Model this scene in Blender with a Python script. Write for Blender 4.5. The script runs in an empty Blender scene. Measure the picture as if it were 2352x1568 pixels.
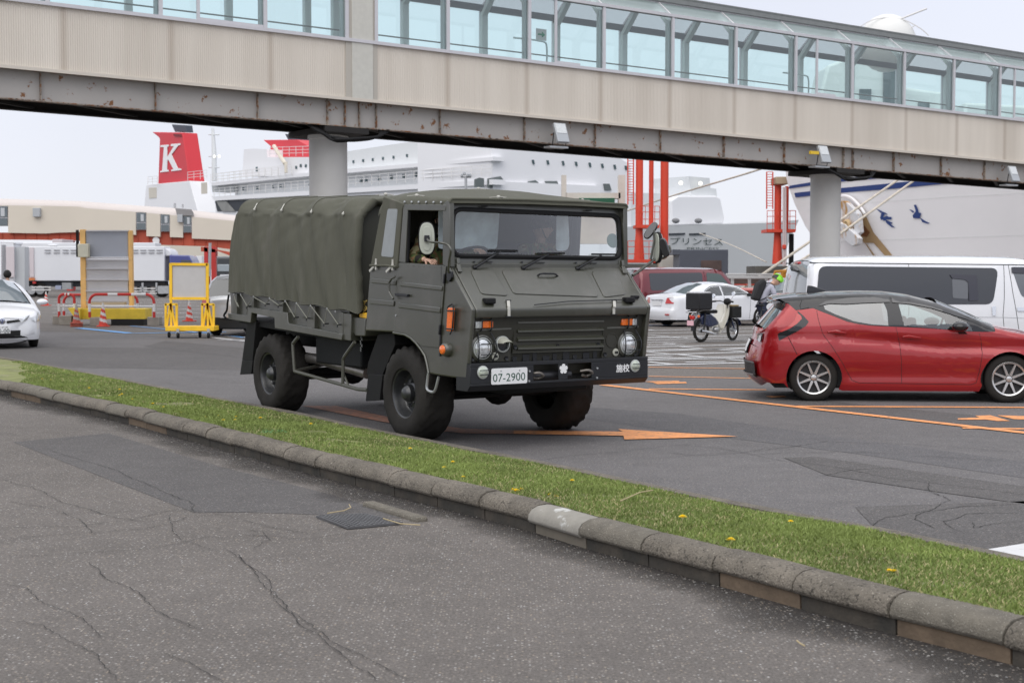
import bpy, bmesh, math, random
from mathutils import Vector, Matrix, noise
random.seed(7)
R = math.radians
C = bpy.context.scene.collection
sc = bpy.context.scene
# ------------------------------------------------------------ camera
F, CX, CY, CAMH = 3267.0, 1176.0, 784.0, 1.7
PT = math.atan((784 - 626) / F)
cd = bpy.data.cameras.new('camera'); cam = bpy.data.objects.new('camera', cd); C.objects.link(cam)
cam.location = (0, 0, CAMH); cam.rotation_euler = (R(90) - PT, 0, 0)
cd.sensor_width = 36; cd.lens = 36 * F / 2352; cd.clip_end = 5000; cd.clip_start = 0.1
cd.dof.use_dof = True; cd.dof.focus_distance = 14.0; cd.dof.aperture_fstop = 5.0
sc.camera = cam
# ------------------------------------------------------------ light
sc.view_settings.view_transform = 'Standard'; sc.view_settings.look = 'None'
sc.view_settings.exposure = 0.0; sc.view_settings.gamma = 1.0
W = bpy.data.worlds.new('World'); sc.world = W; W.use_nodes = True
nt = W.node_tree; nt.nodes.clear()
def N(t, kind, **kw):
    n = t.nodes.new(kind)
    for k, v in kw.items():
        if k in n.inputs: n.inputs[k].default_value = v
        else: setattr(n, k, v)
    return n
SUN_EL, SUN_AZ = R(46), R(200)
sky = N(nt, 'ShaderNodeTexSky', sky_type='NISHITA', sun_disc=False, sun_elevation=SUN_EL, sun_rotation=SUN_AZ)
tc = N(nt, 'ShaderNodeTexCoord'); sep = N(nt, 'ShaderNodeSeparateXYZ'); nt.links.new(tc.outputs['Generated'], sep.inputs[0])
rp = N(nt, 'ShaderNodeValToRGB'); nt.links.new(sep.outputs['Z'], rp.inputs[0])
rp.color_ramp.elements[0].position = 0.0; rp.color_ramp.elements[0].color = (0.86, 0.875, 0.94, 1)
rp.color_ramp.elements[1].position = 1.0; rp.color_ramp.elements[1].color = (1.0, 1.0, 1.0, 1)
e = rp.color_ramp.elements.new(0.25); e.color = (0.80, 0.835, 0.96, 1)
cn = N(nt, 'ShaderNodeTexNoise', Scale=2.2, Detail=4.0); nt.links.new(tc.outputs['Generated'], cn.inputs['Vector'])
cr = N(nt, 'ShaderNodeMapRange'); cr.inputs['From Min'].default_value = .3; cr.inputs['From Max'].default_value = .7
cr.inputs['To Min'].default_value = 10.1; cr.inputs['To Max'].default_value = 11.2; nt.links.new(cn.outputs['Fac'], cr.inputs['Value'])
zr = N(nt, 'ShaderNodeMapRange'); nt.links.new(sep.outputs['Z'], zr.inputs['Value'])
zr.inputs['From Min'].default_value = .3; zr.inputs['From Max'].default_value = 1; zr.inputs['To Min'].default_value = 1; zr.inputs['To Max'].default_value = 1.45
m1 = N(nt, 'ShaderNodeMath', operation='MULTIPLY'); nt.links.new(cr.outputs[0], m1.inputs[0]); nt.links.new(zr.outputs[0], m1.inputs[1])
vm = N(nt, 'ShaderNodeVectorMath', operation='SCALE'); nt.links.new(rp.outputs[0], vm.inputs[0]); nt.links.new(m1.outputs[0], vm.inputs['Scale'])
mx = N(nt, 'ShaderNodeMixRGB'); mx.inputs[0].default_value = 0.93
nt.links.new(sky.outputs[0], mx.inputs[1]); nt.links.new(vm.outputs[0], mx.inputs[2])
bg = N(nt, 'ShaderNodeBackground'); bg.inputs['Strength'].default_value = 0.1; nt.links.new(mx.outputs[0], bg.inputs['Color'])
wo = N(nt, 'ShaderNodeOutputWorld'); nt.links.new(bg.outputs[0], wo.inputs[0])
sd = bpy.data.lights.new('sun', 'SUN'); sd.energy = 1.3; sd.angle = R(65); sd.color = (1, .96, .9)
so = bpy.data.objects.new('sun', sd); C.objects.link(so)
sdir = Vector((math.sin(SUN_AZ) * math.cos(SUN_EL), math.cos(SUN_AZ) * math.cos(SUN_EL), math.sin(SUN_EL)))
so.rotation_euler = sdir.to_track_quat('Z', 'Y').to_euler(); so.location = (0, -5, 30)
# ------------------------------------------------------------ pixel tools (points of the photo, 2352 wide, to places in the world)
def ray(x, y):
    d = Vector(((x - CX) / F, 1, -(y - CY) / F)); c, s = math.cos(PT), math.sin(PT)
    return Vector((d.x, d.y * c + d.z * s, -d.y * s + d.z * c))
EYE = Vector((0, 0, CAMH))
def G(x, y, z=0.0):
    d = ray(x, y); return EYE + d * ((z - CAMH) / d.z)
def DP(x, y, Y):
    d = ray(x, y); return EYE + d * (Y / d.y)
def zf(x0, y0, w, outw=2352):
    s = w / outw * .57422
    return lambda u, v: (x0 * .57422 + s * u, y0 * .57422 + s * v)
z1 = zf(1400, 700, 1300, 2265); z2 = zf(850, 700, 950, 1862); z3 = zf(900, 1200, 1000); z4 = zf(1750, 1180, 900)
z5 = zf(2450, 950, 850); z6 = zf(2950, 950, 1146); z7 = zf(0, 850, 1000); z8 = zf(550, 450, 750)
za = zf(2400, 600, 900); zb = zf(3000, 650, 1096); zc = zf(0, 780, 900); zd = zf(1600, 720, 900)
ze = zf(0, 1000, 500, 1867); zg = zf(600, 850, 400, 1140); zk = zf(1000, 500, 1600)
class Frame:
    """local frame: origin on the ground, x forward, y left, z up"""
    def __init__(s, o, ang):
        s.o = Vector((o[0], o[1], 0)); s.h = Vector((math.cos(ang), math.sin(ang), 0)); s.l = Vector((-s.h.y, s.h.x, 0)); s.ang = ang
    def loc(s, p):
        d = p - s.o; return Vector((d.dot(s.h), d.dot(s.l), p.z))
    def hit(s, px, p0, n):
        """ray through the pixel against a plane given in local coordinates"""
        d = ray(*px); e = s.loc(EYE); dl = Vector((d.dot(s.h), d.dot(s.l), d.z)); n = Vector(n)
        return e + dl * ((Vector(p0) - e).dot(n) / dl.dot(n))
    def S(s, px, y): return s.hit(px, (0, y, 0), (0, 1, 0))
    def X(s, px, x): return s.hit(px, (x, 0, 0), (1, 0, 0))
    def surf(s, px, f, sgn):
        y = f(0, .8) * sgn
        for k in range(12):
            p = s.S(px, y); y = .5 * y + .5 * f(p.x, p.z) * sgn
        return p
# ------------------------------------------------------------ materials
MATS = {}
def mat(name, col, rough=.5, metal=0.0, coat=0.0, spec=.5, var=0.0, vs=6.0, bump=0.0, bs=40.0, emit=None, es=1.0, trans=0.0, alpha=1.0, speck=None, dirt=None):
    if name in MATS: return MATS[name]
    m = bpy.data.materials.new(name); MATS[name] = m; m.use_nodes = True
    t = m.node_tree; b = t.nodes['Principled BSDF']
    b.inputs['Base Color'].default_value = (*col, 1); b.inputs['Roughness'].default_value = rough
    b.inputs['Metallic'].default_value = metal; b.inputs['Coat Weight'].default_value = coat; b.inputs['Coat Roughness'].default_value = .04 if coat > .6 else .28
    b.inputs['Specular IOR Level'].default_value = spec; b.inputs['Transmission Weight'].default_value = trans; b.inputs['Alpha'].default_value = alpha
    if emit: b.inputs['Emission Color'].default_value = (*emit, 1); b.inputs['Emission Strength'].default_value = es
    co = N(t, 'ShaderNodeTexCoord')
    last = None
    if var or speck or dirt:
        n = N(t, 'ShaderNodeTexNoise', Scale=vs, Detail=6.0, Roughness=.6); t.links.new(co.outputs['Object'], n.inputs['Vector'])
        mr = N(t, 'ShaderNodeMapRange'); mr.inputs['From Min'].default_value = .28; mr.inputs['From Max'].default_value = .72
        mr.inputs['To Min'].default_value = 1 - var; mr.inputs['To Max'].default_value = 1 + var; t.links.new(n.outputs['Fac'], mr.inputs['Value'])
        s = N(t, 'ShaderNodeVectorMath', operation='SCALE'); s.inputs[0].default_value = col; t.links.new(mr.outputs[0], s.inputs['Scale']); last = s.outputs[0]
        for layer in ([speck] if speck else []) + ([dirt] if dirt else []):
            c2, sc2, lo, hi, st = layer
            n2 = N(t, 'ShaderNodeTexNoise', Scale=sc2, Detail=5.0, Roughness=.65); mp = N(t, 'ShaderNodeMapping'); mp.inputs['Location'].default_value = (sc2, 3, 1); mp.inputs['Scale'].default_value = st
            t.links.new(co.outputs['Object'], mp.inputs[0]); t.links.new(mp.outputs[0], n2.inputs['Vector'])
            r2 = N(t, 'ShaderNodeMapRange'); r2.inputs['From Min'].default_value = lo; r2.inputs['From Max'].default_value = hi; t.links.new(n2.outputs['Fac'], r2.inputs['Value'])
            x = N(t, 'ShaderNodeMixRGB'); t.links.new(r2.outputs[0], x.inputs[0]); t.links.new(last, x.inputs[1]); x.inputs[2].default_value = (*c2, 1); last = x.outputs[0]
        t.links.new(last, b.inputs['Base Color'])
        n3 = N(t, 'ShaderNodeMapRange'); n3.inputs['To Min'].default_value = max(0.02, rough - .08); n3.inputs['To Max'].default_value = min(1, rough + .1)
        t.links.new(n.outputs['Fac'], n3.inputs['Value']); t.links.new(n3.outputs[0], b.inputs['Roughness'])
    if bump:
        n = N(t, 'ShaderNodeTexNoise', Scale=bs, Detail=4.0); t.links.new(co.outputs['Object'], n.inputs['Vector'])
        bp = N(t, 'ShaderNodeBump'); bp.inputs['Strength'].default_value = bump; bp.inputs['Distance'].default_value = .02
        t.links.new(n.outputs['Fac'], bp.inputs['Height']); t.links.new(bp.outputs[0], b.inputs['Normal'])
    return m
def glass(name, tint, refl=.12, rough=.02):
    """thin pane: tinted see-through plus a fresnel reflection"""
    if name in MATS: return MATS[name]
    m = bpy.data.materials.new(name); MATS[name] = m; m.use_nodes = True; t = m.node_tree; t.nodes.clear()
    tr = N(t, 'ShaderNodeBsdfTransparent'); tr.inputs[0].default_value = (*tint, 1)
    gl = N(t, 'ShaderNodeBsdfGlossy'); gl.inputs['Roughness'].default_value = rough; gl.inputs[0].default_value = (1, 1, 1, 1)
    lw = N(t, 'ShaderNodeLayerWeight'); lw.inputs[0].default_value = .35
    mr = N(t, 'ShaderNodeMapRange'); mr.inputs['To Min'].default_value = refl; mr.inputs['To Max'].default_value = 1; t.links.new(lw.outputs['Fresnel'], mr.inputs['Value'])
    mxs = N(t, 'ShaderNodeMixShader'); t.links.new(mr.outputs[0], mxs.inputs[0]); t.links.new(tr.outputs[0], mxs.inputs[1]); t.links.new(gl.outputs[0], mxs.inputs[2])
    o = N(t, 'ShaderNodeOutputMaterial'); t.links.new(mxs.outputs[0], o.inputs[0]); return m
# ------------------------------------------------------------ mesh builder
class MB:
    def __init__(s): s.v = []; s.f = []
    def add(s, vs, fs):
        k = len(s.v); s.v += [Vector(p) for p in vs]; s.f += [tuple(i + k for i in f) for f in fs]; return s
    def box(s, a, b):
        (x0, x1), (y0, y1), (z0, z1_) = sorted((a[0], b[0])), sorted((a[1], b[1])), sorted((a[2], b[2]))
        return s.add([(x0, y0, z0), (x1, y0, z0), (x1, y1, z0), (x0, y1, z0), (x0, y0, z1_), (x1, y0, z1_), (x1, y1, z1_), (x0, y1, z1_)],
                     [(0, 3, 2, 1), (4, 5, 6, 7), (0, 1, 5, 4), (1, 2, 6, 5), (2, 3, 7, 6), (3, 0, 4, 7)])
    def ext(s, poly, vec):
        vec = Vector(vec); P = [Vector(p) for p in poly]; n = len(P)
        return s.add(P + [p + vec for p in P], [tuple(range(n))[::-1], tuple(range(n, 2 * n))] + [(i, (i + 1) % n, n + (i + 1) % n, n + i) for i in range(n)])
    def sheet(s, poly): return s.add(poly, [tuple(range(len(poly)))])
    def bar(s, a, b, w, h, up=(0, 0, 1)):
        a = Vector(a); b = Vector(b); d = (b - a).normalized(); u = Vector(up); sd_ = d.cross(u)
        if sd_.length < 1e-4: sd_ = d.cross(Vector((1, 0, 0)))
        sd_.normalize(); u = sd_.cross(d).normalized(); sd_ *= w / 2; u *= h / 2
        return s.ext([a - sd_ - u, a + sd_ - u, a + sd_ + u, a - sd_ + u], b - a)
    def tube(s, pts, r, n=8, closed=False):
        P = [Vector(p) for p in pts]; m = len(P); rr = r if isinstance(r, (list, tuple)) else [r] * m; vs = []; fs = []; ref = None
        for i, p in enumerate(P):
            if closed: d = P[(i + 1) % m] - P[i - 1]
            else: d = P[min(i + 1, m - 1)] - P[max(i - 1, 0)]
            d.normalize()
            if ref is None: ref = d.orthogonal().normalized()
            ref = (ref - d * ref.dot(d)).normalized(); q = d.cross(ref)
            for k in range(n):
                a = 2 * math.pi * k / n; vs.append(p + (ref * math.cos(a) + q * math.sin(a)) * rr[i])
        for i in range(m if closed else m - 1):
            j = (i + 1) % m
            for k in range(n): fs.append((i * n + k, i * n + (k + 1) % n, j * n + (k + 1) % n, j * n + k))
        if not closed: fs += [tuple(range(n))[::-1], tuple(range((m - 1) * n, m * n))]
        return s.add(vs, fs)
    def lathe(s, prof, c, ax, n=24, cap=True):
        c = Vector(c); ax = Vector(ax).normalized(); u = ax.orthogonal().normalized(); w = ax.cross(u); vs = []; fs = []
        for r, h in prof:
            for k in range(n):
                a = 2 * math.pi * k / n; vs.append(c + ax * h + (u * math.cos(a) + w * math.sin(a)) * r)
        for i in range(len(prof) - 1):
            for k in range(n): fs.append((i * n + k, i * n + (k + 1) % n, (i + 1) * n + (k + 1) % n, (i + 1) * n + k))
        if cap: fs += [tuple(range(n))[::-1], tuple(range((len(prof) - 1) * n, len(prof) * n))]
        return s.add(vs, fs)
    def ball(s, c, r, n=12, sc_=(1, 1, 1)):
        c = Vector(c); vs = []; fs = []; m = n // 2
        for i in range(m + 1):
            t = math.pi * i / m
            for k in range(n):
                a = 2 * math.pi * k / n; vs.append(c + Vector((math.sin(t) * math.cos(a) * sc_[0], math.sin(t) * math.sin(a) * sc_[1], math.cos(t) * sc_[2])) * r)
        for i in range(m):
            for k in range(n): fs.append((i * n + k, i * n + (k + 1) % n, (i + 1) * n + (k + 1) % n, (i + 1) * n + k))
        return s.add(vs, fs)
    def grid(s, rows, closed=False):
        n = len(rows[0]); k0 = [p for r in rows for p in r]; fs = []
        for i in range(len(rows) - 1):
            for j in range(n if closed else n - 1):
                fs.append((i * n + j, i * n + (j + 1) % n, (i + 1) * n + (j + 1) % n, (i + 1) * n + j))
        return s.add(k0, fs)
    def build(s, name, m, parent=None, bevel=0, smooth=35, seg=2, label=None, weld=False, recalc=True):
        me = bpy.data.meshes.new(name); me.from_pydata([tuple(p) for p in s.v], [], s.f); 
        bm = bmesh.new(); bm.from_mesh(me)
        if weld: bmesh.ops.remove_doubles(bm, verts=bm.verts, dist=1e-4)
        if recalc: bmesh.ops.recalc_face_normals(bm, faces=bm.faces)
        bm.to_mesh(me); bm.free()
        if smooth: me.shade_smooth(); me.set_sharp_from_angle(angle=R(smooth))
        o = bpy.data.objects.new(name, me); C.objects.link(o); me.materials.append(m)
        if parent: o.parent = parent
        if bevel:
            b = o.modifiers.new('bevel', 'BEVEL'); b.width = bevel; b.segments = seg; b.limit_method = 'ANGLE'; b.angle_limit = R(40)
        if label: o['label'] = label
        return o
def tag(o, label=None, cat=None, group=None, kind=None):
    if label: o['label'] = label
    if cat: o['category'] = cat
    if group: o['group'] = group
    if kind: o['kind'] = kind
    return o
def thing(name, label, cat, loc=(0, 0, 0), rz=0, group=None):
    o = bpy.data.objects.new(name, None); C.objects.link(o); o.location = loc; o.rotation_euler = (0, 0, rz); o.empty_display_size = .2
    return tag(o, label, cat, group)
def copy_tree(o, parent=None):
    c = o.copy(); C.objects.link(c); c.parent = parent
    for ch in list(o.children): copy_tree(ch, c)
    return c
def text_mb(txt, origin, right, up, size, depth=0, mbx=None, sx=1.0):
    """lettering as mesh, centred at origin; size = letter height"""
    cu = bpy.data.curves.new('t', 'FONT'); cu.body = txt; cu.size = size; cu.align_x = 'CENTER'; cu.align_y = 'CENTER'; cu.resolution_u = 3
    ob = bpy.data.objects.new('t', cu); C.objects.link(ob); dg = bpy.context.evaluated_depsgraph_get()
    me = bpy.data.meshes.new_from_object(ob.evaluated_get(dg)); bpy.data.objects.remove(ob); mb = mbx or MB()
    r = Vector(right).normalized(); u = Vector(up).normalized(); o = Vector(origin)
    mb.add([o + r * p.co.x * sx + u * p.co.y for p in me.vertices], [tuple(f.vertices) for f in me.polygons]); bpy.data.meshes.remove(me); return mb
def lerp(a, b, t): return a + (b - a) * t
def smooth_path(pts, k=6):
    P = [Vector(p) for p in pts]; out = []
    for i in range(len(P) - 1):
        p0 = P[max(i - 1, 0)]; p1 = P[i]; p2 = P[i + 1]; p3 = P[min(i + 2, len(P) - 1)]
        for j in range(k):
            t = j / k; out.append(.5 * ((2 * p1) + (p2 - p0) * t + (2 * p0 - 5 * p1 + 4 * p2 - p3) * t * t + (3 * p1 - p0 - 3 * p2 + p3) * t ** 3))
    out.append(P[-1]); return out
def nz(x, y=0, z=0): return noise.noise(Vector((x, y, z)))
M_ol = mat('olive_paint', (.036, .037, .024), .36, coat=.45, var=.10, vs=3, spec=1.0, bump=.02, bs=60, dirt=((.085, .08, .068), 2.5, .5, .85, (1, 1, 1)))
M_ol.node_tree.nodes['Principled BSDF'].inputs['IOR'].default_value = 1.5
M_blk = mat('black_rubber', (.009, .009, .010), .65, spec=.3, var=.15, vs=9)
M_blkm = mat('black_metal', (.01, .011, .014), .42, var=.2, vs=5)
M_steel = mat('galvanised_steel', (.45, .46, .47), .4, .7, var=.1)
M_tyre = mat('tyre_rubber', (.021, .019, .017), .8, spec=.3, var=.35, vs=4, bump=.1, bs=30)
M_orange = mat('orange_lens', (.85, .16, .01), .15, coat=1, var=.15, vs=60)
M_clear = mat('clear_lens', (.62, .64, .64), .12, .3, coat=1, var=.25, vs=40)
M_red = mat('red_lens', (.5, .015, .012), .15, coat=1)
M_white = mat('white_carpaint', (.78, .79, .82), .3, coat=1, var=.02)
M_dglass = mat('dark_car_glass', (.012, .015, .017), .06, coat=1, spec=.8)
M_chrome = mat('chrome', (.75, .76, .78), .12, 1.0)
# ============================================================ GROUND
def asphalt(name, base, lo=.82, hi=1.18, stone=.5, seed=0, worn=None):
    if name in MATS: return MATS[name]
    m = bpy.data.materials.new(name); MATS[name] = m; m.use_nodes = True; t = m.node_tree; b = t.nodes['Principled BSDF']
    co = N(t, 'ShaderNodeTexCoord'); L = t.links.new
    def nn(scale, det=3.0, ro=.6):
        n = N(t, 'ShaderNodeTexNoise', Scale=scale, Detail=det, Roughness=ro); mp = N(t, 'ShaderNodeMapping'); mp.inputs['Location'].default_value = (seed, seed * 2, 0)
        L(co.outputs['Object'], mp.inputs[0]); L(mp.outputs[0], n.inputs['Vector']); return n.outputs['Fac']
    def mrange(x, a, b_, c, d):
        r = N(t, 'ShaderNodeMapRange'); r.inputs['From Min'].default_value = a; r.inputs['From Max'].default_value = b_; r.inputs['To Min'].default_value = c; r.inputs['To Max'].default_value = d; L(x, r.inputs['Value']); return r.outputs[0]
    big = mrange(nn(.35, 4), .3, .7, lo, hi); mid = mrange(nn(3.5, 5, .7), .3, .7, .90, 1.10)
    fine = mrange(nn(60, 3, .85), .32, .68, .55, 1.45)
    mu = N(t, 'ShaderNodeMath', operation='MULTIPLY'); L(big, mu.inputs[0]); L(mid, mu.inputs[1])
    mu2 = N(t, 'ShaderNodeMath', operation='MULTIPLY'); L(mu.outputs[0], mu2.inputs[0]); L(fine, mu2.inputs[1])
    sv = N(t, 'ShaderNodeVectorMath', operation='SCALE'); sv.inputs[0].default_value = base; L(mu2.outputs[0], sv.inputs['Scale'])
    vo = N(t, 'ShaderNodeTexVoronoi', Scale=62.0); L(co.outputs['Object'], vo.inputs['Vector'])
    sx = N(t, 'ShaderNodeSeparateXYZ'); L(vo.outputs['Color'], sx.inputs[0])
    st = mrange(sx.outputs[0], .60, .97, 0, stone); dd = mrange(vo.outputs['Distance'], .25, .45, 1, 0)
    mm = N(t, 'ShaderNodeMath', operation='MULTIPLY'); L(st, mm.inputs[0]); L(dd, mm.inputs[1])
    cr_ = N(t, 'ShaderNodeValToRGB'); L(sx.outputs[1], cr_.inputs[0]); cr_.color_ramp.elements[0].color = (.40, .37, .33, 1); cr_.color_ramp.elements[1].color = (.52, .52, .52, 1)
    e = cr_.color_ramp.elements.new(.25); e.color = (.34, .27, .2, 1)
    mx_ = N(t, 'ShaderNodeMixRGB'); L(mm.outputs[0], mx_.inputs[0]); L(sv.outputs[0], mx_.inputs[1]); L(cr_.outputs[0], mx_.inputs[2]); out = mx_.outputs[0]
    L(out, b.inputs['Base Color']); b.inputs['Roughness'].default_value = .85; b.inputs['Specular IOR Level'].default_value = .35
    bp = N(t, 'ShaderNodeBump'); bp.inputs['Strength'].default_value = .35; bp.inputs['Distance'].default_value = .008; L(fine, bp.inputs['Height']); L(bp.outputs[0], b.inputs['Normal'])
    return m
A_near = asphalt('asphalt', (.138, .124, .114), .82, 1.14, .95)
A_dark = asphalt('asphalt_patch', (.098, .092, .091), .92, 1.1, .45, 5)
A_road = asphalt('asphalt_road', (.134, .127, .128), .86, 1.1, .6, 9)
mb = MB().sheet([(-400, -40, 0), (400, -40, 0), (400, 40, 0), (60, 62, 0), (24, 88, 0), (14, 112, 0), (-20, 165, 0), (-400, 700, 0)])
tag(mb.build('ground', A_near), kind='structure')
tag(MB().sheet([(-3000, 30, -2.6), (3000, 30, -2.6), (3000, 3000, -2.6), (-3000, 3000, -2.6)]).build('water', mat('sea_water', (.03, .05, .055), .15, bump=.3, bs=2)), kind='structure')
qw = MB()
for a, b in zip([(400, 40), (60, 62), (24, 88), (14, 112), (-20, 165)], [(60, 62), (24, 88), (14, 112), (-20, 165), (-400, 700)]):
    qw.sheet([(a[0], a[1], -.002), (b[0], b[1], -.002), (b[0], b[1], -4), (a[0], a[1], -4)])
tag(qw.build('quay_wall', mat('quay_concrete', (.25, .24, .22), .9, var=.2)), 'weathered concrete face of the quay below the parking area', 'quay wall')
def gpoly(pts, z, name, m, zz=0):
    return tag(MB().sheet([Vector((*G(*p)[:2], z)) for p in pts]).build(name, m, smooth=0), kind='structure')
# far road is smoother and greyer than the near lane
far_edge = [(-500, 748), (-60, 820), (55, 838), (256, 877), (513, 930), (696, 965), (861, 1003.5), (1321, 1097), (1526, 1144), (1790, 1199), (2016, 1240), (2352, 1312), (3200, 1500)]
gpoly(far_edge + [(4200, 1120), (3400, 985), (2500, 905), (2300, 880), (1480, 865), (1000, 800), (500, 775), (0, 758), (-900, 712), (-900, 725)], .002, 'road', A_road)
gpoly([(1330, 960), (1500, 985), (1950, 1040), (2352, 1098), (2900, 1180), (2900, 1120), (2352, 1060), (1900, 1000), (1560, 950), (1340, 935)], .004, 'road_patch', asphalt('asphalt_mid', (.108, .104, .108), .92, 1.1, .5, 3))
gpoly([(1964, 1165), (2352, 1152), (2800, 1140), (3200, 1330), (2330, 1305), (2030, 1236)], .006, 'road_patch', A_dark)
gpoly([(1800, 1052), (1880, 1050), (2352, 1118), (2800, 1175), (2800, 1215), (2352, 1158), (2150, 1130), (1900, 1092)], .006, 'road_patch', A_dark)
gpoly([(30, 1015), (250, 995), (500, 1070), (760, 1135), (930, 1190), (740, 1182), (560, 1176), (445, 1177)], .002, 'asphalt_patch', A_dark)
gpoly([(-40, 795), (420, 800), (620, 830), (560, 850), (-40, 842)], .004, 'road_patch', A_dark)
gpoly([(380, 783), (700, 812), (700, 840), (560, 822), (330, 796)], .006, 'road_patch', A_dark)
gpoly([(1690, 915), (1800, 912), (2352, 965), (2900, 1010), (2900, 1035), (2352, 990), (2050, 955)], .004, 'road_patch', A_dark)
# cracks: thin dark wandering strips lying in the asphalt
M_crack = mat('crack_tar', (.02, .019, .018), .95)
cr = MB()
def crack(pts, w=.012, z=.0075, jit=.03, br=0):
    P = [G(*p) for p in pts]; Q = []
    for a, b in zip(P, P[1:]):
        n = max(2, int((b - a).length / .03))
        for i in range(n): Q.append(a.lerp(b, i / n))
    Q.append(P[-1]); s0 = random.random() * 50
    Q = [Vector((p.x + jit * nz(p.x * 3 + s0, p.y * 3) + .55 * jit * nz(p.x * 17, p.y * 17, s0), p.y + jit * nz(p.y * 3, p.x * 3 + s0) + .55 * jit * nz(p.y * 17, p.x * 17 + s0), z)) for p in Q]
    L, Rr = [], []
    for i, p in enumerate(Q):
        d = (Q[min(i + 1, len(Q) - 1)] - Q[max(i - 1, 0)]).normalized(); n = Vector((-d.y, d.x, 0)); ww = w * (.35 + .8 * abs(nz(i * .21, s0))) * min(1, (i + 1) / 5, (len(Q) - i) / 5)
        L.append(p + n * ww); Rr.append(p - n * ww)
    cr.grid([L, Rr])
for c in [[(0, 1185), (120, 1180), (250, 1178), (350, 1172), (445, 1177), (560, 1176), (700, 1168)], [(0, 1213), (180, 1210), (300, 1195), (405, 1170), (480, 1175)],
          [(0, 1240), (150, 1228), (330, 1215), (430, 1190), (520, 1180)], [(0, 1100), (100, 1130), (130, 1150), (230, 1180), (330, 1200)], [(480, 1178), (560, 1195), (640, 1215), (720, 1230)],
          [(0, 1280), (200, 1270), (350, 1262), (470, 1235), (620, 1230), (760, 1215), (850, 1202)], [(390, 1180), (395, 1215), (420, 1240), (500, 1265)], [(560, 1215), (600, 1225), (615, 1240), (580, 1262)],
          [(510, 1260), (560, 1290), (590, 1330), (640, 1390), (700, 1440), (790, 1500), (860, 1568)], [(540, 1270), (620, 1340), (660, 1400), (760, 1470), (950, 1568)], [(0, 1340), (60, 1352), (90, 1380), (160, 1405), (240, 1470)],
          [(200, 1290), (240, 1330), (300, 1350), (350, 1400), (470, 1450)], [(0, 1150), (90, 1163), (180, 1190), (220, 1230)], [(60, 1020), (150, 1010), (250, 996)], [(445, 1177), (445, 1160), (250, 1075), (110, 1035)],
          [(700, 1230), (760, 1222), (830, 1210), (900, 1207)], [(540, 1225), (700, 1240), (830, 1222)], [(360, 1500), (420, 1520), (520, 1568)], [(0, 1420), (100, 1440), (210, 1500), (260, 1568)]]: crack(c, .0038)
for c in [[(1230, 1060), (1330, 1045), (1420, 1040), (1530, 1025), (1600, 1020)], [(1560, 1022), (1650, 1030), (1720, 1043), (1800, 1060), (1900, 1070), (2050, 1100), (2300, 1130), (2500, 1160)],
          [(1520, 1040), (1600, 1048), (1700, 1042), (1760, 1030)], [(1510, 1055), (1640, 1042), (1720, 1040), (1850, 1022)], [(1800, 1030), (1900, 1015), (2100, 1022), (2352, 1040)], [(1730, 1045), (1830, 1040), (2000, 1040), (2300, 1060)],
          [(2130, 1108), (2140, 1130), (2180, 1150), (2130, 1175), (2030, 1190), (2010, 1210), (2040, 1232)], [(2352, 1160), (2200, 1165), (2120, 1178), (2100, 1195), (2150, 1215)], [(2352, 1178), (2220, 1182), (2170, 1200), (2200, 1222)],
          [(2352, 1200), (2280, 1205), (2240, 1215), (2230, 1200)], [(300, 845), (420, 850), (520, 862), (660, 860)], [(380, 880), (470, 893), (520, 890)], [(400, 860), (560, 880), (700, 875)], [(1880, 1095), (1960, 1080), (2080, 1075)],
          [(700, 1010), (900, 1040), (1100, 1060), (1230, 1060)]]: crack(c, .0055, .0085)
tag(cr.build('asphalt_cracks', M_crack, smooth=0), kind='stuff')
# painted markings
M_om = mat('orange_road_paint', (.80, .33, .12), .8, var=.12, vs=4, dirt=((.16, .13, .12), 14, .52, .72, (1, 1, 1)))
M_om2 = mat('shaded_orange_road_paint', (.42, .20, .13), .85, var=.1, vs=4, dirt=((.16, .13, .12), 12, .45, .7, (1, 1, 1)))  # stretch of orange paint under the truck, the truck's shade mixed into its colour
M_wm = mat('white_road_paint', (.62, .62, .63), .8, var=.06, vs=3, dirt=((.2, .2, .2), 12, .58, .8, (1, 1, 1)))
M_bm = mat('blue_road_paint', (.16, .38, .72), .8, var=.1, vs=3)
def mark(m, polys, z=.0095):
    b_ = MB()
    for p in polys: b_.sheet([Vector((*G(*q)[:2], z)) for q in p])
    return tag(b_.build('road_marking', m, smooth=0), kind='structure')
def ln(a, b, w):
    """ribbon between two photo points with a real width in metres, as a polygon of pixels"""
    A, B = G(*a), G(*b); n = (B - A).normalized().cross(Vector((0, 0, 1))) * w / 2
    return [A + n, B + n, B - n, A - n]
def marks3(m, polys, z=.0095):
    b_ = MB()
    for p in polys: b_.sheet([Vector((q.x, q.y, z)) for q in p])
    return tag(b_.build('road_marking', m, smooth=0), kind='structure')
mark(M_om2, [[(694, 933), (772, 933), (905, 962), (860, 966)], [(860, 966), (905, 962), (1060, 985), (1180, 990), (1180, 998), (1060, 996), (980, 988)]])
mark(M_om, [[(1180, 990), (1430, 993), (1420, 987), (1695, 1004), (1434, 1011), (1432, 1002.5), (1180, 998)]], .0115)
marks3(M_om, [ln((1385, 885), (2352, 995), .16), ln((2352, 995), (3000, 1068), .16)], .0115)
marks3(M_om, [ln((1490, 895), (3000, 905), .13) if 0 else ln((1490, 894), (1760, 896), .13), ln((1490, 844), (1740, 848), .1), ln((1490, 865), (1740, 870), .1), ln((1830, 934), (3000, 940), .15), ln((2210, 984), (3000, 996), .13)])
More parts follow.
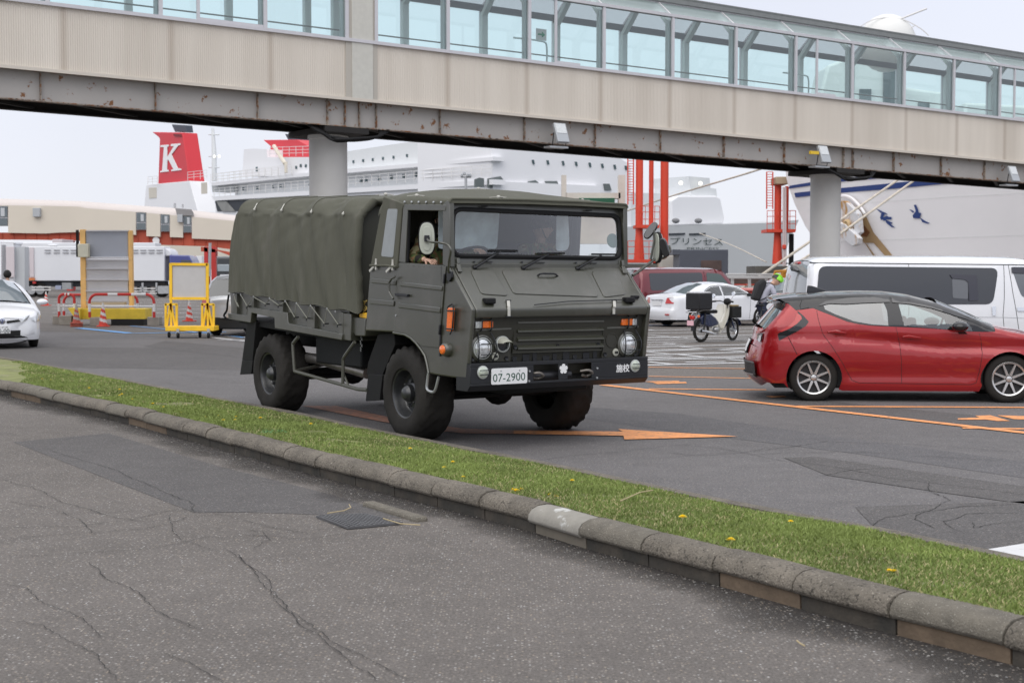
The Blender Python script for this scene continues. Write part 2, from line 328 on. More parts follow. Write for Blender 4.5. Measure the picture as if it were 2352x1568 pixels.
mark(M_om, [[(2200, 962), (2250, 960), (2240, 956), (2275, 955), (2320, 968), (2290, 968), (2268, 965), (2200, 965)], [(2290, 955), (2500, 960), (2500, 966), (2330, 964)]], .0095)
mark(M_om, [[(1478, 877), (1560, 875.5), (1560, 878), (1500, 879)], [(1500, 880), (1575, 878), (1578, 881), (1510, 883)], [(1758, 911), (1800, 909.5), (1806, 912.5), (1775, 914)]])
mark(M_wm, [[(2195, 1277), (2352, 1252), (2700, 1200), (3400, 1400), (2352, 1308)]], .0135)
WL = []
for k, (a, b, w) in enumerate([(1033, 1006, .10), (1063, 1040, .10), (1108, 1080, .12), (1120, 1098, .08), (1140, 1120, .12), (1165, 1140, .10), (1215, 1185, .12), (1262, 1222, .12), (1245, 1232, .08), (1305, 1268, .12), (1346, 1316, .12), (1362, 1332, .10), (1416, 1387, .12)]):
    A, B = z5(345, a), z5(1560, b); sl = (B[1] - A[1]) / (B[0] - A[0])
    WL.append(ln((A[0] - 60, A[1] - 60 * sl), (B[0] + 250, B[1] + 250 * sl), w * 1.6))
marks3(M_wm, WL)
WL = [ln(z5(395, 1272), z5(610, 1290), .12), ln(z5(740, 1300), z5(1000, 1325), .14), ln(z5(390, 1330), z5(660, 1320), .14), ln(z5(1180, 1245), z5(1440, 1262), .14), ln(z5(810, 1383), z5(1250, 1377), .16), ln(z5(395, 1380), z5(680, 1408), .14),
      ln(z5(390, 1190), z5(800, 1186), .14), ln(z5(560, 1178), z5(700, 1180), .25), ln(z5(760, 1213), z5(980, 1230), .14), ln(z5(400, 1080), z5(830, 1118), .1), ln(z5(360, 1020), z5(460, 1030), .1), ln(z5(1080, 1040), z5(1400, 1030), .1), ln(z5(1270, 1352), z5(1530, 1372), .14)]
marks3(M_wm, WL, .0115)
WL = []
for v in (1108, 1125, 1150, 1178, 1205, 1235): WL.append(ln(ze(690, v - 400), ze(1300, v - 390), .08))
for y in (688, 694, 701, 709, 718, 728): WL.append(ln((120, y), (700, y + 2), .22))
marks3(M_wm, WL)
marks3(M_wm, [ln((480, 775), (600, 788), .14), ln((440, 768), (600, 771), .12), ln((500, 772), (600, 777), .1), ln((500, 781), (610, 783), .1)], .0115)
marks3(M_bm, [ln((180, 754), (300, 766), .3), ln((310, 766), (520, 763), .25), ln((300, 749), (500, 768), .12), ln((500, 768), (560, 776), .12), ln((460, 757), (640, 755), .1), ln((1480, 748), (1780, 745), .25)], .0135)
# ------------------------------------------------------------ median: kerb blocks, soil, grass
def seg_interp(P, t):
    """P list of Vectors; t in metres along"""
    for a, b in zip(P, P[1:]):
        l = (b - a).length
        if t <= l or b is P[-1]: return a.lerp(b, t / l), (b - a).normalized()
        t -= l
KZ = .25
near_px = [(-500, 820), (0, 905), (290, 972), (745, 1098), (1200, 1215), (1350, 1262), (1530, 1313), (1720, 1366), (1970, 1437), (2230, 1503), (2352, 1535), (2900, 1690)]
NK = [G(*p) for p in near_px]; FK = [G(*p) for p in far_edge]
def arc(P):
    r = [0]
    for a, b in zip(P, P[1:]): r.append(r[-1] + (b - a).length)
    return r
base_s = arc(NK)[1]
M_kerb = mat('kerb_aggregate', (.165, .145, .118), .95, var=.35, vs=4, bump=.9, bs=70, speck=((.42, .38, .32), 75, .60, .68, (1, 1, 1)), dirt=((.05, .044, .036), 48, .54, .66, (1, 1, 1)))
M_kerb2 = mat('kerb_smooth_concrete', (.27, .255, .225), .9, speck=((.5, .5, .48), 5, .6, .66, (1, 1, 1)), var=.15, vs=8, bump=.2, bs=60)
M_kerb3 = mat('kerb_worn', (.15, .135, .11), .95, var=.25, vs=12, bump=.6, bs=90, speck=((.42, .4, .35), 110, .6, .68, (1, 1, 1)))
M_kbase = mat('kerb_base_concrete', (.07, .06, .048), .95, var=.3, vs=6, bump=.4, bs=30, dirt=((.045, .042, .036), 4, .4, .6, (1, 1, 1)))
M_kbase2 = mat('kerb_base_brown', (.15, .11, .075), .95, var=.25, vs=6, bump=.4, bs=30)
kerb = tag(thing('kerb', None, None), kind='structure')
total = arc(NK)[-1]; t = 0; k = 0
light_s = None
best = 9
for i in range(400):
    q, _ = seg_interp(NK, total * i / 400); dd_ = (q - G(1280, 1240)).length
    if dd_ < best: best = dd_; light_s = total * i / 400
BL = .62
t = (light_s - BL / 2) % BL - BL
while t < total - .1:
    t0, t1 = max(t, 0) + .006, min(t + BL, total) - .006
    if t1 - t0 > .05:
        m = MB(); rows = []; c0, d0 = seg_interp(NK, (t0 + t1) / 2)
        jz, jy = random.uniform(-.008, .008), random.uniform(-.008, .008)
        for q in range(5):
            p, d = seg_interp(NK, lerp(t0, t1, q / 4)); n = Vector((-d.y, d.x, 0)); 
            if n.y < 0: n = -n
            prof = [(.012, .075), (-.03, .08), (-.045, .10), (-.04, .135), (-.015, .168), (.03, .187), (.10, .192), (.14, .187), (.145, .06), (.05, .06)]
            e_ = 1 - .012 * (q in (0, 4))
            rows.append([p + n * (a * 1.0 + jy) + Vector((0, 0, z_ * e_ + jz)) for a, z_ in prof])
        m.grid(rows, True); m.sheet(rows[0]); m.sheet(rows[-1])
        is_light = abs((t + BL / 2) - light_s) < .2
        m.build('kerb_block', M_kerb2 if is_light else random.choice([M_kerb, M_kerb, M_kerb, M_kerb3]), kerb, smooth=50, bevel=.006, label='pale smooth replacement kerb block' if is_light else None)
        m = MB(); rows = []
        for q in range(3):
            p, d = seg_interp(NK, lerp(t0 + .02, t1 + .02, q / 2)); n = Vector((-d.y, d.x, 0)); n = n if n.y > 0 else -n
            rows.append([p + n * a + Vector((0, 0, z_)) for a, z_ in [(.0, -.05), (-.005, .085), (.13, .085), (.13, -.05)]])
        m.grid(rows, True); m.sheet(rows[0]); m.sheet(rows[-1])
        if k < 2000: m.build('base_block', random.choice([M_kbase, M_kbase, M_kbase, M_kbase2]) if not is_light else mat('kerb_base_pale', (.17, .15, .12), .95, var=.15), kerb, smooth=0)
    t += BL; k += 1
rows = []
for i in range(len(FK) * 6):
    p, d = seg_interp(FK, arc(FK)[-1] * i / (len(FK) * 6 - 1)); n = Vector((-d.y, d.x, 0)); n = n if n.y > 0 else -n
    rows.append([p + n * a + Vector((0, 0, z_)) for a, z_ in [(.0, -.05), (.0, .07), (-.02, .092), (-.13, .092), (-.14, -.05)]])
m = MB(); m.grid(rows, True); m.sheet(rows[0]); m.sheet(rows[-1]); m.build('far_edging', M_kerb, kerb, smooth=40)
# soil surface between the kerbs
def strip_pt(u, v):
    a, da = seg_interp(NK, u * arc(NK)[-1]); 
    # matching point on the far kerb: straight across along the view of the strip normal
    n = Vector((-da.y, da.x, 0)); n = n if n.y > 0 else -n
    bestp = None
    for c, d in zip(FK, FK[1:]):
        e1 = d - c; den = n.x * e1.y - n.y * e1.x
        if abs(den) < 1e-6: continue
        w = c - a; tt = (w.x * e1.y - w.y * e1.x) / den; ss = (w.x * n.y - w.y * n.x) / den
        if -.001 <= ss <= 1.001 and tt > 0: bestp = tt; break
    if bestp is None: bestp = 1.1
    wd = bestp - .14 - .13
    q = a + n * (.13 + wd * v)
    z = lerp(.175, .075, v ** 1.3) + .02 * math.sin(v * math.pi) + .015 * nz(q.x * 1.3, q.y * 1.3)
    return Vector((q.x, q.y, z)), wd
rows = [[strip_pt(i / 260, j / 14)[0] for j in range(15)] for i in range(8, 261)]
M_soil = mat('turf_soil', (.20, .215, .08), .95, var=.35, vs=3, bump=.5, bs=60, dirt=((.30, .26, .20), 2.6, .55, .68, (1, 1, 1)), speck=((.17, .2, .07), 30, .55, .7, (1, 1, 1)))
tag(MB().grid(rows).build('turf', M_soil), kind='structure')
gr = MB(); rnd = random.Random(3)
def bare(p):
    return p.y > 8 and nz(p.x * .9 + 5, p.y * .9 + 2) + .35 * nz(p.x * 4, p.y * 4) > .56
gm = [MB(), MB(), MB()]
area_pts = 0
for i in range(190000):
    u = .04 + .96 * rnd.random() ** .8; v = rnd.random() * 1.02 - .01
    p, wd = strip_pt(u, min(max(v, 0), 1))
    if p.y > 40 or p.x > 3.6 or 1176 + 3267 * p.x / p.y < 50 + 60 * nz(p.y, 3): continue
    dist = p.y
    dens = 1 if dist < 11 else (11 / dist) ** .7
    if rnd.random() > dens or bare(p) and rnd.random() < .93: continue
    patch = nz(p.x * .8 + 40, p.y * .8)
    h = rnd.uniform(.012, .030) * (1 + .35 * patch); a = rnd.random() * 6.283; w = rnd.uniform(.0028, .0055) * (1 if dist < 11 else dist / 11)
    lean = Vector((math.cos(a * 3.1), math.sin(a * 3.1), 0)) * h * rnd.uniform(.3, 1.2); s_ = Vector((math.cos(a), math.sin(a), 0)) * w
    k = 0 if patch + rnd.uniform(-.35, .35) > .12 else (1 if rnd.random() < .82 else 2)
    gm[k].add([p - s_, p + s_, p + lean * .45 + s_ * .7 + Vector((0, 0, h * .65)), p + lean + Vector((0, 0, h)), p + lean * .45 - s_ * .7 + Vector((0, 0, h * .65))], [(0, 1, 2, 3, 4)])
cols = [(.23, .29, .085), (.17, .225, .065), (.42, .38, .20)]
gobj = MB(); idx = []
for k in range(3): gobj.v and None
allb = MB(); mi = []
for k in range(3):
    allb.add(gm[k].v, gm[k].f); mi += [k] * len(gm[k].f)
def blade_mat(name, c):
    m = mat(name, c, .65, var=.25, vs=2.0, spec=.25); return m
go = allb.build('grass', blade_mat('grass_blade', cols[0]), smooth=0, recalc=False)
go.data.materials.append(blade_mat('grass_blade_dark', cols[1])); go.data.materials.append(blade_mat('grass_blade_dry', cols[2]))
go.data.polygons.foreach_set('material_index', mi); tag(go, kind='stuff')
go['label'] = 'short green grass covering the narrow median strip'
# dandelions
M_dan = mat('dandelion_yellow', (.85, .62, .01), .7, var=.15, vs=90); M_stem = mat('dandelion_stem', (.12, .2, .04), .7)
def dandelion(p, s, label, single):
    t_ = thing('dandelion', label, 'flower', p, rnd.random() * 6, 'yellow dandelions in the grass')
    b_ = MB(); n_ = 18
    for r_, zz, nn_ in ((.017, .0, 18), (.012, .004, 14), (.007, .007, 10)):
        for i in range(nn_):
            a = 6.283 * i / nn_ + zz * 70; d = Vector((math.cos(a), math.sin(a), 0)); q = Vector((-d.y, d.x, 0)) * .0028
            b_.add([q * .6, d * r_ + q + Vector((0, 0, zz + .004)), d * r_ * 1.1 + Vector((0, 0, zz + .003)), d * r_ - q + Vector((0, 0, zz + .004)), -q * .6], [(0, 1, 2, 3, 4)])
    b_.ball((0, 0, .004), .006, 8, (1, 1, .6)); b_.v = [v * s + Vector((0, 0, .055)) for v in b_.v]
    b_.build('flower_head', M_dan, t_, smooth=0, recalc=False)
    MB().tube([(0, 0, -.01), (.004, 0, .03), (0, 0, .056)], .0022, 6).build('stem', M_stem, t_)
    return t_
dpx = [(97, 873, ''), (116, 875, ''), (205, 894, ''), (275, 897, ''), (280, 908, ''), (275, 911, ''), (305, 920, ''), (351, 930, ''), (376, 938, ''), (414, 951, ''), (471, 961, ''), (502, 959, ''), (513, 968, ''), (542, 961, ''), (540, 968, ''), (598, 963, ''), (714, 977, ''),
       (1040, 1065, ''), (1020, 1078, ''), (942, 1034, ''), (1064, 1100, ''), (1185, 1132, ''), (1178, 1129, ''), (1197, 1128, ''), (1264, 1141, ''), (1277, 1145, ''), (1314, 1108, ''), (1568, 1193, ''), (1678, 1246, ''), (1816, 1203, ''), (2042, 1317, ''), (2053, 1318, '')]
lab = {16: 'lone yellow dandelion in the grass between the two near tyres of the army truck', 0: 'small yellow dandelion farthest to the left in the grass strip', 27: 'bright yellow dandelion alone in mid grass, right of the pale kerb block', 28: 'yellow dandelion close behind the kerb, second large one right of the pale kerb block', 29: 'tiny yellow dandelion near the far edge of the grass at right', 26: 'small yellow dandelion near the far edge of the grass, below the arrow head', 17: 'yellow dandelion right of the truck front tyre, upper one of a pair', 18: 'yellow dandelion right of the truck front tyre, lower one of a pair'}
for i, (x, y, _) in enumerate(dpx):
    p = G(x, y, .17); s = 1.0 if y > 1000 else 1.15
    if i in (21, 27, 28): s = 1.5
    if i in lab: l_ = lab[i]
    elif 1 <= i <= 9: l_ = 'yellow dandelion in the grass left of the truck rear wheel'
    elif 10 <= i <= 15: l_ = 'yellow dandelion in the cluster below the truck rear wheel'
    elif i in (19, 20): l_ = 'small yellow dandelion in the grass just left of the pair by the front tyre' if i == 19 else 'small yellow dandelion between the front tyre and the cluster on the kerb edge'
    elif 21 <= i <= 25: l_ = 'yellow dandelion in the cluster just above the pale kerb block'
    else: l_ = 'yellow dandelion at the right end of the grass strip'
    dandelion(Vector((p.x, p.y, .13)), s, l_, i in lab)
# broad-leaved weed
wd_ = MB()
pw = G(628, 1000, .14)
for i in range(34):
    a = rnd.random() * 6.283; r_ = rnd.uniform(.03, .16); d = Vector((math.cos(a), math.sin(a), 0)); q = Vector((-d.y, d.x, 0)) * .014; o_ = pw + d * rnd.uniform(0, .06)
    wd_.add([o_, o_ + d * r_ * .6 + q + Vector((0, 0, .05)), o_ + d * r_ + Vector((0, 0, .03)), o_ + d * r_ * .6 - q + Vector((0, 0, .05))], [(0, 1, 2, 3)])
tag(wd_.build('weed', mat('weed_leaf', (.07, .17, .04), .6, var=.2), smooth=0, recalc=False), 'leafy dark green weed growing in the grass by the kerb', 'weed')
# drain grate
gt = thing('drain_grate', 'grey metal drain grate set in the asphalt beside the kerb', 'drain grate', G(830, 1200))
q = [G(728, 1189), G(838, 1184), G(925, 1204), G(800, 1216)]; o_ = Vector(gt.location)
q = [p - o_ for p in q]; m = MB()
n_ = 12
for i in range(n_ + 1):
    a, b = q[0].lerp(q[3], i / n_), q[1].lerp(q[2], i / n_); m.bar(a + Vector((0, 0, .012)), b + Vector((0, 0, .012)), .011, .014)
    a, b = q[0].lerp(q[1], i / n_), q[3].lerp(q[2], i / n_); m.bar(a + Vector((0, 0, .0115)), b + Vector((0, 0, .0115)), .011, .013)
m.build('bars', mat('grate_iron', (.13, .13, .135), .6, .4, var=.2), gt, smooth=0)
MB().sheet([p + Vector((0, 0, .004)) for p in q]).build('pit', mat('pit_dark', (.012, .012, .012), .9), gt)
MB().tube([p + Vector((0, 0, .008)) for p in q], .010, 4, True).build('frame', mat('grate_iron', (.13, .13, .135)), gt)
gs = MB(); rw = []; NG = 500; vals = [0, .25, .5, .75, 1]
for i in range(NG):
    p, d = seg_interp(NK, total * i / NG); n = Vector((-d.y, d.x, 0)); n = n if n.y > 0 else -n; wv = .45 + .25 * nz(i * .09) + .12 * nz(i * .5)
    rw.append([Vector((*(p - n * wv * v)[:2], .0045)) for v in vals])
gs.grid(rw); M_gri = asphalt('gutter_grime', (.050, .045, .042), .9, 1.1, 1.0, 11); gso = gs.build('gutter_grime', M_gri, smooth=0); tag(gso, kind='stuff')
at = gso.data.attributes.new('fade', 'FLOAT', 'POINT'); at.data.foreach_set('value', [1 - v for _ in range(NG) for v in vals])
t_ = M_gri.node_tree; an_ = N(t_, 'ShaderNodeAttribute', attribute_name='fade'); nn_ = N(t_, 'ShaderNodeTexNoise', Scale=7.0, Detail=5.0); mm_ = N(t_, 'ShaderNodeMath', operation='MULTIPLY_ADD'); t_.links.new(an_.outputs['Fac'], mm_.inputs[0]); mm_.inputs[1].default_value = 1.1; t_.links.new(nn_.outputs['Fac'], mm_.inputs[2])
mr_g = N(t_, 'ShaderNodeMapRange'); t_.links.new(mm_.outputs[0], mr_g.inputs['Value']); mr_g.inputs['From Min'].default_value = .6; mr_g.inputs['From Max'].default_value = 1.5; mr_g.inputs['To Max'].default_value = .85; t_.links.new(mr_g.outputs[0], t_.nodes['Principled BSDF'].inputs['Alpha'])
a, b = G(845, 1160), G(970, 1198); tag(MB().bar(a + Vector((0, 0, .005)), b + Vector((0, 0, .005)), .10, .06).build('drain_lip', M_kerb3, smooth=0, bevel=.02), 'rough concrete lip behind the drain grate', 'drain edging')
# dry twigs and pebbles
M_twig = mat('dry_twig', (.42, .34, .2), .8)
for pts, lb in (([(752, 1178), (790, 1172), (806, 1165), (802, 1158)], 'dry bent twig lying above the drain grate'), ([(612, 1023), (630, 1020), (660, 1022)], 'short dry twig on the asphalt left of the drain'), ([(1425, 1150), (1470, 1130), (1500, 1125)], 'dry straw stalk lying on the grass'),
                ([(880, 1190), (920, 1202), (965, 1205)], 'dry twig lying on the right end of the drain grate'), ([(1830, 1470), (1840, 1478), (1848, 1482)], 'pale straw on the asphalt near the right edge of the near lane')):
    zz = .19 if 'grass' in lb else .022
    tag(MB().tube([Vector((*G(*p, zz)[:2], zz)) for p in pts], .004, 5).build('twig', M_twig), lb, 'twig', 'dry twigs and stalks')
pb = MB()
for i in range(900):
    s_ = rnd.random(); p, d = seg_interp(NK, s_ * total * .98); n = Vector((-d.y, d.x, 0)); n = n if n.y > 0 else -n
    q_ = p - n * abs(rnd.gauss(.05, .22)) + d * rnd.uniform(-.3, .3); r_ = rnd.uniform(.002, .008)
    if q_.y < 4: continue
    pb.ball((q_.x, q_.y, r_ * .5), r_, 6, (1.3, 1, .7))
tag(pb.build('gravel', mat('gravel_stone', (.22, .21, .195), .9, var=.5, vs=3), smooth=60), 'loose grit and pebbles along the gutter', kind='stuff')
# ============================================================ FOOTBRIDGE
dB = ray(6230, 742); hl = math.hypot(dB.x, dB.y); BD = Vector((dB.x / hl, dB.y / hl, 0)); BSL = dB.z / hl; BN = Vector((-BD.y, BD.x, 0))
BP0 = DP(760, 300, 43.5); BP0.z = 0
def bp(s, t, w): return BP0 + BD * s + BN * t + Vector((0, 0, w + BSL * s))
def bpx(px, t=0):
    d = ray(*px); pp = BP0 + BN * t; k = (pp - EYE).dot(BN) / d.dot(BN); q = EYE + d * k; s = (q - pp).dot(BD); return s, q.z - BSL * s
br = thing('footbridge', 'long elevated glazed footbridge with beige corrugated cladding and rusty steel girders crossing above the road', 'footbridge', (0, 0, 0))
M_clad = bpy.data.materials.new('beige_corrugated_cladding'); M_clad.use_nodes = True
t_ = M_clad.node_tree; b_ = t_.nodes['Principled BSDF']; co = N(t_, 'ShaderNodeTexCoord'); mp = N(t_, 'ShaderNodeMapping'); mp.inputs['Rotation'].default_value = (0, 0, -math.atan2(BD.y, BD.x))
t_.links.new(co.outputs['Object'], mp.inputs[0]); sx = N(t_, 'ShaderNodeSeparateXYZ'); t_.links.new(mp.outputs[0], sx.inputs[0])
nn_ = N(t_, 'ShaderNodeTexNoise', Scale=1.0, Detail=5.0); mp2 = N(t_, 'ShaderNodeMapping'); mp2.inputs['Scale'].default_value = (1.2, 1.2, .08); t_.links.new(mp.outputs[0], mp2.inputs[0]); t_.links.new(mp2.outputs[0], nn_.inputs['Vector'])
r_ = N(t_, 'ShaderNodeValToRGB'); t_.links.new(nn_.outputs['Fac'], r_.inputs[0]); r_.color_ramp.elements[0].position = .3; r_.color_ramp.elements[1].position = .7
r_.color_ramp.elements[0].color = (.58, .525, .455, 1); r_.color_ramp.elements[1].color = (.69, .635, .56, 1); pm = N(t_, 'ShaderNodeMath', operation='ADD'); t_.links.new(sx.outputs[0], pm.inputs[0]); pm.inputs[1].default_value = 303 * 4 - (BP0.dot(BD) + 4.11) + 1.515
pn = N(t_, 'ShaderNodeMath', operation='PINGPONG'); t_.links.new(pm.outputs[0], pn.inputs[0]); pn.inputs[1].default_value = 1.515
pr_ = N(t_, 'ShaderNodeMapRange'); t_.links.new(pn.outputs[0], pr_.inputs['Value']); pr_.inputs['From Min'].default_value = 1.515; pr_.inputs['From Max'].default_value = 1.36; pr_.inputs['To Min'].default_value = .5; pr_.inputs['To Max'].default_value = 0
px_ = N(t_, 'ShaderNodeMixRGB'); t_.links.new(pr_.outputs[0], px_.inputs[0]); t_.links.new(r_.outputs[0], px_.inputs[1]); px_.inputs[2].default_value = (.33, .26, .2, 1); t_.links.new(px_.outputs[0], b_.inputs['Base Color']); b_.inputs['Roughness'].default_value = .55
M_alu = mat('window_aluminium', (.58, .57, .59), .38, .3, var=.04)
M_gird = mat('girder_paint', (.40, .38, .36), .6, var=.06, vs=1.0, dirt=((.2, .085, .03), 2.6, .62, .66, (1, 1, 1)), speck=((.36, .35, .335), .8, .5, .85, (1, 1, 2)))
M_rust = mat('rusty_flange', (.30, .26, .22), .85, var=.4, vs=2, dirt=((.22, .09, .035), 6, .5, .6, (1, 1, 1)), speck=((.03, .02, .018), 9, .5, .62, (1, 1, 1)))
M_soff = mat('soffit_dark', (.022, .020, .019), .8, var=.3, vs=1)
M_bgl = glass('bridge_glass', (.85, .965, .95), .05)
M_slg = mat('frosted_sloped_glass', (.50, .60, .60), .15, alpha=.5)
M_rib = mat('portal_frame_grey', (.68, .76, .76), .5)
S0, S1, TW = -30, 62, 3.0
wcb, wsl, whd, wst, wrf = 7.05, 8.83, 10.97, 11.62, 11.86
mull = [0.1 + 3.03 * k for k in range(-10, 21)]
mull = [-8.44 - 3.1 * k for k in range(7, 0, -1)] + [-8.44, -5.29, -2.12, .54, 1.54, 4.11, 7.22, 10.28, 13.3, 16.26, 19.24, 22.24, 25.15, 28.09, 30.98] + [30.98 + 3.0 * k for k in range(1, 11)]
for side, tt in ((0, 0.0), (1, TW)):
    sg = 1 if side else -1
    m = MB(); rows_a = []; n_ = int((S1 - S0) / .0157)
    lo, hi = [], []
    for i in range(n_ + 1):
        s = S0 + (S1 - S0) * i / n_; o_ = (0, .009, .009, 0)[i % 4] * -sg
        lo.append(bp(s, tt + o_, wcb)); hi.append(bp(s, tt + o_, wsl - .06))
    m.grid([lo, hi]); o = m.build('cladding', M_clad, br, smooth=0)
    m = MB()
    m.bar(bp(S0, tt + sg * .02, wcb - .04), bp(S1, tt + sg * .02, wcb - .04), .1, .09); m.build('bottom_trim', mat('trim_beige', (.60, .55, .48), .5), br, smooth=0); m = MB()
    for w, h, d in ((wsl - .03, .10, .07), (whd + .03, .10, .06), (wst, .07, .0)):
        t0 = tt + sg * d / 2 if w < 11.3 else (.85 if not side else TW - .85)
        m.bar(bp(S0, t0, w), bp(S1, t0, w), .06 + d, h)
    m.build('rail', M_alu, br, smooth=0)
    for s in mull:
        if not (-16 < s < 46): continue
        m = MB(); m.bar(bp(s, tt + sg * .02, wsl), bp(s, tt + sg * .02, whd), .09, .11, up=BD)
        m.bar(bp(s, tt + sg * .0, whd), bp(s, .85 if not side else TW - .85, wst), .07, .07, up=BD)
        m.build('mullion', M_alu, br, smooth=0)
        m = MB(); q1, q2 = (tt - sg * .18, (.95 if not side else TW - .95))
        m.bar(bp(s, q1, wcb), bp(s, q1, whd - .15), .16, .22, up=BD); m.bar(bp(s, q1, whd - .22), bp(s, q2, wst - .1), .15, .2, up=BD)
        m.build('portal_frame', M_rib, br, smooth=0)
    m = MB(); m.sheet([bp(S0, tt, wsl), bp(S1, tt, wsl), bp(S1, tt, whd), bp(S0, tt, whd)]); m.build('window_pane', M_bgl, br, smooth=0)
    q2 = .85 if not side else TW - .85
    m = MB(); m.sheet([bp(S0, tt, whd + .05), bp(S1, tt, whd + .05), bp(S1, q2, wst), bp(S0, q2, wst)]); m.build('sloped_glazing', M_slg, br, smooth=0)
    m = MB(); m.tube([bp(-16, tt - sg * .35, wsl + .30), bp(46, tt - sg * .35, wsl + .30)], .022, 6); m.build('handrail', mat('handrail_grey', (.28, .29, .28), .4, .4), br)
    m = MB(); m.bar(bp(S0, tt - sg * .12, whd + .02), bp(S1, tt - sg * .12, whd + .02), .1, .22 if side else .06); m.build('header_beam', mat('header_slate', (.18, .2, .22), .5), br, smooth=0)
# minor mullions of the sliding sashes
for s_px in (456, 1275, 1873, 2326):
    s = bpx((s_px, 148 + .0954 * s_px))[0]
    m = MB(); m.bar(bp(s, -.03, wsl), bp(s, -.03, whd), .06, .09, up=BD); m.bar(bp(s, -.03, wsl + .05), bp(s + (1.0 if s_px != 456 else 2), -.03, wsl + .05), .04, .1); m.build('sash_stile', M_alu, br, smooth=0)
# wide beige pier of the cladding over the column
m = MB(); m.ext([bp(.70, -.06, wcb - .05), bp(1.42, -.06, wcb - .05), bp(1.42, -.06, 12), bp(.70, -.06, 12)], BN * .3); m.build('pier_panel', mat('pier_beige', (.56, .55, .50), .5, var=.06), br, bevel=.01)
m = MB(); m.ext([bp(.5, -.03, wcb - .05), bp(.70, -.03, wcb - .05), bp(.70, -.03, 12), bp(.5, -.03, 12)], BN * .3); m.ext([bp(1.42, -.03, wcb - .05), bp(1.58, -.03, wcb - .05), bp(1.58, -.03, 12), bp(1.42, -.03, 12)], BN * .3); m.build('pier_strip', mat('pier_beige_dark', (.45, .42, .37), .5), br, smooth=0)
m = MB(); m.ext([bp(S0, .8, wst + .02), bp(S1, .8, wst + .02), bp(S1, .72, wrf - .02), bp(S0, .72, wrf - .02)], (0, 0, .02)); 
m.ext([bp(S0, .74, wst + .02), bp(S1, .74, wst + .02), bp(S1, TW - .74, wst + .02), bp(S0, TW - .74, wst + .02)], (0, 0, wrf - wst)); m.build('roof', mat('roof_grey', (.20, .21, .21), .5, var=.1), br, smooth=0)
MB().ext([bp(S0, .25, wcb + .02), bp(S1, .25, wcb + .02), bp(S1, TW - .25, wcb + .02), bp(S0, TW - .25, wcb + .02)], (0, 0, .2)).build('deck', M_soff, br, smooth=0)
MB().ext([bp(S0, .95, wst - .12), bp(S1, .95, wst - .12), bp(S1, TW - .95, wst - .12), bp(S0, TW - .95, wst - .12)], (0, 0, .05)).build('ceiling', mat('ceiling_light', (.82, .86, .86), .6), br, smooth=0)
stiff = [bpx((x, 290), .3)[0] for x in (93, 356, 590, 750, 790, 823, 862, 1008, 1202, 1364, 1514, 1660, 1799, 1935, 1957, 2051, 2160, 2260)] + [33.2, 36.1, 39]
for tt, sg in ((.3, -1), (2.7, 1)):
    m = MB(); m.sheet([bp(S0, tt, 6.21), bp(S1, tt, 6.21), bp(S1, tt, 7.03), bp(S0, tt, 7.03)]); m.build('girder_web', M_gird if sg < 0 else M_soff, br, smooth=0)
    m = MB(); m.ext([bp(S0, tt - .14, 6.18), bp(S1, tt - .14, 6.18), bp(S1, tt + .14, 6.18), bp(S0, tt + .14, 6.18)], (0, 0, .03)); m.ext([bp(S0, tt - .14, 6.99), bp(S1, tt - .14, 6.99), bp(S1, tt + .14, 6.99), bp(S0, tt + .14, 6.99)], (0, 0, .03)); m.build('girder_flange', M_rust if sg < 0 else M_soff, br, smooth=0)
    if sg < 0:
        for s in stiff: MB().box((0, 0, 0), (.001, .001, .001)) ; MB().bar(bp(s, tt - .06, 6.215), bp(s, tt - .06, 6.985), .12, .022, up=BD).build('stiffener', M_rust, br, smooth=0)
m = MB()
for k in range(-9, 19):
    s = 3.03 * k + .9; m.bar(bp(s, .35, 6.75), bp(s, 2.65, 6.75), .1, .35)
    m.bar(bp(s, .4, 6.27), bp(s + 3.03, 2.6, 6.27), .12, .06)
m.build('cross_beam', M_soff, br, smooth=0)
M_col = mat('column_paint', (.55, .54, .52), .55, var=.06, vs=.8)
for px, Yc, r_ in ((759, 45.0, .60), (1861, 57.6, .60)):
    p = DP(px, 600, Yc); s = (p - BP0).dot(BD); c_ = bp(s, 1.5, 0); c_.z = 0; top = 6.15 + BSL * s
    k = (p - EYE).length / (c_ - EYE).length
    MB().lathe([(.62, 0), (.62, .01), (.60, .02), (.60, top - .25), (.64, top - .24), (.64, top)], c_, (0, 0, 1), 40).build('column', M_col, br, smooth=50)
    MB().ext([bp(s - .75, -.05 + .2, 6.0), bp(s + .75, .15, 6.0), bp(s + .75, 2.85, 6.0), bp(s - .75, 2.85, 6.0)], (0, 0, .17)).build('bearing_plate', M_soff, br, smooth=0)
    for j in range(5):
        a0 = .15 + .1 * j; pts = [bp(s - 1.2 + .07 * j, .5, 6.25), bp(s - 1.05 + .1 * j, .1, 6.0 - .04 * j), bp(s - .5, -.1 - .05 * j, 5.78 - .05 * (j % 3)), bp(s + .3, -.1 - .05 * j, 5.82 - .05 * (j % 2)), bp(s + 1.0, 0, 5.95), bp(s + 1.25 + .1 * j, .4, 6.25)]
        MB().tube(smooth_path(pts, 5), .045, 8).build('cable', M_blk, br)
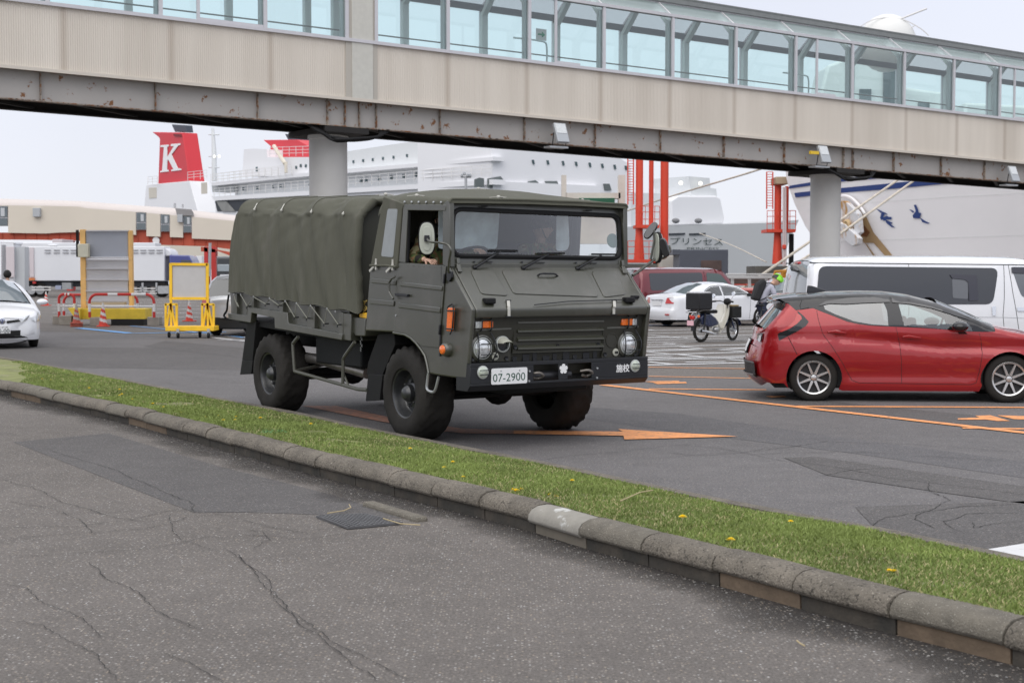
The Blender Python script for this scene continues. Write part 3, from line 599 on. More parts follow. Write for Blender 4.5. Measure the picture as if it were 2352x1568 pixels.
# floodlights and sign
for i, (x, y, lb) in enumerate(((1286, 306, 'grey floodlight hanging on the girder above the truck windscreen'), (1890, 355, 'grey floodlight with yellow bracket on the girder beside the right column'), (2325, 400, 'grey floodlight on the girder at the right edge of the picture'))):
    s, w = bpx((x, y), -.25); fl = thing('floodlight', lb, 'floodlight', bp(s, -.3, w), math.atan2(BD.y, BD.x), 'floodlights on the bridge girder')
    k_ = Matrix.Rotation(R(-22), 3, 'X')
    def tr(b): b.v = [k_ @ v for v in b.v]; return b
    tr(MB().box((-.24, -.07, -.36), (.24, .05, .34))).build('housing', mat('lamp_housing', (.42, .44, .46), .4, .3), fl, bevel=.02)
    tr(MB().box((-.2, -.085, -.05), (.2, -.068, .30))).build('lens', M_clear, fl, bevel=.01)
    MB().tube([(-.27, .02, 0), (-.27, .1, -.42), (.27, .1, -.42), (.27, .02, 0)], .02, 6).build('bracket', M_blkm, fl)
    MB().box((-.45, -.02, -.50), (.3, .35, -.44)).build('mounting_plate', M_steel, fl)
    if i == 1: MB().box((-.72, -.05, -.02), (-.3, .05, .1)).build('yellow_plug', mat('plug_yellow', (.75, .5, .03), .5), fl)
s, w = bpx(z1(0, 0)); s, w = bpx((1243.5, 80), 2.5)
MB().ext([bp(s - .22, 2.5, w - .2), bp(s + .22, 2.5, w - .2), bp(s + .22, 2.5, w + .2), bp(s - .22, 2.5, w + .2)], BN * .02).build('exit_sign', mat('sign_white', (.8, .8, .8), .4), br)
def bq(a, c): return bp(s + a, 2.49, w + c)
MB().add([bq(-.15, -.03), bq(.02, -.03), bq(.02, -.11), bq(.16, 0), bq(.02, .11), bq(.02, .03), bq(-.15, .03)], [(0, 1, 2, 3, 4, 5, 6)]).build('exit_arrow', mat('sign_green', (.01, .32, .16), .4), br)
for s_px in (1243, 1850):
    s, w = bpx((s_px, 148 + .0954 * s_px)); MB().tube(smooth_path([bp(s - .9, .3, wsl + .75), bp(s + .2, .3, wsl + .75), bp(s + .42, .3, wsl + .6), bp(s + .42, .3, wsl - .1)], 4), .03, 8).build('door_rail', M_rib, br)
# ============================================================ ARMY TRUCK
TA = math.radians(33.5); TH = (math.sin(TA), -math.cos(TA)); TL = Vector((math.cos(TA), math.sin(TA), 0))
TO = G(924, 1010) + TL * 1.05
T = Frame(TO, math.atan2(TH[1], TH[0]))
YS, YF = -1.08, 1.06            # near and far side planes
tk = thing('army_truck', 'olive green canvas covered army truck driving past, plate 07-2900, black bumper', 'truck', (T.o.x, T.o.y, 0), T.ang)
def Sd(pts, z=z1, y=YS): return [T.S(z(*p), y) for p in pts]
def Mir(pts): return [Vector((p.x, YF + YS - p.y, p.z)) for p in pts]
M_can = mat('olive_canvas', (.100, .100, .078), .8, var=.05, vs=2.2, spec=.25, bump=.10, bs=150, dirt=((.14, .135, .115), 3, .55, .8, (1, 1, .4)))
M_strap = mat('pale_webbing', (.5, .49, .45), .8); M_dk = mat('cab_interior', (.02, .021, .02), .7); M_rope = mat('grey_rope', (.2, .2, .17), .85)
M_olp = mat('olive_panel', (.034, .033, .025), .45, var=.06, spec=.45)
AA = [(140, 640), (345, 606), (670, 632), (692, 637), (850, 935), (822, 1300), (812, 1420), (720, 1412), (640, 1400), (575, 1388), (545, 1380), (532, 1310), (518, 1255), (490, 1210), (455, 1165), (418, 1128), (380, 1108), (300, 1095), (105, 1085)]
A = Sd(AA); XF = T.S(z4(325, 700), YS).x
nose = A[4]; XN = nose.x; ZN = nose.z; ZB = A[3].z; XB_ = A[3].x
# core solid
core = [Vector((p.x - (.07 if p.x > XF - .12 else 0), YS + .03, p.z - (.05 if p.z > 1.6 else .0) - (.06 if 1.2 < p.z < 1.5 and p.x > XF - .2 else 0))) for p in A]
cab = MB().ext(core, (0, YF - YS - .06, 0)).build('cab_body', M_olp, tk, smooth=30)
for q, nm in ((A, 'cab_side'), (Mir(A), 'cab_side')):
    s = 1 if q is A else -1
    MB().ext(q, (0, .045 * s, 0)).build(nm, M_ol, tk, bevel=.016, seg=3, smooth=30)
# hood slab with lip and rounded nose
nrm = Vector((ZB - ZN, 0, XN - XB_)).normalized()
hb, hn = Vector((XB_, 0, ZB)), Vector((XN, 0, ZN))
prof = [hb, hn, Vector((XN + .0, 0, ZN - .035)), Vector((XN - .012, 0, ZN - .085)), Vector((XN - .05, 0, ZN - .085)), hn - nrm * .05 - Vector((.03, 0, 0)), hb - nrm * .04]
MB().ext([Vector((p.x, YS + .046, p.z)) for p in prof], (0, YF - YS - .092, 0)).build('hood', M_ol, tk, bevel=.014, seg=3, smooth=30)
# round the two shoulder edges of the nose
def hoodp(px, off=0.0):
    return T.hit(px, hb + nrm * off, nrm)
def rrect(c, r=.04, k=5):
    """round the corners of a planar polygon of Vectors"""
    out = []; n = len(c)
    for i in range(n):
        p, a, b = c[i], c[i - 1], c[(i + 1) % n]; ra = min(r, (a - p).length * .45); rb = min(r, (b - p).length * .45)
        s, e = p + (a - p).normalized() * ra, p + (b - p).normalized() * rb
        for j in range(k + 1):
            t = j / k; out.append(s * (1 - t) ** 2 + p * 2 * t * (1 - t) + e * t * t)
    return out
for pts in ([(835, 662), (1000, 664), (1105, 845), (915, 832)], [(1052, 664), (1650, 672), (1735, 852), (1140, 830)], [(1678, 672), (1850, 672), (1925, 835), (1770, 855)]):
    MB().ext(rrect([hoodp(z1(*p)) - nrm * .004 for p in pts], .045), nrm * .013).build('hood_panel', M_ol, tk, bevel=.007, seg=3, smooth=50)
MB().tube([hoodp(z1(*p), .005 + h) for p, h in (((1305, 703), 0), ((1325, 690), .03), ((1345, 687), .035), ((1420, 688), .035), ((1435, 692), .03), ((1448, 706), 0))], .009, 6).build('hood_handle', M_blkm, tk)
for u, v in ((968, 890), (1940, 882)):
    c = hoodp(z1(u, v)); MB().box(c + Vector((-.04, -.055, -.01)), c + Vector((.045, .055, .045))).build('rubber_stop', M_blk, tk, bevel=.012)
for u in (1100, 1838):
    a = hoodp(z1(u, 880)); b = T.X(z1(u + 6, 948), XN + .004); a2 = hoodp(z1(u + 2, 925)); m = MB()
    pts = [a + nrm * .012, a2 + nrm * .014, Vector((XN + .008, a2.y, ZN - .01)), Vector((XN + .008, a2.y, ZN - .075))]
    for p, q in zip(pts, pts[1:]): m.bar(p, q, .032, .006, up=nrm)
    m.build('hood_strap', M_strap, tk, bevel=.003); m = MB(); m.tube([a + nrm * .012 + Vector((0, -.03, 0)), a + nrm * .012 + Vector((0, .03, 0))], .006, 6); m.tube([pts[-1] + Vector((0, -.035, 0)), pts[-1] + Vector((0, .035, 0))], .006, 6); m.build('strap_loop', M_blkm, tk)
MB().tube([hoodp(z1(*p), .02) for p in ((1285, 904), (1520, 880), (1900, 868), (2000, 862))], .005, 6).build('rod_antenna', M_blkm, tk)
c = hoodp(z1(1990, 860)); MB().box(c + Vector((-.03, -.05, 0)), c + Vector((.02, .04, .03))).build('antenna_mount', M_blk, tk, bevel=.01)
# windscreen frame on its slightly raked plane
wn = Vector((1, 0, .13)).normalized(); w0 = Vector((XB_ + .004, 0, ZB - .02))
def WP(u, v, off=0.0, z=z1): return T.hit(z(u, v), w0 + wn * off, wn)
wo_ = [WP(672, 188), WP(1888, 224), WP(1932, 640), WP(692, 632)]
wi_ = [WP(718, 238), WP(1872, 288), WP(1880, 580), WP(712, 562)]
inner = rrect(wi_, .11, 7)
cen = sum(wo_, Vector()) / 4
def outer_of(p):
    d = p - cen; best = None
    for i in range(4):
        a, b = wo_[i], wo_[(i + 1) % 4]; e1 = b - a; den = d.y * e1.z - d.z * e1.y
        if abs(den) < 1e-9: continue
        w = a - cen; t = (w.y * e1.z - w.z * e1.y) / den; s = (w.y * d.z - w.z * d.y) / den
        if t > 0 and -.001 <= s <= 1.001 and (best is None or t < best): best = t
    return cen + d * (best or 1)
outer = [outer_of(p) for p in inner]
# snap outer samples nearest to the corners so the frame keeps them
for cpt in wo_:
    i = min(range(len(outer)), key=lambda k: (outer[k] - cpt).length); outer[i] = cpt
m = MB(); m.grid([outer, inner, [p - wn * .05 for p in inner], [p - wn * .05 for p in outer]], True); m.grid([outer, [p - wn * .05 for p in outer]], True)
m.build('windscreen_frame', M_ol, tk, smooth=30)
MB().tube([p + wn * .008 for p in inner], .021, 8, True).build('windscreen_seal', M_blk, tk)
MB().tube([p + wn * .012 for p in rrect([WP(705, 226), WP(1886, 276), WP(1892, 592), WP(700, 575)], .13, 7)], .008, 6, True).build('seal_lip', M_blk, tk)
M_wsg = glass('windscreen_glass', (.95, 1, .99), .02, .01)
MB().sheet([p + wn * .0 for p in rrect(wi_, .11, 7)]).build('windscreen', M_wsg, tk)
MB().box(WP(700, 612) + Vector((-.02, 0, -.07)), WP(1925, 628) + Vector((.012, 0, .012))).build('cowl', M_ol, tk, bevel=.006)
for (a, b, c1, c2) in (((870, 645), (1050, 533), (975, 525), (1168, 528)), ((1208, 648), (1385, 553), (1308, 547), (1495, 545)), ((1585, 652), (1755, 556), (1683, 552), (1858, 553))):
    wp_ = MB(); wp_.tube([WP(*a, .03), WP(lerp(a[0], b[0], .35), lerp(a[1], b[1], .35), .045), WP(*b, .03)], [.016, .012, .007], 8); wp_.ball(WP(*a, .02), .024)
    w_ = wp_.build('wiper', M_blkm, tk); MB().bar(WP(*c1, .022), WP(*c2, .022), .012, .018).build('wiper_blade', M_blk, w_)
for u, v, dv in ((745, 580, 95), (1893, 595, 90)):
    a = WP(u, v, .006); b = WP(u + 3, v + 40, .012); c = hoodp(z1(u + 22, v + dv), .012); h_ = MB()
    h_.ext([WP(u - 22, v, .002), WP(u + 22, v, .002), WP(u + 22, v + 42, .002), WP(u - 22, v + 42, .002)], wn * .008); h_.bar(a + wn * .02, b + wn * .02, .03, .012); h_.bar(b + wn * .015, c, .04, .012, up=nrm); h_.ext([hoodp(z1(u - 22, v + 45)), hoodp(z1(u + 25, v + 45)), hoodp(z1(u + 38, v + dv)), hoodp(z1(u + 22, v + dv + 8))], nrm * .01)
    h_.build('windscreen_hinge', M_ol, tk, bevel=.003)
bl = MB()
for u, v in ((867, 605), (1200, 608), (1575, 612)): bl.lathe([(.01, 0), (.008, .008)], WP(u, v, .012), wn, 8)
for u, v in ((970, 606), (1335, 610), (1695, 614), (935, 218), (1665, 246)): bl.tube([WP(u - 22, v, .012), WP(u - 22, v, .03), WP(u + 22, v, .03), WP(u + 22, v, .012)], .005, 5)
bl.build('frame_fitting', M_blkm, tk)
# roof canvas of the cab
def roof_sec(x):
    xr, xf = -.36, .97; t = min(1, max(0, (x - xr) / (xf - xr)))
    zt = lerp(2.50, 2.405, t ** 1.5); crown = .075 * math.sin(min(1, (1 - t) * 1.25) * math.pi / 2) ** 1.2 + .012; r = lerp(.19, .035, min(1, t * 1.0) ** .8)
    return zt, crown, r
rows = []
zbs = 2.372
for i in range(25):
    x = lerp(-.40, .985, i / 24); zt, cw, r = roof_sec(max(x, -.36)); L = [Vector((x, YS + .002, zbs - .03))]
    for k in range(9):
        a = math.pi / 2 * k / 8; L.append(Vector((x, YS + r - r * math.cos(a), zt - r + r * math.sin(a))))
    for k in range(1, 20):
        t = k / 20; y = lerp(YS + r, YF - r, t); bow = math.sin(math.pi * t); L.append(Vector((x, y, zt + cw * bow ** .75 + .004 * nz(x * 4, y * 3))))
    for k in range(9):
        a = math.pi / 2 * (8 - k) / 8; L.append(Vector((x, YF - r + r * math.cos(a), zt - r + r * math.sin(a))))
    L.append(Vector((x, YF - .002, zbs - .03))); rows.append(L)
rear = [Vector((p.x - .10 - .22 * 0, p.y, min(p.z, 2.3) - .25 if 0 else p.z - .16)) for p in rows[0]]
ro = MB(); ro.grid([[Vector((p.x - .035, p.y, p.z - .03)) for p in rows[0]]] + rows); 
front = rows[-1]; ro.grid([front, [Vector((p.x + .012, p.y, p.z - .008)) for p in front], [Vector((p.x + .014, p.y, max(zbs - .012, p.z - .045))) for p in front]])
rf = ro.build('roof_canvas', M_can, tk, smooth=60)
MB().tube([p + Vector((.012, 0, -.004)) for p in front[1:-1]], .012, 6).build('roof_piping', M_can, tk)
# quarter canvas beside the door, with a clear window
qc = [(140, 640), (232, 150), (368, 195), (372, 215), (362, 240), (330, 600), (326, 650), (250, 640)]
for mir in (0, 1):
    P = Sd(qc, z1, YS - .012); P = Mir(P) if mir else P; s = -1 if mir else 1
    o_ = MB().ext(P, (0, .03 * s, 0)).build('quarter_canvas', M_can, tk, bevel=.01, seg=3, smooth=40)
    P = rrect(Sd([(262, 236), (332, 236), (300, 574), (216, 566)], z1, YS - .0145), .03); P = Mir(P) if mir else P
    MB().ext(P, (0, .008 * s, 0)).build('clear_window', mat('cloudy_vinyl', (.22, .24, .245), .22, coat=.6, var=.15, vs=5), tk)
back = Sd([(140, 640), (232, 150)], z1, YS)
MB().ext([Vector((back[0].x + .03, YS + .03, back[0].z - .1)), Vector((back[1].x + .03, YS + .05, 2.44)), Vector((back[1].x + .03, -.62, 2.5)), Vector((back[0].x + .03, -.62, back[0].z - .1))], (.012, 0, 0)).build('cab_back', M_can, tk)
MB().ext([Vector((back[0].x + .03, .75, back[0].z - .1)), Vector((back[1].x + .03, .75, 2.5)), Vector((back[1].x + .03, YF - .05, 2.44)), Vector((back[0].x + .03, YF - .03, back[0].z - .1))], (.012, 0, 0)).build('cab_back', M_can, tk)
M_vin = mat('daylit_rear_vinyl', (.72, .80, .83), .35, coat=.5, var=.3, vs=3.5)  # opaque pale vinyl; the brightness of daylight behind is in its colour
xb = back[0].x + .03; xt = back[1].x + .03
def bk(y, z): return Vector((lerp(xb, xt, (z - 1.67) / .8), y, z))
for y0, y1 in ((-.64, .76),): MB().ext([bk(y0, 1.67), bk(y1, 1.67), bk(y1, 2.5), bk(y0, 2.5)], (.012, 0, 0)).build('cab_back', M_can, tk)
for P in ([(400, 300), (1040, 318), (1010, 720), (400, 720)], [(1634, 362), (1756, 362), (1768, 680), (1740, 740), (1626, 740)]): MB().ext(rrect([T.hit(zd(*p), (xb + .13, 0, 0), (1, 0, -.36)) for p in P], .04), (.006, 0, 0)).build('rear_window', M_vin, tk)
# straps and buckles
def knot(P, n, u, s=1.0):
    m = MB(); n = Vector(n); u = Vector(u).normalized(); w = n.cross(u)
    m.ball(P + n * .012, .017 * s, 8, (1, 1, .8))
    for d in ((u * .06 + w * .05), (-u * .07 + w * .03), (u * .05 - w * .055)): m.bar(P + n * .014, P + n * .006 + d * s, .016, .005, up=n)
    return m.build('knotted_strap', M_strap, tk)
def roofz(x, y):
    zt, cw, r = roof_sec(x); t = min(1, max(0, (y - YS - r) / (YF - YS - 2 * r))); return zt + cw * max(0, math.sin(math.pi * t)) ** .75
for u, v in ((500, 140), (690, 103), (1045, 100), (1380, 135), (1620, 183)):
    p = T.hit(z1(u, v), (0, 0, 2.50), (0, 0, 1)); 
    for _ in range(6): p = T.hit(z1(u, v), (0, 0, roofz(min(max(p.x, -.35), .9), min(max(p.y, -1), 1))), (0, 0, 1))
    p.x = min(max(p.x, -.35), .9); knot(p + Vector((0, 0, .002)), (0, 0, 1), (.3, 1, 0), 1.2)
m = MB()
for u in (383, 432, 481, 533, 585, 637): m.lathe([(.012, 0), (.012, .01), (.006, .014)], T.S(z1(u, 189 + (u - 383) * .01), YS - .005), (0, -1, 0), 8)
m.build('snap_fastener', M_steel, tk)
for u, v in ((180, 620), (296, 625)):
    a = T.S(z1(u + 2, v - 38), YS - .02); b = T.S(z1(u, v + 40), YS - .02); m = MB(); m.bar(a, b, .022, .012, up=(0, -1, 0)); m.ball(a.lerp(b, .5), .02, 8, (1, .6, 1.2)); c = T.S(z1(u - 45, v + 50), YS - .02); m.bar(a.lerp(b, .5), c, .006, .025); m.build('canvas_buckle', M_strap, tk)
MB().tube(Sd([(140, 630), (250, 630), (320, 640)], z1, YS - .022), .012, 6).build('canvas_hem', M_can, tk)
# door
dl = [(348, 610), (668, 634), (666, 660), (655, 760), (619, 1204), (500, 1192), (455, 1160), (418, 1124), (380, 1104), (304, 1092), (330, 700)]
for mir in (0, 1):
    P = Sd(dl, z1, YS - .012); P = Mir(P) if mir else P; s = -1 if mir else 1
    dr = MB().ext(P, (0, .011 * s, 0)).build('door', M_ol, tk, bevel=.004, smooth=30)
    for rib in ([(347, 742), (637, 775), (637, 808), (347, 775)], [(335, 888), (625, 922), (624, 962), (333, 925)]):
        P = Sd(rib, z1, YS - .026); P = Mir(P) if mir else P; MB().ext(P, (0, .02 * s, 0)).build('pressed_rib', M_ol, dr, bevel=.009, seg=3, smooth=60)
    if not mir:
        h_ = MB(); h_.tube(Sd([(316, 708), (290, 722), (273, 750), (274, 812), (290, 845), (302, 862)], z1, YS - .05), .011, 8); h_.build('grab_handle', M_ol, tk)
        MB().ext(Sd([(308, 822), (396, 832), (396, 850), (312, 842)], z1, YS - .045), (0, .03, 0)).build('door_handle', M_blkm, dr, bevel=.004)
        MB().lathe([(.012, 0), (.012, .008)], T.S(z1(322, 978), YS - .012), (0, -1, 0), 10).build('door_lock', M_steel, dr)
        for q in ([(650, 688), (658, 688), (652, 756), (644, 756)], [(618, 1044), (626, 1044), (620, 1112), (612, 1112)]): MB().ext(Sd(q, z1, YS - .028), (0, .015, 0)).build('door_hinge', M_blkm, dr, bevel=.002)
        m = MB()
        for k in range(6): m.lathe([(.005, 0), (.003, .004)], T.S(z1(405 + 37 * k, 630 + 2.5 * k), YS - .012), (0, -1, 0), 6)
        m.build('rivet', M_ol, dr)
for rib in ([(146, 716), (314, 734), (314, 768), (146, 752)], [(134, 860), (302, 878), (302, 914), (134, 898)]):
    for mir in (0, 1):
        P = Sd(rib, z1, YS - .016); P = Mir(P) if mir else P; MB().ext(P, (0, .015 * (-1 if mir else 1), 0)).build('pressed_rib', M_ol, tk, bevel=.009, seg=3, smooth=60)
MB().ext(Sd([(634, 634), (640, 634), (628, 1262), (620, 1262)], z1, YS - .012), (0, .01, 0)).build('body_seam', M_blkm, tk)
# arch lip
arch = [(302, 1098), (384, 1113), (422, 1134), (460, 1170), (494, 1214), (522, 1258), (536, 1312), (548, 1380)]
MB().tube(Sd(arch, z1, YS - .004), .012, 6).build('arch_lip', M_ol, tk)
# door window frame and pillars
for mir in (0, 1):
    s = -1 if mir else 1
    def Q(pts, y=YS): P = Sd(pts, z1, y); return Mir(P) if mir else P
    f_ = MB(); f_.ext(Q([(372, 205), (402, 205), (386, 612), (340, 606)], YS - .005), (0, .04 * s, 0)); f_.ext(Q([(372, 205), (665, 205), (665, 250), (400, 246)], YS - .006), (0, .04 * s, 0)); 
    f_.build('door_frame', M_ol, tk, bevel=.005)
    MB().ext(Q([(646, 205), (672, 180), (694, 180), (700, 640), (672, 640), (645, 625)], YS - .001), (0, .05 * s, 0)).build('windscreen_pillar', M_ol, tk, bevel=.005)
    MB().ext(Q([(403, 247), (412, 247), (400, 606), (388, 604)], YS + .005), (0, .02 * s, 0)).build('window_channel', M_blk, tk)
MB().box((XB_ - 1.5, YS + .05, ZB - .04), (XB_ - .03, YF - .05, ZB - .03)).build('cab_floor', M_dk, tk)
# seats, wheel, dash
def seat(y):
    m = MB(); m.box((-.42, y - .24, 1.70), (-.30, y + .24, 2.02)); return m.build('seat_back', mat('seat_vinyl', (.03, .035, .036), .5), tk, bevel=.05, seg=3)
seat(-.52); seat(.45); seat(.0)
MB().box((.35, YS + .08, ZB - .04), (XB_ - .05, YF - .08, ZB + .02)).build('dashboard', M_dk, tk, bevel=.02)
swc = Vector((.42, -.52, 1.86)); sw = MB(); sx_ = Vector((-.45, 0, .9)).normalized(); e1 = Vector((0, 1, 0)); e2 = sx_.cross(e1)
sw.tube([swc + (e1 * math.cos(a) + e2 * math.sin(a)) * .21 for a in [6.283 * i / 28 for i in range(28)]], .013, 6, True); sw.tube([swc - e1 * .2, swc + e1 * .2], .01, 6); sw.tube([swc, swc + Vector((.2, 0, -.25))], .025, 8); sw.build('steering_wheel', M_blkm, tk)
# front grille panels (front plane)
def Xd(pts, x=XF - .055, z=z4): return [T.X(z(*p), x) for p in pts]
def slab(pts, x, d, nm, m, par=tk, bev=.003, z=z4, r=0):
    P = Xd(pts, x, z); P = rrect(P, r) if r else P
    return MB().ext(P, (-d, 0, 0)).build(nm, m, par, bevel=bev)
gp = slab([(812, 207), (1752, 196), (1708, 572), (778, 600)], XF - .045, .02, 'grille', M_olp)
for i, (l0, r0) in enumerate(((248, 232), (340, 322), (432, 412), (520, 495))):
    m = MB(); a, b = T.X(z4(826, l0 + 34), XF - .045), T.X(z4(1722, r0 + 34), XF - .045); h_ = .028
    m.add([a + Vector((0, 0, h_)), b + Vector((0, 0, h_)), b + Vector((.03, 0, .003)), a + Vector((.03, 0, .003)), a + Vector((.03, 0, -.012)), b + Vector((.03, 0, -.012)), b + Vector((0, 0, -.022)), a + Vector((0, 0, -.022))], [(0, 1, 2, 3), (3, 2, 5, 4), (4, 5, 6, 7), (0, 3, 4, 7), (1, 6, 5, 2)])
    m.build('grille_rib', M_ol, gp, smooth=0)
MB().tube([p + Vector((.003, 0, 0)) for p in Xd([(812, 207), (1752, 196), (1708, 572), (778, 600)], XF - .043)], .008, 5, True).build('grille_edge', M_ol, gp)
m = MB()
for u, v in ((812, 543), (1255, 531), (1678, 518)): m.lathe([(.022, 0), (.02, .01), (.01, .004)], T.X(z4(u, v), XF - .03), (1, 0, 0), 12)
m.build('grille_bolt', M_blkm, gp)
slab([(395, 192), (2140, 172), (2140, 208), (395, 222)], XF - .062, .01, 'shadow_gap', M_dk)
slab([(770, 600), (1715, 568), (1715, 665), (765, 690)], XF - .10, .02, 'radiator_gap', M_dk)
m = MB()
for k in range(9): c = T.X(z4(800 + 105 * k, 640 - 3 * k), XF - .09); m.box(c + Vector((-.02, -.03, -.05)), c + Vector((.02, .02 + .03 * (k % 2), .02 * (k % 3))))
m.build('front_fitting', M_blkm, tk, bevel=.004)
for side in (0, 1):
    if side == 0:
        pl = slab([(398, 222), (798, 212), (762, 692), (330, 702)], XF - .05, .02, 'lamp_panel', M_olp)
        slot = [(400, 280), (776, 264), (770, 335), (395, 350)]; bars = [((405, 246), (778, 234)), ((392, 366), (768, 350))]
    else:
        pl = slab([(1766, 206), (2122, 196), (2092, 640), (1716, 658)], XF - .05, .02, 'lamp_panel', M_olp)
        slot = [(1776, 246), (2105, 240), (2100, 308), (1772, 312)]; bars = [((1775, 222), (2112, 212)), ((1768, 345), (2100, 330))]
    slab(slot, XF - .047, .004, 'panel_slot', M_dk, pl)
    for a, b in bars: MB().bar(T.X(z4(*a), XF - .04), T.X(z4(*b), XF - .04), .02, .022).build('panel_rail', M_ol, pl, bevel=.004)
    hc, hr = ((462, 558), .098) if side == 0 else ((1984, 515), .098)
    c = T.X(z4(*hc), XF - .045)
    hd = MB(); hd.lathe([(.128, -.01), (.13, .012), (.112, .022), (.108, .0)], c, (1, 0, 0), 32, cap=False); ho = hd.build('headlight', M_ol, tk, smooth=50)
    MB().lathe([(.104, -.005), (.104, .02), (.094, .024)], c, (1, 0, 0), 32, cap=False).build('headlight_rim', mat('rim_pale', (.5, .52, .5), .3, .3), ho)
    MB().lathe([(.092, .008), (.085, .022), (.06, .034), (.03, .040), (.004, .042)], c, (1, 0, 0), 32).build('headlight_lens', mat('headlamp_glass', (.72, .74, .75), .08, .55, coat=1, var=.35, vs=22), ho)
    gd = MB(); zc_ = c
    for yo, sgn in ((-.03, -1), (.115, 1)):
        pts = [c + Vector((.012 + .055 * math.sin(math.pi * k / 8), yo + .035 * math.sin(math.pi * k / 8) * (1 if sgn > 0 else -.6) + (-.02 if sgn < 0 else -.02), lerp(.145, -.145, k / 8))) for k in range(9)]
        gd.tube(pts, .0065, 6)
    for zo in (.045, -.055): gd.tube([c + Vector((.062, -.045, zo)), c + Vector((.064, .05, zo)), c + Vector((.058, .125, zo))], .0045, 6)
    gd.build('headlight_guard', M_blkm, ho)
    if side == 0:
        b0, b1, b2, zc2 = 400, 468, 588, (274, 345)
        slab([(402, 276), (468, 274), (462, 346), (398, 350)], XF - .01, .03, 'position_lamp', M_clear, tk, .006)
        slab([(468, 273), (586, 270), (584, 342), (462, 346)], XF - .008, .035, 'turn_signal', M_orange, tk, .008)
        gx = (456, 556); gy = (232, 375)
    else:
        slab([(1930, 250), (2046, 246), (2040, 316), (1928, 318)], XF - .008, .035, 'turn_signal', M_orange, tk, .008)
        slab([(2046, 246), (2098, 246), (2094, 314), (2040, 316)], XF - .01, .03, 'position_lamp', M_clear, tk, .006)
        gx = (1990, 2078); gy = (208, 345)
    m = MB()
    for g_ in gx: m.tube([T.X(z4(g_, gy[0]), XF - .03), T.X(z4(g_ + 12, gy[0] + 22), XF + .008), T.X(z4(g_ + 10, gy[1] - 22), XF + .008), T.X(z4(g_ - 6, gy[1]), XF - .03)], .007, 6)
    m.build('lamp_bracket', M_blkm, tk)
c = T.X(z4(668, 512), XF - .045); bo = MB().lathe([(.078, 0), (.078, .03), (.066, .035), (.066, .01)], c, (1, 0, 0), 24, cap=False).build('blackout_lamp', mat('rim_pale', (.5, .52, .5)), tk)
MB().lathe([(.066, .008), (.002, .012)], c, (1, 0, 0), 24).build('lamp_glass', mat('blackout_glass', (.01, .012, .018), .1, coat=1), bo)
m = MB()
for k in range(7):
    pass
vis = [[c + Vector((.03 + d * (.10 if d else 0), .066 * math.cos(a) * (1 - .12 * d), .012 + .062 * math.sin(a) * (1 - .75 * d) + .0)) for a in [math.pi * i / 12 for i in range(13)]] for d in (0, .35, .7, 1)]
m.grid(vis); m.build('lamp_visor', mat('visor_cream', (.42, .42, .36), .5), bo, smooth=60)
for u, v in ((600, 640), (1860, 597)):
    c = T.X(z4(u, v), XF - .045); lo = MB().lathe([(.038, 0), (.038, .008), (.03, .012)], c, (1, 0, 0), 18).build('marker_lamp', mat('visor_cream', (.42, .42, .36)), tk)
    MB().box(c + Vector((.012, -.018, -.012)), c + Vector((.018, .022, .012))).build('lamp_slit', M_dk, lo, bevel=.003)
c = T.X(z4(1820, 472), XF - .048); MB().lathe([(.076, .0), (.074, .006), (.066, .006), (.064, .001)], c, (1, 0, 0), 32).build('blank_disc', M_olp, tk)
m = MB()
for u, v in ((364, 668), (720, 660), (1750, 620), (2062, 612)): m.lathe([(.022, 0), (.02, .008), (.012, .003)], T.X(z4(u, v), XF - .045), (1, 0, 0), 12)
m.build('panel_bolt', M_blkm, tk)
# bumper
XBm = T.S(z4(345, 715), YS).x
bt0, bt1 = T.X(z4(345, 712), XBm), T.X(z4(2200, 648), XBm); zt_, zb_ = (bt0.z + bt1.z) / 2, T.X(z4(345, 958), XBm).z
y0, y1 = bt0.y, bt1.y
def by(u): return T.X(z4(u, 780), XBm).y
def bz(u, v): return T.X(z4(u, v), XBm).z
bm_ = MB(); holes = [(by(1005), by(1265), bz(1130, 725), bz(1130, 892)), (by(1362), by(1612), bz(1480, 712), bz(1480, 876))]
xs = [y0, holes[0][0], holes[0][1], holes[1][0], holes[1][1], y1]; hz1 = holes[0][2]; hz0 = holes[0][3]
def bbox(ya, yb, za_, zb2): bm_.box((XBm - .012, ya, za_), (XBm, yb, zb2))
bm_.box((XBm - .012, y0, hz1), (XBm, y1, zt_)); bm_.box((XBm - .012, y0, zb_), (XBm, y1, hz0))
for a, b in ((xs[0], xs[1]), (xs[2], xs[3]), (xs[4], xs[5])): bm_.box((XBm - .012, a, hz0), (XBm, b, hz1))
bm_.ext([(XBm - .26, y0, zt_), (XBm - .012, y0, zt_), (XBm - .012, y0, zb_), (XBm - .06, y0, zb_ - .05), (XBm - .26, y0, zb_ - .05)], (0, .02, 0))
bm_.ext([(XBm - .26, y1, zt_), (XBm - .012, y1, zt_), (XBm - .012, y1, zb_ + .05), (XBm - .06, y1, zb_ - .05), (XBm - .26, y1, zb_ - .05)], (0, -.02, 0))
bm_.box((XBm - .26, y0, zt_ - .012), (XBm - .012, y1, zt_)); bm_.add([(XBm, y0, zb_), (XBm, y1, zb_), (XBm - .05, y1, zb_ - .05), (XBm - .05, y0, zb_ - .05)], [(0, 1, 2, 3)])
bmp = bm_.build('bumper', M_blkm, tk, bevel=.004, weld=False)
MB().box((XBm - .30, y0 + .3, zb_ - .02), (XBm - .2, y1 - .3, zt_ - .03)).build('bumper_backing', M_dk, bmp)
MB().tube([(XBm - .1, holes[0][0] + .02, bz(1130, 845)), (XBm - .1, holes[0][1] + .2, bz(1130, 845))], .045, 12).build('winch_tube', mat('winch_grey', (.05, .05, .055), .4, .5), bmp)
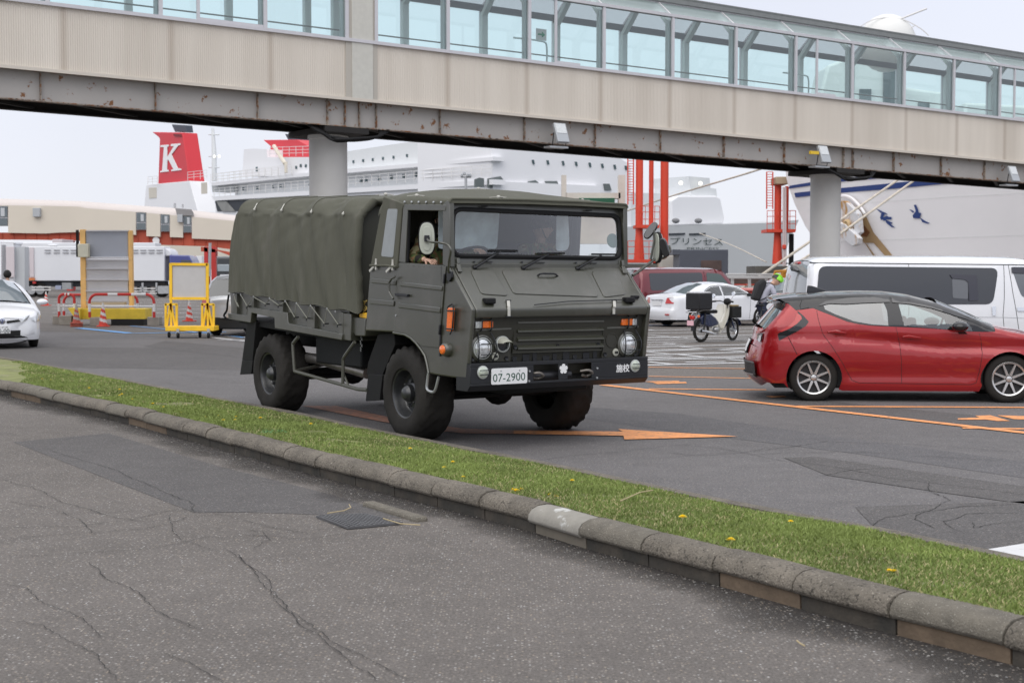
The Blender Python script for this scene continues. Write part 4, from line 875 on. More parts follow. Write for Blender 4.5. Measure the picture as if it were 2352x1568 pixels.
for u, v in ((1030, 840), (1545, 812)):
    c = T.X(z4(u, v), XBm - .05); MB().tube(smooth_path([c + Vector((0, -.06, .02)), c + Vector((.05, 0, .03)), c + Vector((.05, .05, 0)), c + Vector((0, .02, -.03)), c + Vector((.02, -.05, -.02))], 4), .014, 8).build('tow_hook', mat('worn_steel', (.22, .2, .18), .4, .7), bmp)
for u, v, dy in ((472, 806, .05), (2063, 738, .05)):
    c = T.X(z4(u, v), XBm + .001); fo = MB().lathe([(.062, 0), (.062, .008), (.054, .012)], c, (1, 0, 0), 24).build('fog_lamp', mat('rim_pale', (.5, .52, .5)), bmp)
    MB().lathe([(.052, .012), (.04, .02), (.004, .024)], c, (1, 0, 0), 24).build('fog_lens', mat('fog_glass', (.55, .6, .5), .1, .3, coat=1, var=.3, vs=40), fo)
    m = MB(); 
    for zo in (.02, -.022): m.tube([c + Vector((.034, -.05, zo)), c + Vector((.034, .06, zo)), c + Vector((.0, .066, zo))], .004, 5)
    m.build('fog_guard', M_blkm, fo)
P = rrect(Xd([(566, 768), (940, 752), (938, 918), (562, 937)], XBm + .012), .02)
pla = MB().ext(P, (-.006, 0, 0)).build('number_plate', mat('plate_white', (.78, .78, .79), .35), bmp)
pc = sum(Xd([(582, 826), (918, 806), (916, 888), (580, 908)], XBm + .0135), Vector()) / 4
pw_ = (T.X(z4(918, 846), XBm) - T.X(z4(582, 866), XBm)).length; ph_ = abs(T.X(z4(600, 822), XBm).z - T.X(z4(600, 906), XBm).z)
tm = text_mb('07-2900', (0, 0, 0), (1, 0, 0), (0, 1, 0), 1.0); x0_, x1_ = min(v.x for v in tm.v), max(v.x for v in tm.v); q0, q1 = min(v.y for v in tm.v), max(v.y for v in tm.v)
cx_, cy_ = (x0_ + x1_) / 2, (q0 + q1) / 2
tilt = (T.X(z4(918, 846), XBm).z - T.X(z4(582, 866), XBm).z) / pw_
tm.v = [Vector((pc.x, pc.y + (v.x - cx_) / (x1_ - x0_) * pw_, pc.z + (v.y - cy_) / (q1 - q0) * ph_ + tilt * (v.x - cx_) / (x1_ - x0_) * pw_)) for v in tm.v]
tm.build('plate_number', mat('plate_green', (.012, .07, .045), .5), pla, smooth=0)
tm = text_mb('施校', (0, 0, 0), (1, 0, 0), (0, 1, 0), 1.0); x0_, x1_ = min(v.x for v in tm.v), max(v.x for v in tm.v); q0, q1 = min(v.y for v in tm.v), max(v.y for v in tm.v)
a, b = T.X(z4(1868, 806), XBm), T.X(z4(2004, 718), XBm)
tm.v = [Vector((XBm + .0025, lerp(a.y, b.y, (v.x - x0_) / (x1_ - x0_)), lerp(a.z, b.z, (v.y - q0) / (q1 - q0)))) for v in tm.v]
off = .0022; base_v, base_f = list(tm.v), list(tm.f)
for dy_, dz_ in ((off, 0), (-off, 0), (0, off), (0, -off)): tm.add([p + Vector((.0001 * (1 + dy_ * 300 + dz_ * 700), dy_, dz_)) for p in base_v], base_f)
tm.build('unit_marking', mat('stencil_white', (.8, .8, .8), .6), bmp, smooth=0)
c = T.X(z4(1318, 770), XBm + .002); pe = []
for i in range(60):
    a = 2 * math.pi * i / 60; k = abs(((a / (2 * math.pi) * 5) % 1) - .5) * 2; r_ = .050 * (.55 + .45 * (1 - k ** 2.2) ** .5) * (1 - .10 * max(0, 1 - ((1 - k) ** 0 * k) * 5 if 0 else 0))
    pe.append(c + Vector((0, r_ * math.sin(a + math.pi / 5), r_ * math.cos(a + math.pi / 5))))
MB().sheet(pe).build('blossom_emblem', mat('stencil_white', (.8, .8, .8)), bmp, smooth=0)
m = MB()
for u, v in ((960, 794), (955, 897), (1668, 763), (1664, 863)): m.lathe([(.012, 0), (.010, .01)], T.X(z4(u, v), XBm), (1, 0, 0), 6)
for u, v in ((656, 790), (850, 784)): m.lathe([(.008, .012), (.006, .018)], T.X(z4(u, v), XBm), (1, 0, 0), 8)
m.build('bumper_bolt', M_steel, bmp)
# side marker lamps
P = rrect(Sd([(677, 925), (715, 925), (704, 1090), (668, 1088)], z1, YS - .05), .02); ml = MB().ext(P, (0, .03, 0)).build('side_marker', M_orange, tk, bevel=.008)
m = MB()
m.tube(Sd([(712, 900), (690, 912), (680, 925)], z1, YS - .03), .007, 6); m.tube(Sd([(715, 905), (722, 950), (712, 1075), (696, 1110)], z1, YS - .06), .007, 6); m.tube(Sd([(676, 944), (735, 948)], z1, YS - .062), .007, 6); m.tube(Sd([(668, 1070), (728, 1075)], z1, YS - .062), .007, 6)
m.build('marker_guard', M_blkm, ml)
c = T.S(z1(684, 1215), YS); rl = MB().lathe([(.075, -.005), (.07, .03), (.058, .055), (.05, .06)], c, (0, -1, 0), 24).build('round_marker', M_ol, tk, smooth=50)
MB().lathe([(.046, .058), (.04, .075), (.004, .085)], c, (0, -1, 0), 24).build('round_lens', M_orange, rl)
# wheels
def wheel(c, sgn, steer=0, R_=.475, Wd=.33):
    w = bpy.data.objects.new('wheel', None); C.objects.link(w); w.parent = tk; w.location = c; w.rotation_euler = (0, 0, R(steer)); w.empty_display_size = .1
    m = MB(); n_ = 72; rows = []
    prof = [(.245, 0.02), (.262, -.012), (.33, -.03), (.40, -.026), (.445, .0), (.466, .025), (.475, .06), (.478, .12), (.479, .165), (.478, .21), (.475, .27), (.466, .305), (.445, .33), (.40, .355), (.33, .36), (.26, .34), (.245, .31)]
    for k in range(n_):
        a = 2 * math.pi * k / n_; L = []
        for j, (r_, h_) in enumerate(prof):
            rr = r_ * R_ / .479
            if 4 <= j <= 12:
                tread = .014 if ((k + (2 if j % 2 else 0)) % 4 < 2) else -.012
                if j in (4, 12): tread *= .6
                if j == 8: tread = -.006
                rr += tread
            L.append(Vector((math.cos(a) * rr, -sgn * 0 + (h_ if sgn < 0 else -h_), math.sin(a) * rr)))
        rows.append(L)
    rows.append(rows[0]); m.grid(rows); m.build('tyre', M_tyre, w, smooth=45)
    s = -1 if sgn < 0 else 1; ax = (0, s, 0)
    MB().lathe([(.25, -.01), (.255, -.002), (.238, -.012), (.225, -.05), (.215, -.11), (.20, -.125), (.15, -.118), (.14, -.09), (.10, -.085), (.09, -.08)], (0, 0, 0), ax, 40, cap=False).build('rim', mat('wheel_black', (.022, .023, .025), .3, .0, spec=.8, var=.3), w, smooth=40)
    m = MB(); m.lathe([(.09, -.09), (.085, -.03), (.075, -.02), (.06, .0), (.045, .008), (.004, .01)], (0, 0, 0), ax, 24)
    for k in range(6):
        a = 2 * math.pi * k / 6 + .3; m.lathe([(.018, -.1), (.018, -.07), (.01, -.055)], (math.cos(a) * .125, 0, math.sin(a) * .125), ax, 6)
    m.build('hub', mat('wheel_black', (.02, .021, .022)), w, smooth=40)
    return w
fwc = T.S((924, 906), YS + .02); rwc = T.S((613, 855), YS + .02)
wheel(Vector((fwc.x, -1.04, .475)), -1, 0); wheel(Vector((rwc.x, -1.04, .478)), -1)
wheel(Vector((fwc.x, 1.02, .475)), 1, 0); wheel(Vector((rwc.x, 1.02, .478)), 1)
# chassis
M_ch = mat('chassis_black', (.010, .010, .010), .7, spec=.25, var=.3, vs=3)
m = MB()
for y in (-.42, .36): m.box((-4.3, y, .78), (1.1, y + .09, .95))
m.build('frame_rail', M_ch, tk, bevel=.01)
for x in (fwc.x, rwc.x):
    m = MB(); m.tube([(x, -.8, .47), (x, .8, .47)], .06, 10); m.ball((x, .1, .47), .17, 14, (1, 1, 1)); m.tube([(x + .12, -.75, .42), (x + .12, .75, .42)], .025, 8); m.build('axle', M_ch, tk)
    m = MB()
    for y in (-.5, .45): m.tube(smooth_path([(x - .55, y, .78), (x, y, .56), (x + .55, y, .78)], 5), .04, 6)
    m.build('leaf_spring', M_ch, tk)
a, b = T.S(z3(850, 340), -.80), T.S(z3(1280, 640), -.80)
MB().box((a.x, -.80, b.z), (b.x, -.30, a.z)).build('side_tank', mat('tank_black', (.009, .010, .011), .6, spec=.3, var=.2), tk, bevel=.02)
MB().box((.55, -.55, .52), (1.15, .45, .72)).build('skid_plate', M_ch, tk, bevel=.03)
MB().box((-1.0, -.7, .55), (.0, .7, .95)).build('engine', M_ch, tk, bevel=.05)
MB().tube(smooth_path([T.S(z3(*p), -.70) for p in ((1345, 690), (1180, 640), (1060, 610), (900, 560), (800, 545), (710, 535), (660, 575), (625, 660))], 4), .062, 14).build('exhaust_pipe', mat('exhaust_steel', (.28, .26, .24), .38, .8, var=.3, vs=4), tk)
m = MB(); m.tube(smooth_path(Sd([(690, 345), (648, 400), (640, 430), (655, 665)], z3, YS + .03), 3), .02, 8)
m.tube(Sd([(655, 668), (1100, 795), (1250, 838), (1340, 845)], z3, YS + .03), .02, 8); m.tube(Sd([(1220, 395), (1125, 530), (1112, 560), (1108, 790)], z3, YS + .03), .02, 8); m.tube(Sd([(1120, 700), (1160, 800)], z3, YS + .05), .012, 6)
m.tube([T.S(z3(660, 665), YS + .03), T.S(z3(960, 600), -.5)], .02, 8); m.build('side_guard', mat('guard_olive', (.09, .09, .075), .4, .2), tk)
m = MB(); m.tube(smooth_path([T.S(z3(*p), YS + .02) for p in ((1915, 680), (1905, 750), (1900, 830), (1935, 860), (1975, 850), (2010, 720))], 4), .014, 8); m.build('step', M_steel, tk)
# mud flaps and wheel housings
def flap(pts, z, y, wd, nm='mud_flap', mt=M_blk): return MB().ext([T.S(z(*p), y) for p in pts], (0, wd, 0)).build(nm, mt, tk, bevel=.004)
flap([(1345, 695), (1480, 705), (1455, 940), (1323, 950)], z3, YS + .03, .42)
flap([(1440, 320), (1345, 590), (1330, 700), (1480, 705), (1600, 420), (1590, 310)], z3, YS + .10, .35, 'inner_fender', M_ch)
flap([(160, 565), (260, 570), (246, 690), (140, 700)], z3, YS + .04, .40)
flap([(207, 212), (290, 205), (258, 570), (160, 565)], z3, YS + .05, .42, 'rear_fender', M_ch)
for y in (YF - .4,):
    MB().box((-.62, y, .35), (-.6, y + .38, .8)).build('mud_flap', M_blk, tk); MB().box((-4.05, y, .3), (-4.03, y + .38, .9)).build('mud_flap', M_blk, tk)
MB().box((fwc.x - .62, YS + .45, .8), (fwc.x + .6, YF - .45, 1.2)).build('wheel_housing', M_ch, tk)
# ---- cargo bed
rail = [(120, 1082), (270, 1100), (275, 1032), (585, 1078), (592, 1162), (1015, 1246), (1013, 1294), (488, 1200), (484, 1118), (306, 1080), (298, 1158), (125, 1128)]
rails = Sd(rail, z2, YS - .0)
for mir in (0, 1):
    P = Mir(rails) if mir else rails; s = -1 if mir else 1
    MB().ext(P, (0, .08 * s, 0)).build('bed_rail', M_ol, tk, bevel=.006)
    Pb = Sd([(135, 905), (1080, 1050), (1018, 1250), (590, 1165), (585, 1080), (272, 1035), (268, 1105), (150, 1085)], z2, YS + .06); Pb = Mir(Pb) if mir else Pb
    MB().ext(Pb, (0, .03 * s, 0)).build('bed_side', M_ol, tk, bevel=.004)
    for u0, u1, v0, v1 in ((145, 190, 925, 1085), (300, 322, 955, 1035), (525, 552, 985, 1072), (748, 800, 1025, 1195), (990, 1022, 1070, 1245)):
        P = Sd([(u0, v0), (u1, v0 + 6), (u1, v1 + 6), (u0, v1)], z2, YS + .015); P = Mir(P) if mir else P
        MB().ext(P, (0, .05 * s, 0)).build('bed_post', M_ol, tk, bevel=.004)
P = Sd([(1020, 1080), (1085, 1090), (1085, 1300), (1020, 1290)], z2, YS + .02); MB().ext(P, (0, 2.06, 0)).build('headboard', M_ol, tk, bevel=.006)
P = Sd([(1085, 1110), (1195, 1122), (1195, 1262), (1120, 1262), (1098, 1225)], z2, YS + .05); MB().ext(P, (0, .5, 0)).build('tool_box', M_ol, tk, bevel=.01)
P = Sd([(1085, 900), (1230, 940), (1200, 1290), (1085, 1290)], z2, YS + .35); MB().ext(P, (0, 1.3, 0)).build('cab_gap_panel', M_ch, tk)
bedf = Sd([(150, 1085), (1018, 1250)], z2, YS); MB().ext([(bedf[0].x, YS + .1, bedf[0].z - .05), (bedf[1].x, YS + .1, bedf[1].z - .02), (bedf[1].x, YS + .1, bedf[1].z - .10), (bedf[0].x, YS + .1, bedf[0].z - .12)], (0, 1.94, 0)).build('bed_floor', M_ch, tk)
# tarpaulin
tr_, tb_, tfb, tft = [T.S(z2(*p), YS) for p in ((196, 210), (130, 912), (1135, 1083), (1080, 230))]
X0, X1 = tb_.x, tfb.x
bows = [T.S(z2(*p), YS).x for p in ((205, 300), (335, 260), (552, 260), (785, 275), (1035, 290))]
def tarp_row(x, t):
    zb = lerp(tb_.z, tfb.z, t); zt = lerp(2.63, 2.50, t); d = min(abs(x - b) for b in bows); sag = min(1, d / .38)
    r = .20; L = []
    n1 = 34
    slack = .5 + .5 * nz(x * 1.2, 3)
    ybot = .0
    for k in range(n1 + 1):
        q = k / n1; z = lerp(zb, zt - r, q)
        fold = .040 * nz(x * 4.2 + q * 1.3, q * .9, 1) + .024 * nz(x * 9 - q * 1.5, q * 1.1, 7) * (1 - q * .45) + .016 * nz(x * 3 - q * 7, q * 2, 5) * q ** 3
        pull = 0
        for i_, lx in enumerate(lace):
            pull += .022 * math.exp(-((x - lx - (.10 * q if i_ % 2 else -.06 * q)) / .05) ** 2) * (1 - q) ** 1.2
        crease = .016 * math.exp(-((x - min(bows, key=lambda b: abs(b - x))) / .035) ** 2) * (q ** 1.3)
        y = -1.085 - .02 * math.sin(q * math.pi) * sag - fold - crease + pull + .035 * sag * q ** 3
        L.append(Vector((x + .03 * nz(q * 2, x * 2) * 0, y, z + (0 if k else .012 * math.sin(x * 9)))))
    for k in range(1, 13):
        a = math.pi / 2 * k / 12; s_ = math.sin(a * 2)
        dz = -.075 * sag * s_ * (.8 + .5 * nz(x * 3, 9)) + .035 * sag * nz(x * 8, k * .45) * s_
        L.append(Vector((x, -1.085 + .035 * sag + r - r * math.cos(a) + .05 * sag * s_ * .5 - .012 * (1 - sag), zt - r + r * math.sin(a) + dz)))
    for k in range(1, 16):
        q = k / 15; y = lerp(-1.085 + r, 0, q); L.append(Vector((x, y, zt + .055 * math.sin(q * math.pi / 2) - .022 * sag * (1 - q) + .006 * nz(x * 4, y * 5))))
    return L
lace = [T.S(z2(*p), YS).x for p in ((222, 940), (322, 955), (448, 970), (572, 990), (660, 1005), (770, 1025), (900, 1048), (968, 1062), (1045, 1070))]
rows = []; NX = 230
for i in range(NX + 1):
    t = i / NX; x = lerp(X0, X1, t); L = tarp_row(x, t)
    L2 = [Vector((p.x, -p.y - .02, p.z)) for p in L[:-1]][::-1]
    # rear edge leans in towards the top
    out = []
    for p in L + L2:
        h_ = (p.z - 1.4) / 1.2
        q = Vector(p)
        if t < .12: q.x += .30 * h_ ** 1.6 * (1 - t / .12) ** 1.5 * .9
        if t > .9: q.x -= .20 * max(0, h_ - .55) ** 1.5 * ((t - .9) / .1)
        out.append(q)
    rows.append(out)
tarp = MB(); tarp.grid(rows)
# gathered front lip: turned in around the front opening
fr = rows[-1]; cf = Vector((fr[0].x, 0, 1.9)); lip = []
for s_, dx in ((.0, 0), (.015, .012), (.05, .015), (.085, -.01), (.11, -.06)):
    L = []
    for j, p in enumerate(fr):
        g_ = (.011 * nz(j * .55, s_ * 9) + .010 * nz(j * 1.3, s_ * 20, 4)) * (s_ > .02)
        d = Vector((0, cf.y - p.y, cf.z - p.z)).normalized(); L.append(p + d * (s_ + abs(g_)) + Vector((dx + g_, 0, 0)))
    lip.append(L)
tarp.grid(lip); rr_ = rows[0]; tarp.sheet([Vector((p.x + .01, p.y * .995, p.z)) for p in rr_[::3]])
tp = tarp.build('tarpaulin', M_can, tk, smooth=80)
MB().sheet([p + Vector((-.10, 0, 0)) + Vector((0, -p.y * .04, -(p.z - 1.9) * .04)) for p in fr]).build('bulkhead', mat('bulkhead_olive', (.045, .046, .038), .7), tk)
# hem stitching and eyelets, rope lacing
MB().tube([rows[i][0] + Vector((0, -.006, .01)) for i in range(0, NX + 1, 2)], .006, 5).build('tarp_hem', M_can, tk)
lc = MB(); low = [(272, 1028), (418, 1012), (520, 1022), (645, 1115), (742, 1122), (878, 1165), (985, 1172)]
up = [(222, 940), (322, 955), (448, 970), (572, 990), (660, 1005), (770, 1025), (900, 1048)]

for a, b in zip(up, low):
    lc.tube(Sd([a, b], z2, YS - .035), .006, 6)
for a, b in zip(up[1:], low): lc.tube(Sd([(a[0] - 4, a[1] + 4), b], z2, YS - .01), .005, 6)
lc.tube(Sd([(170, 935), (180, 985), (205, 1035), (190, 1000)], z2, YS - .03), .008, 6)
lc.build('lacing_rope', M_rope, tk)
for b in low: p = T.S(z2(*b), YS - .02); MB().tube([p + Vector((0, .05, .0)), p + Vector((0, -.01, 0)), p + Vector((0, -.01, -.03))], .008, 6).build('rope_hook', M_blkm, tk)
for u, v in ((340, 248), (552, 255), (785, 268), (1035, 283)):
    a = T.S(z2(u + 12, v - 22), YS + .06); b = T.S(z2(u - 12, v + 22), YS - .03); m = MB(); m.bar(a, b, .012, .02); m.ball(b, .016, 8); m.build('tarp_tie', M_strap, tk)
m = MB()
for u, v in ((170, 935), (222, 938), (322, 952), (448, 966), (572, 988), (660, 1004), (770, 1024), (900, 1046), (965, 1070)): m.lathe([(.012, 0), (.012, .006)], T.S(z2(u, v), YS - .035), (0, -1, 0), 8)
m.build('eyelet', M_steel, tk)
# seams standing slightly proud over the bows
m = MB()
for b in bows[1:4]:
    i = min(range(NX + 1), key=lambda k: abs(rows[k][0].x - b)); m.tube([p + Vector((0, 0, .003)) for p in rows[i][36:58]], .005, 5)
m.build('tarp_seam', M_can, tk)
# strap hanging from the rear corner, ropes behind cab
MB().tube(smooth_path(Sd([(128, 940), (118, 1000), (112, 1060), (90, 1100), (105, 1120)], z2, YS - .04), 4), .014, 6).build('hanging_strap', M_blk, tk)
rp_ = MB()
for k in range(3): rp_.tube([T.S(z2(1180 + 9 * k + 12 * math.sin(j * 1.1 + k), 985 + j * 11), YS + .12 - .012 * math.sin(j + k)) for j in range(10)], .008, 6)
ro_ = rp_.build('coiled_rope', mat('yellow_rope', (.35, .26, .08), .8, var=.5, vs=40)); ro_.location = (T.o.x, T.o.y, 0); ro_.rotation_euler = (0, 0, T.ang)
tag(ro_, 'yellow and black coiled rope stowed behind the truck cab', 'rope')
yb = MB().ext(Sd([(1150, 1085), (1215, 1078), (1215, 1125), (1150, 1118)], z2, YS + .07), (0, .12, 0)).build('wheel_chock', mat('chock_yellow', (.75, .42, .02), .5), None, bevel=.008); yb.location = (T.o.x, T.o.y, 0); yb.rotation_euler = (0, 0, T.ang)
tag(yb, 'yellow wheel chock in the tray between the truck cab and cargo bed', 'wheel chock')
m = MB()
for k in range(7): c = T.S(z2(1165 + 6 * math.sin(k * 2), 1270 + k * 17), YS + .1); m.tube([c + Vector((.008, 0, .012)), c + Vector((-.008, 0, .0)), c + Vector((.008, 0, -.012))], .005, 5)
m.build('chain', M_steel, tk)
# mirrors
def oval(c, a, b, ax1, ax2, n=28): return [c + ax1 * (a * math.copysign(abs(math.cos(t)) ** .75, math.cos(t))) + ax2 * (b * math.copysign(abs(math.sin(t)) ** .75, math.sin(t))) for t in [6.283 * i / n for i in range(n)]]
ym = YS - .20; c = T.S(z1(536, 443), ym); vw = Vector((math.cos(R(-60)), math.sin(R(-60)), 0)); mr_x = Vector((math.sin(R(60)) * 1, math.cos(R(60)), 0)).normalized()
# mirror faces rearwards; its pale back is towards the camera
tocam = (T.loc(EYE) - c); tocam.z = 0; tocam.normalize(); mx1 = Vector((-tocam.y, tocam.x, 0)); upv = Vector((0, 0, 1))
scale_ = (T.loc(EYE) - c).length / F; a_, b_ = 60 * .33 * scale_, 118 * .33 * scale_
mi_ = MB().ext(oval(c - tocam * .04, a_, b_, mx1, upv), tocam * .035).build('door_mirror', M_blk, tk, bevel=.01, seg=3, smooth=50)
M_mb = mat('mirror_back_cream', (.42, .44, .38), .45)
m = MB(); m.ext(oval(c, a_ * .88, b_ * .93, mx1, upv), tocam * .012); m.build('mirror_back', M_mb, mi_, bevel=.01, seg=3, smooth=50)
m = MB(); m.ext(oval(c + tocam * .012, a_ * .5, b_ * .72, mx1, upv), tocam * .008); m.build('pressed_oval', M_mb, mi_, bevel=.008, seg=3, smooth=50)
m = MB(); m.ball(c + tocam * .03, .03, 10); m.tube(smooth_path([c + tocam * .05, T.S(z1(560, 466), ym + .0) + tocam * .05, T.S(z1(640, 474), YS - .12), T.S(z1(685, 490), YS - .09), T.S(z1(702, 530), YS - .08), T.S(z1(690, 600), YS - .06), T.S(z1(686, 680), YS - .03)], 4), .011, 8)
m.build('mirror_arm', M_ol, tk)
m = MB(); m.ext(Sd([(672, 672), (706, 672), (706, 715), (688, 745), (672, 735)], z1, YS - .025), (0, .024, 0)); m.build('mirror_bracket', M_blkm, tk, bevel=.004)
m = MB(); m.bar(c + tocam * .03, c + tocam * .06, .05, .06); m.build('mirror_clamp', M_blkm, mi_, bevel=.004)
# right-hand mirror cluster on the far fender
def Y2(u, v, y, z=z1): return T.S(z(u, v), y)
r0 = hoodp(z1(1985, 695)); m = MB(); r0.y = YF - .01
yo = YF + .30
m.tube(smooth_path([Y2(1970, 700, YF), Y2(2000, 680, YF + .06), Y2(2080, 620, YF + .18), Y2(2130, 585, YF + .25), Y2(2190, 575, yo), Y2(2215, 545, yo), Y2(2230, 520, yo + .02), Y2(2222, 495, yo + .02)], 5), .017, 8)
m.tube(smooth_path([Y2(2095, 590, YF + .2), Y2(2112, 500, YF + .22), Y2(2122, 440, YF + .24), Y2(2120, 385, YF + .24)], 4), .012, 8); m.build('mirror_arm', M_ol, tk)
c2 = Y2(2156, 505, yo - .02); t2 = (T.loc(EYE) - c2); t2.z = 0; t2.normalize(); fd = (t2 * .35 + Vector((-t2.y, t2.x, 0)) * -1).normalized(); ax = Vector((-fd.y, fd.x, 0))
sc2 = (T.loc(EYE) - c2).length / F
mi2 = MB().ext(oval(c2, .11, 108 * .33 * sc2, ax, upv), fd * .03).build('door_mirror', M_blk, tk, bevel=.01, smooth=50)
MB().ext(oval(c2 + fd * .03, .095, 98 * .33 * sc2, ax, upv), fd * .012).build('mirror_back', M_mb, mi2, bevel=.01, seg=3, smooth=50)
MB().ext(oval(c2 - fd * .002, .10, 100 * .33 * sc2, ax, upv), fd * -.002).build('mirror_glass', mat('mirror_glass', (.8, .8, .8), .02, 1), mi2)
for (u, v, tilt_) in ((2100, 390, -35), (2195, 505, 15)):
    c3 = Y2(u, v, yo - .04); k_ = Matrix.Rotation(R(tilt_), 3, t2); m = MB(); u3 = k_ @ upv; a3 = k_ @ (t2 * .4 + Vector((-t2.y, t2.x, 0)) * .9).normalized(); m.ext(oval(c3, .045, .10, a3, u3), a3.cross(u3) * .03)
    m.build('convex_mirror', mat('convex_black', (.03, .032, .035), .15, .5, coat=1), tk, bevel=.01, smooth=60)
# green magnetic disc inside the screen
c = WP(1830, 458, -.04); MB().lathe([(.075, 0), (.075, .004)], c, wn, 28).build('green_disc', mat('disc_green', (.005, .06, .035), .5), tk)
# ============================================================ PEOPLE
def camo(name, cols, sc_=9.0):
    if name in MATS: return MATS[name]
    m = bpy.data.materials.new(name); MATS[name] = m; m.use_nodes = True; t = m.node_tree; b = t.nodes['Principled BSDF']; b.inputs['Roughness'].default_value = .85; b.inputs['Specular IOR Level'].default_value = .2
    co = N(t, 'ShaderNodeTexCoord'); n = N(t, 'ShaderNodeTexNoise', Scale=sc_, Detail=1.5); t.links.new(co.outputs['Object'], n.inputs['Vector']); r = N(t, 'ShaderNodeValToRGB'); t.links.new(n.outputs['Fac'], r.inputs[0]); r.color_ramp.interpolation = 'CONSTANT'
    r.color_ramp.elements[0].color = (*cols[0], 1); r.color_ramp.elements[0].position = 0; r.color_ramp.elements[1].position = .42; r.color_ramp.elements[1].color = (*cols[1], 1)
    for p, c_ in ((.52, cols[2]), (.6, cols[3])): e = r.color_ramp.elements.new(p); e.color = (*c_, 1)
    t.links.new(r.outputs[0], b.inputs['Base Color']); return m
def skin_mesh(name, joints, edges, m, parent, root=0, sub=2):
    """joints: list of (xyz, radius or (rx, ry)); grown with a skin modifier"""
    me = bpy.data.meshes.new(name); me.from_pydata([tuple(j[0]) for j in joints], edges, []); o = bpy.data.objects.new(name, me); C.objects.link(o); me.materials.append(m)
    sk = o.modifiers.new('skin', 'SKIN'); sk.use_smooth_shade = True
    lay = me.skin_vertices[0] if me.skin_vertices else None
    if lay is None:
        bm = bmesh.new(); bm.from_mesh(me); bm.verts.layers.skin.verify(); bm.to_mesh(me); bm.free(); lay = me.skin_vertices[0]
    for i, j in enumerate(joints):
        r = j[1]; lay.data[i].radius = (r, r) if not isinstance(r, tuple) else r; lay.data[i].use_root = (i == root)
    s = o.modifiers.new('sub', 'SUBSURF'); s.levels = sub; s.render_levels = sub
    dg = bpy.context.evaluated_depsgraph_get(); dg.update(); me2 = bpy.data.meshes.new_from_object(o.evaluated_get(dg)); o.modifiers.clear(); o.data = me2; me2.shade_smooth(); me2.name = name
    if not me2.materials: me2.materials.append(m)
    if parent: o.parent = parent
    return o
M_skin = mat('skin', (.58, .36, .26), .5, var=.05); M_hair = mat('black_hair', (.012, .01, .009), .6)
def head_mb(c, fwd, up, s=1.0, faced=True):
    """a modelled head: skull, jaw, brow, nose, lips, ears; c = centre of the head"""
    fwd = Vector(fwd).normalized(); up = (Vector(up) - fwd * Vector(up).dot(fwd)).normalized(); lf = up.cross(fwd); m = MB(); n = 28; rows = []
    for i in range(21):
        t = math.pi * i / 20; z = math.cos(t); L = []
        for k in range(n):
            a = 2 * math.pi * k / n; x = math.cos(a); y = math.sin(a); r = math.sin(t)
            jaw = max(0, -z); wx = .098 * (1 - .18 * jaw * (1 if x < 0 else .25)); wy = .076 * (1 - .30 * jaw ** 1.3)
            px, py, pz = x * r * wx, y * r * wy, z * (.118 if z > 0 else .125)
            if x > 0:
                f_ = x * r
                px += -.008 * math.exp(-((pz - .012) / .018) ** 2) * (1 if .15 < abs(y * r) < .62 else .3) * f_
                px += .026 * math.exp(-(y * r / .16) ** 2) * math.exp(-((pz + .022) / .022) ** 2) + .012 * math.exp(-(y * r / .15) ** 2) * math.exp(-((pz + .0) / .03) ** 2)
                px += .009 * math.exp(-(y * r / .3) ** 2) * math.exp(-((pz + .062) / .012) ** 2) + .008 * math.exp(-(y * r / .25) ** 2) * math.exp(-((pz + .1) / .018) ** 2)
            L.append(Vector(c) + (fwd * px + lf * py + up * pz) * s)
        rows.append(L)
    m.grid(rows, True)
    for sg in (-1, 1): m.ball(Vector(c) + (lf * sg * .078 - fwd * .005 - up * .01) * s, .03 * s, 8, (.5, .5, 1))
    return m, fwd, lf, up
def face_parts(c, fwd, lf, up, s, par):
    for sg in (-1, 1):
        e = MB().ball(Vector(c) + (fwd * .083 + lf * sg * .031 + up * .012) * s, .0115 * s, 8); e.build('eye', mat('eye_white', (.6, .58, .55), .3), par)
        MB().ball(Vector(c) + (fwd * .091 + lf * sg * .031 + up * .012) * s, .006 * s, 8).build('iris', mat('iris_dark', (.02, .012, .01), .2), par)
        MB().bar(Vector(c) + (fwd * .094 + lf * sg * .016 + up * .032) * s, Vector(c) + (fwd * .088 + lf * sg * .048 + up * .031) * s, .006 * s, .006 * s).build('eyebrow', M_hair, par)
    MB().ball(Vector(c) + (fwd * .094 - up * .062) * s, .02 * s, 8, (.4, 1, .35)).build('lips', mat('lips', (.38, .16, .13), .5), par)
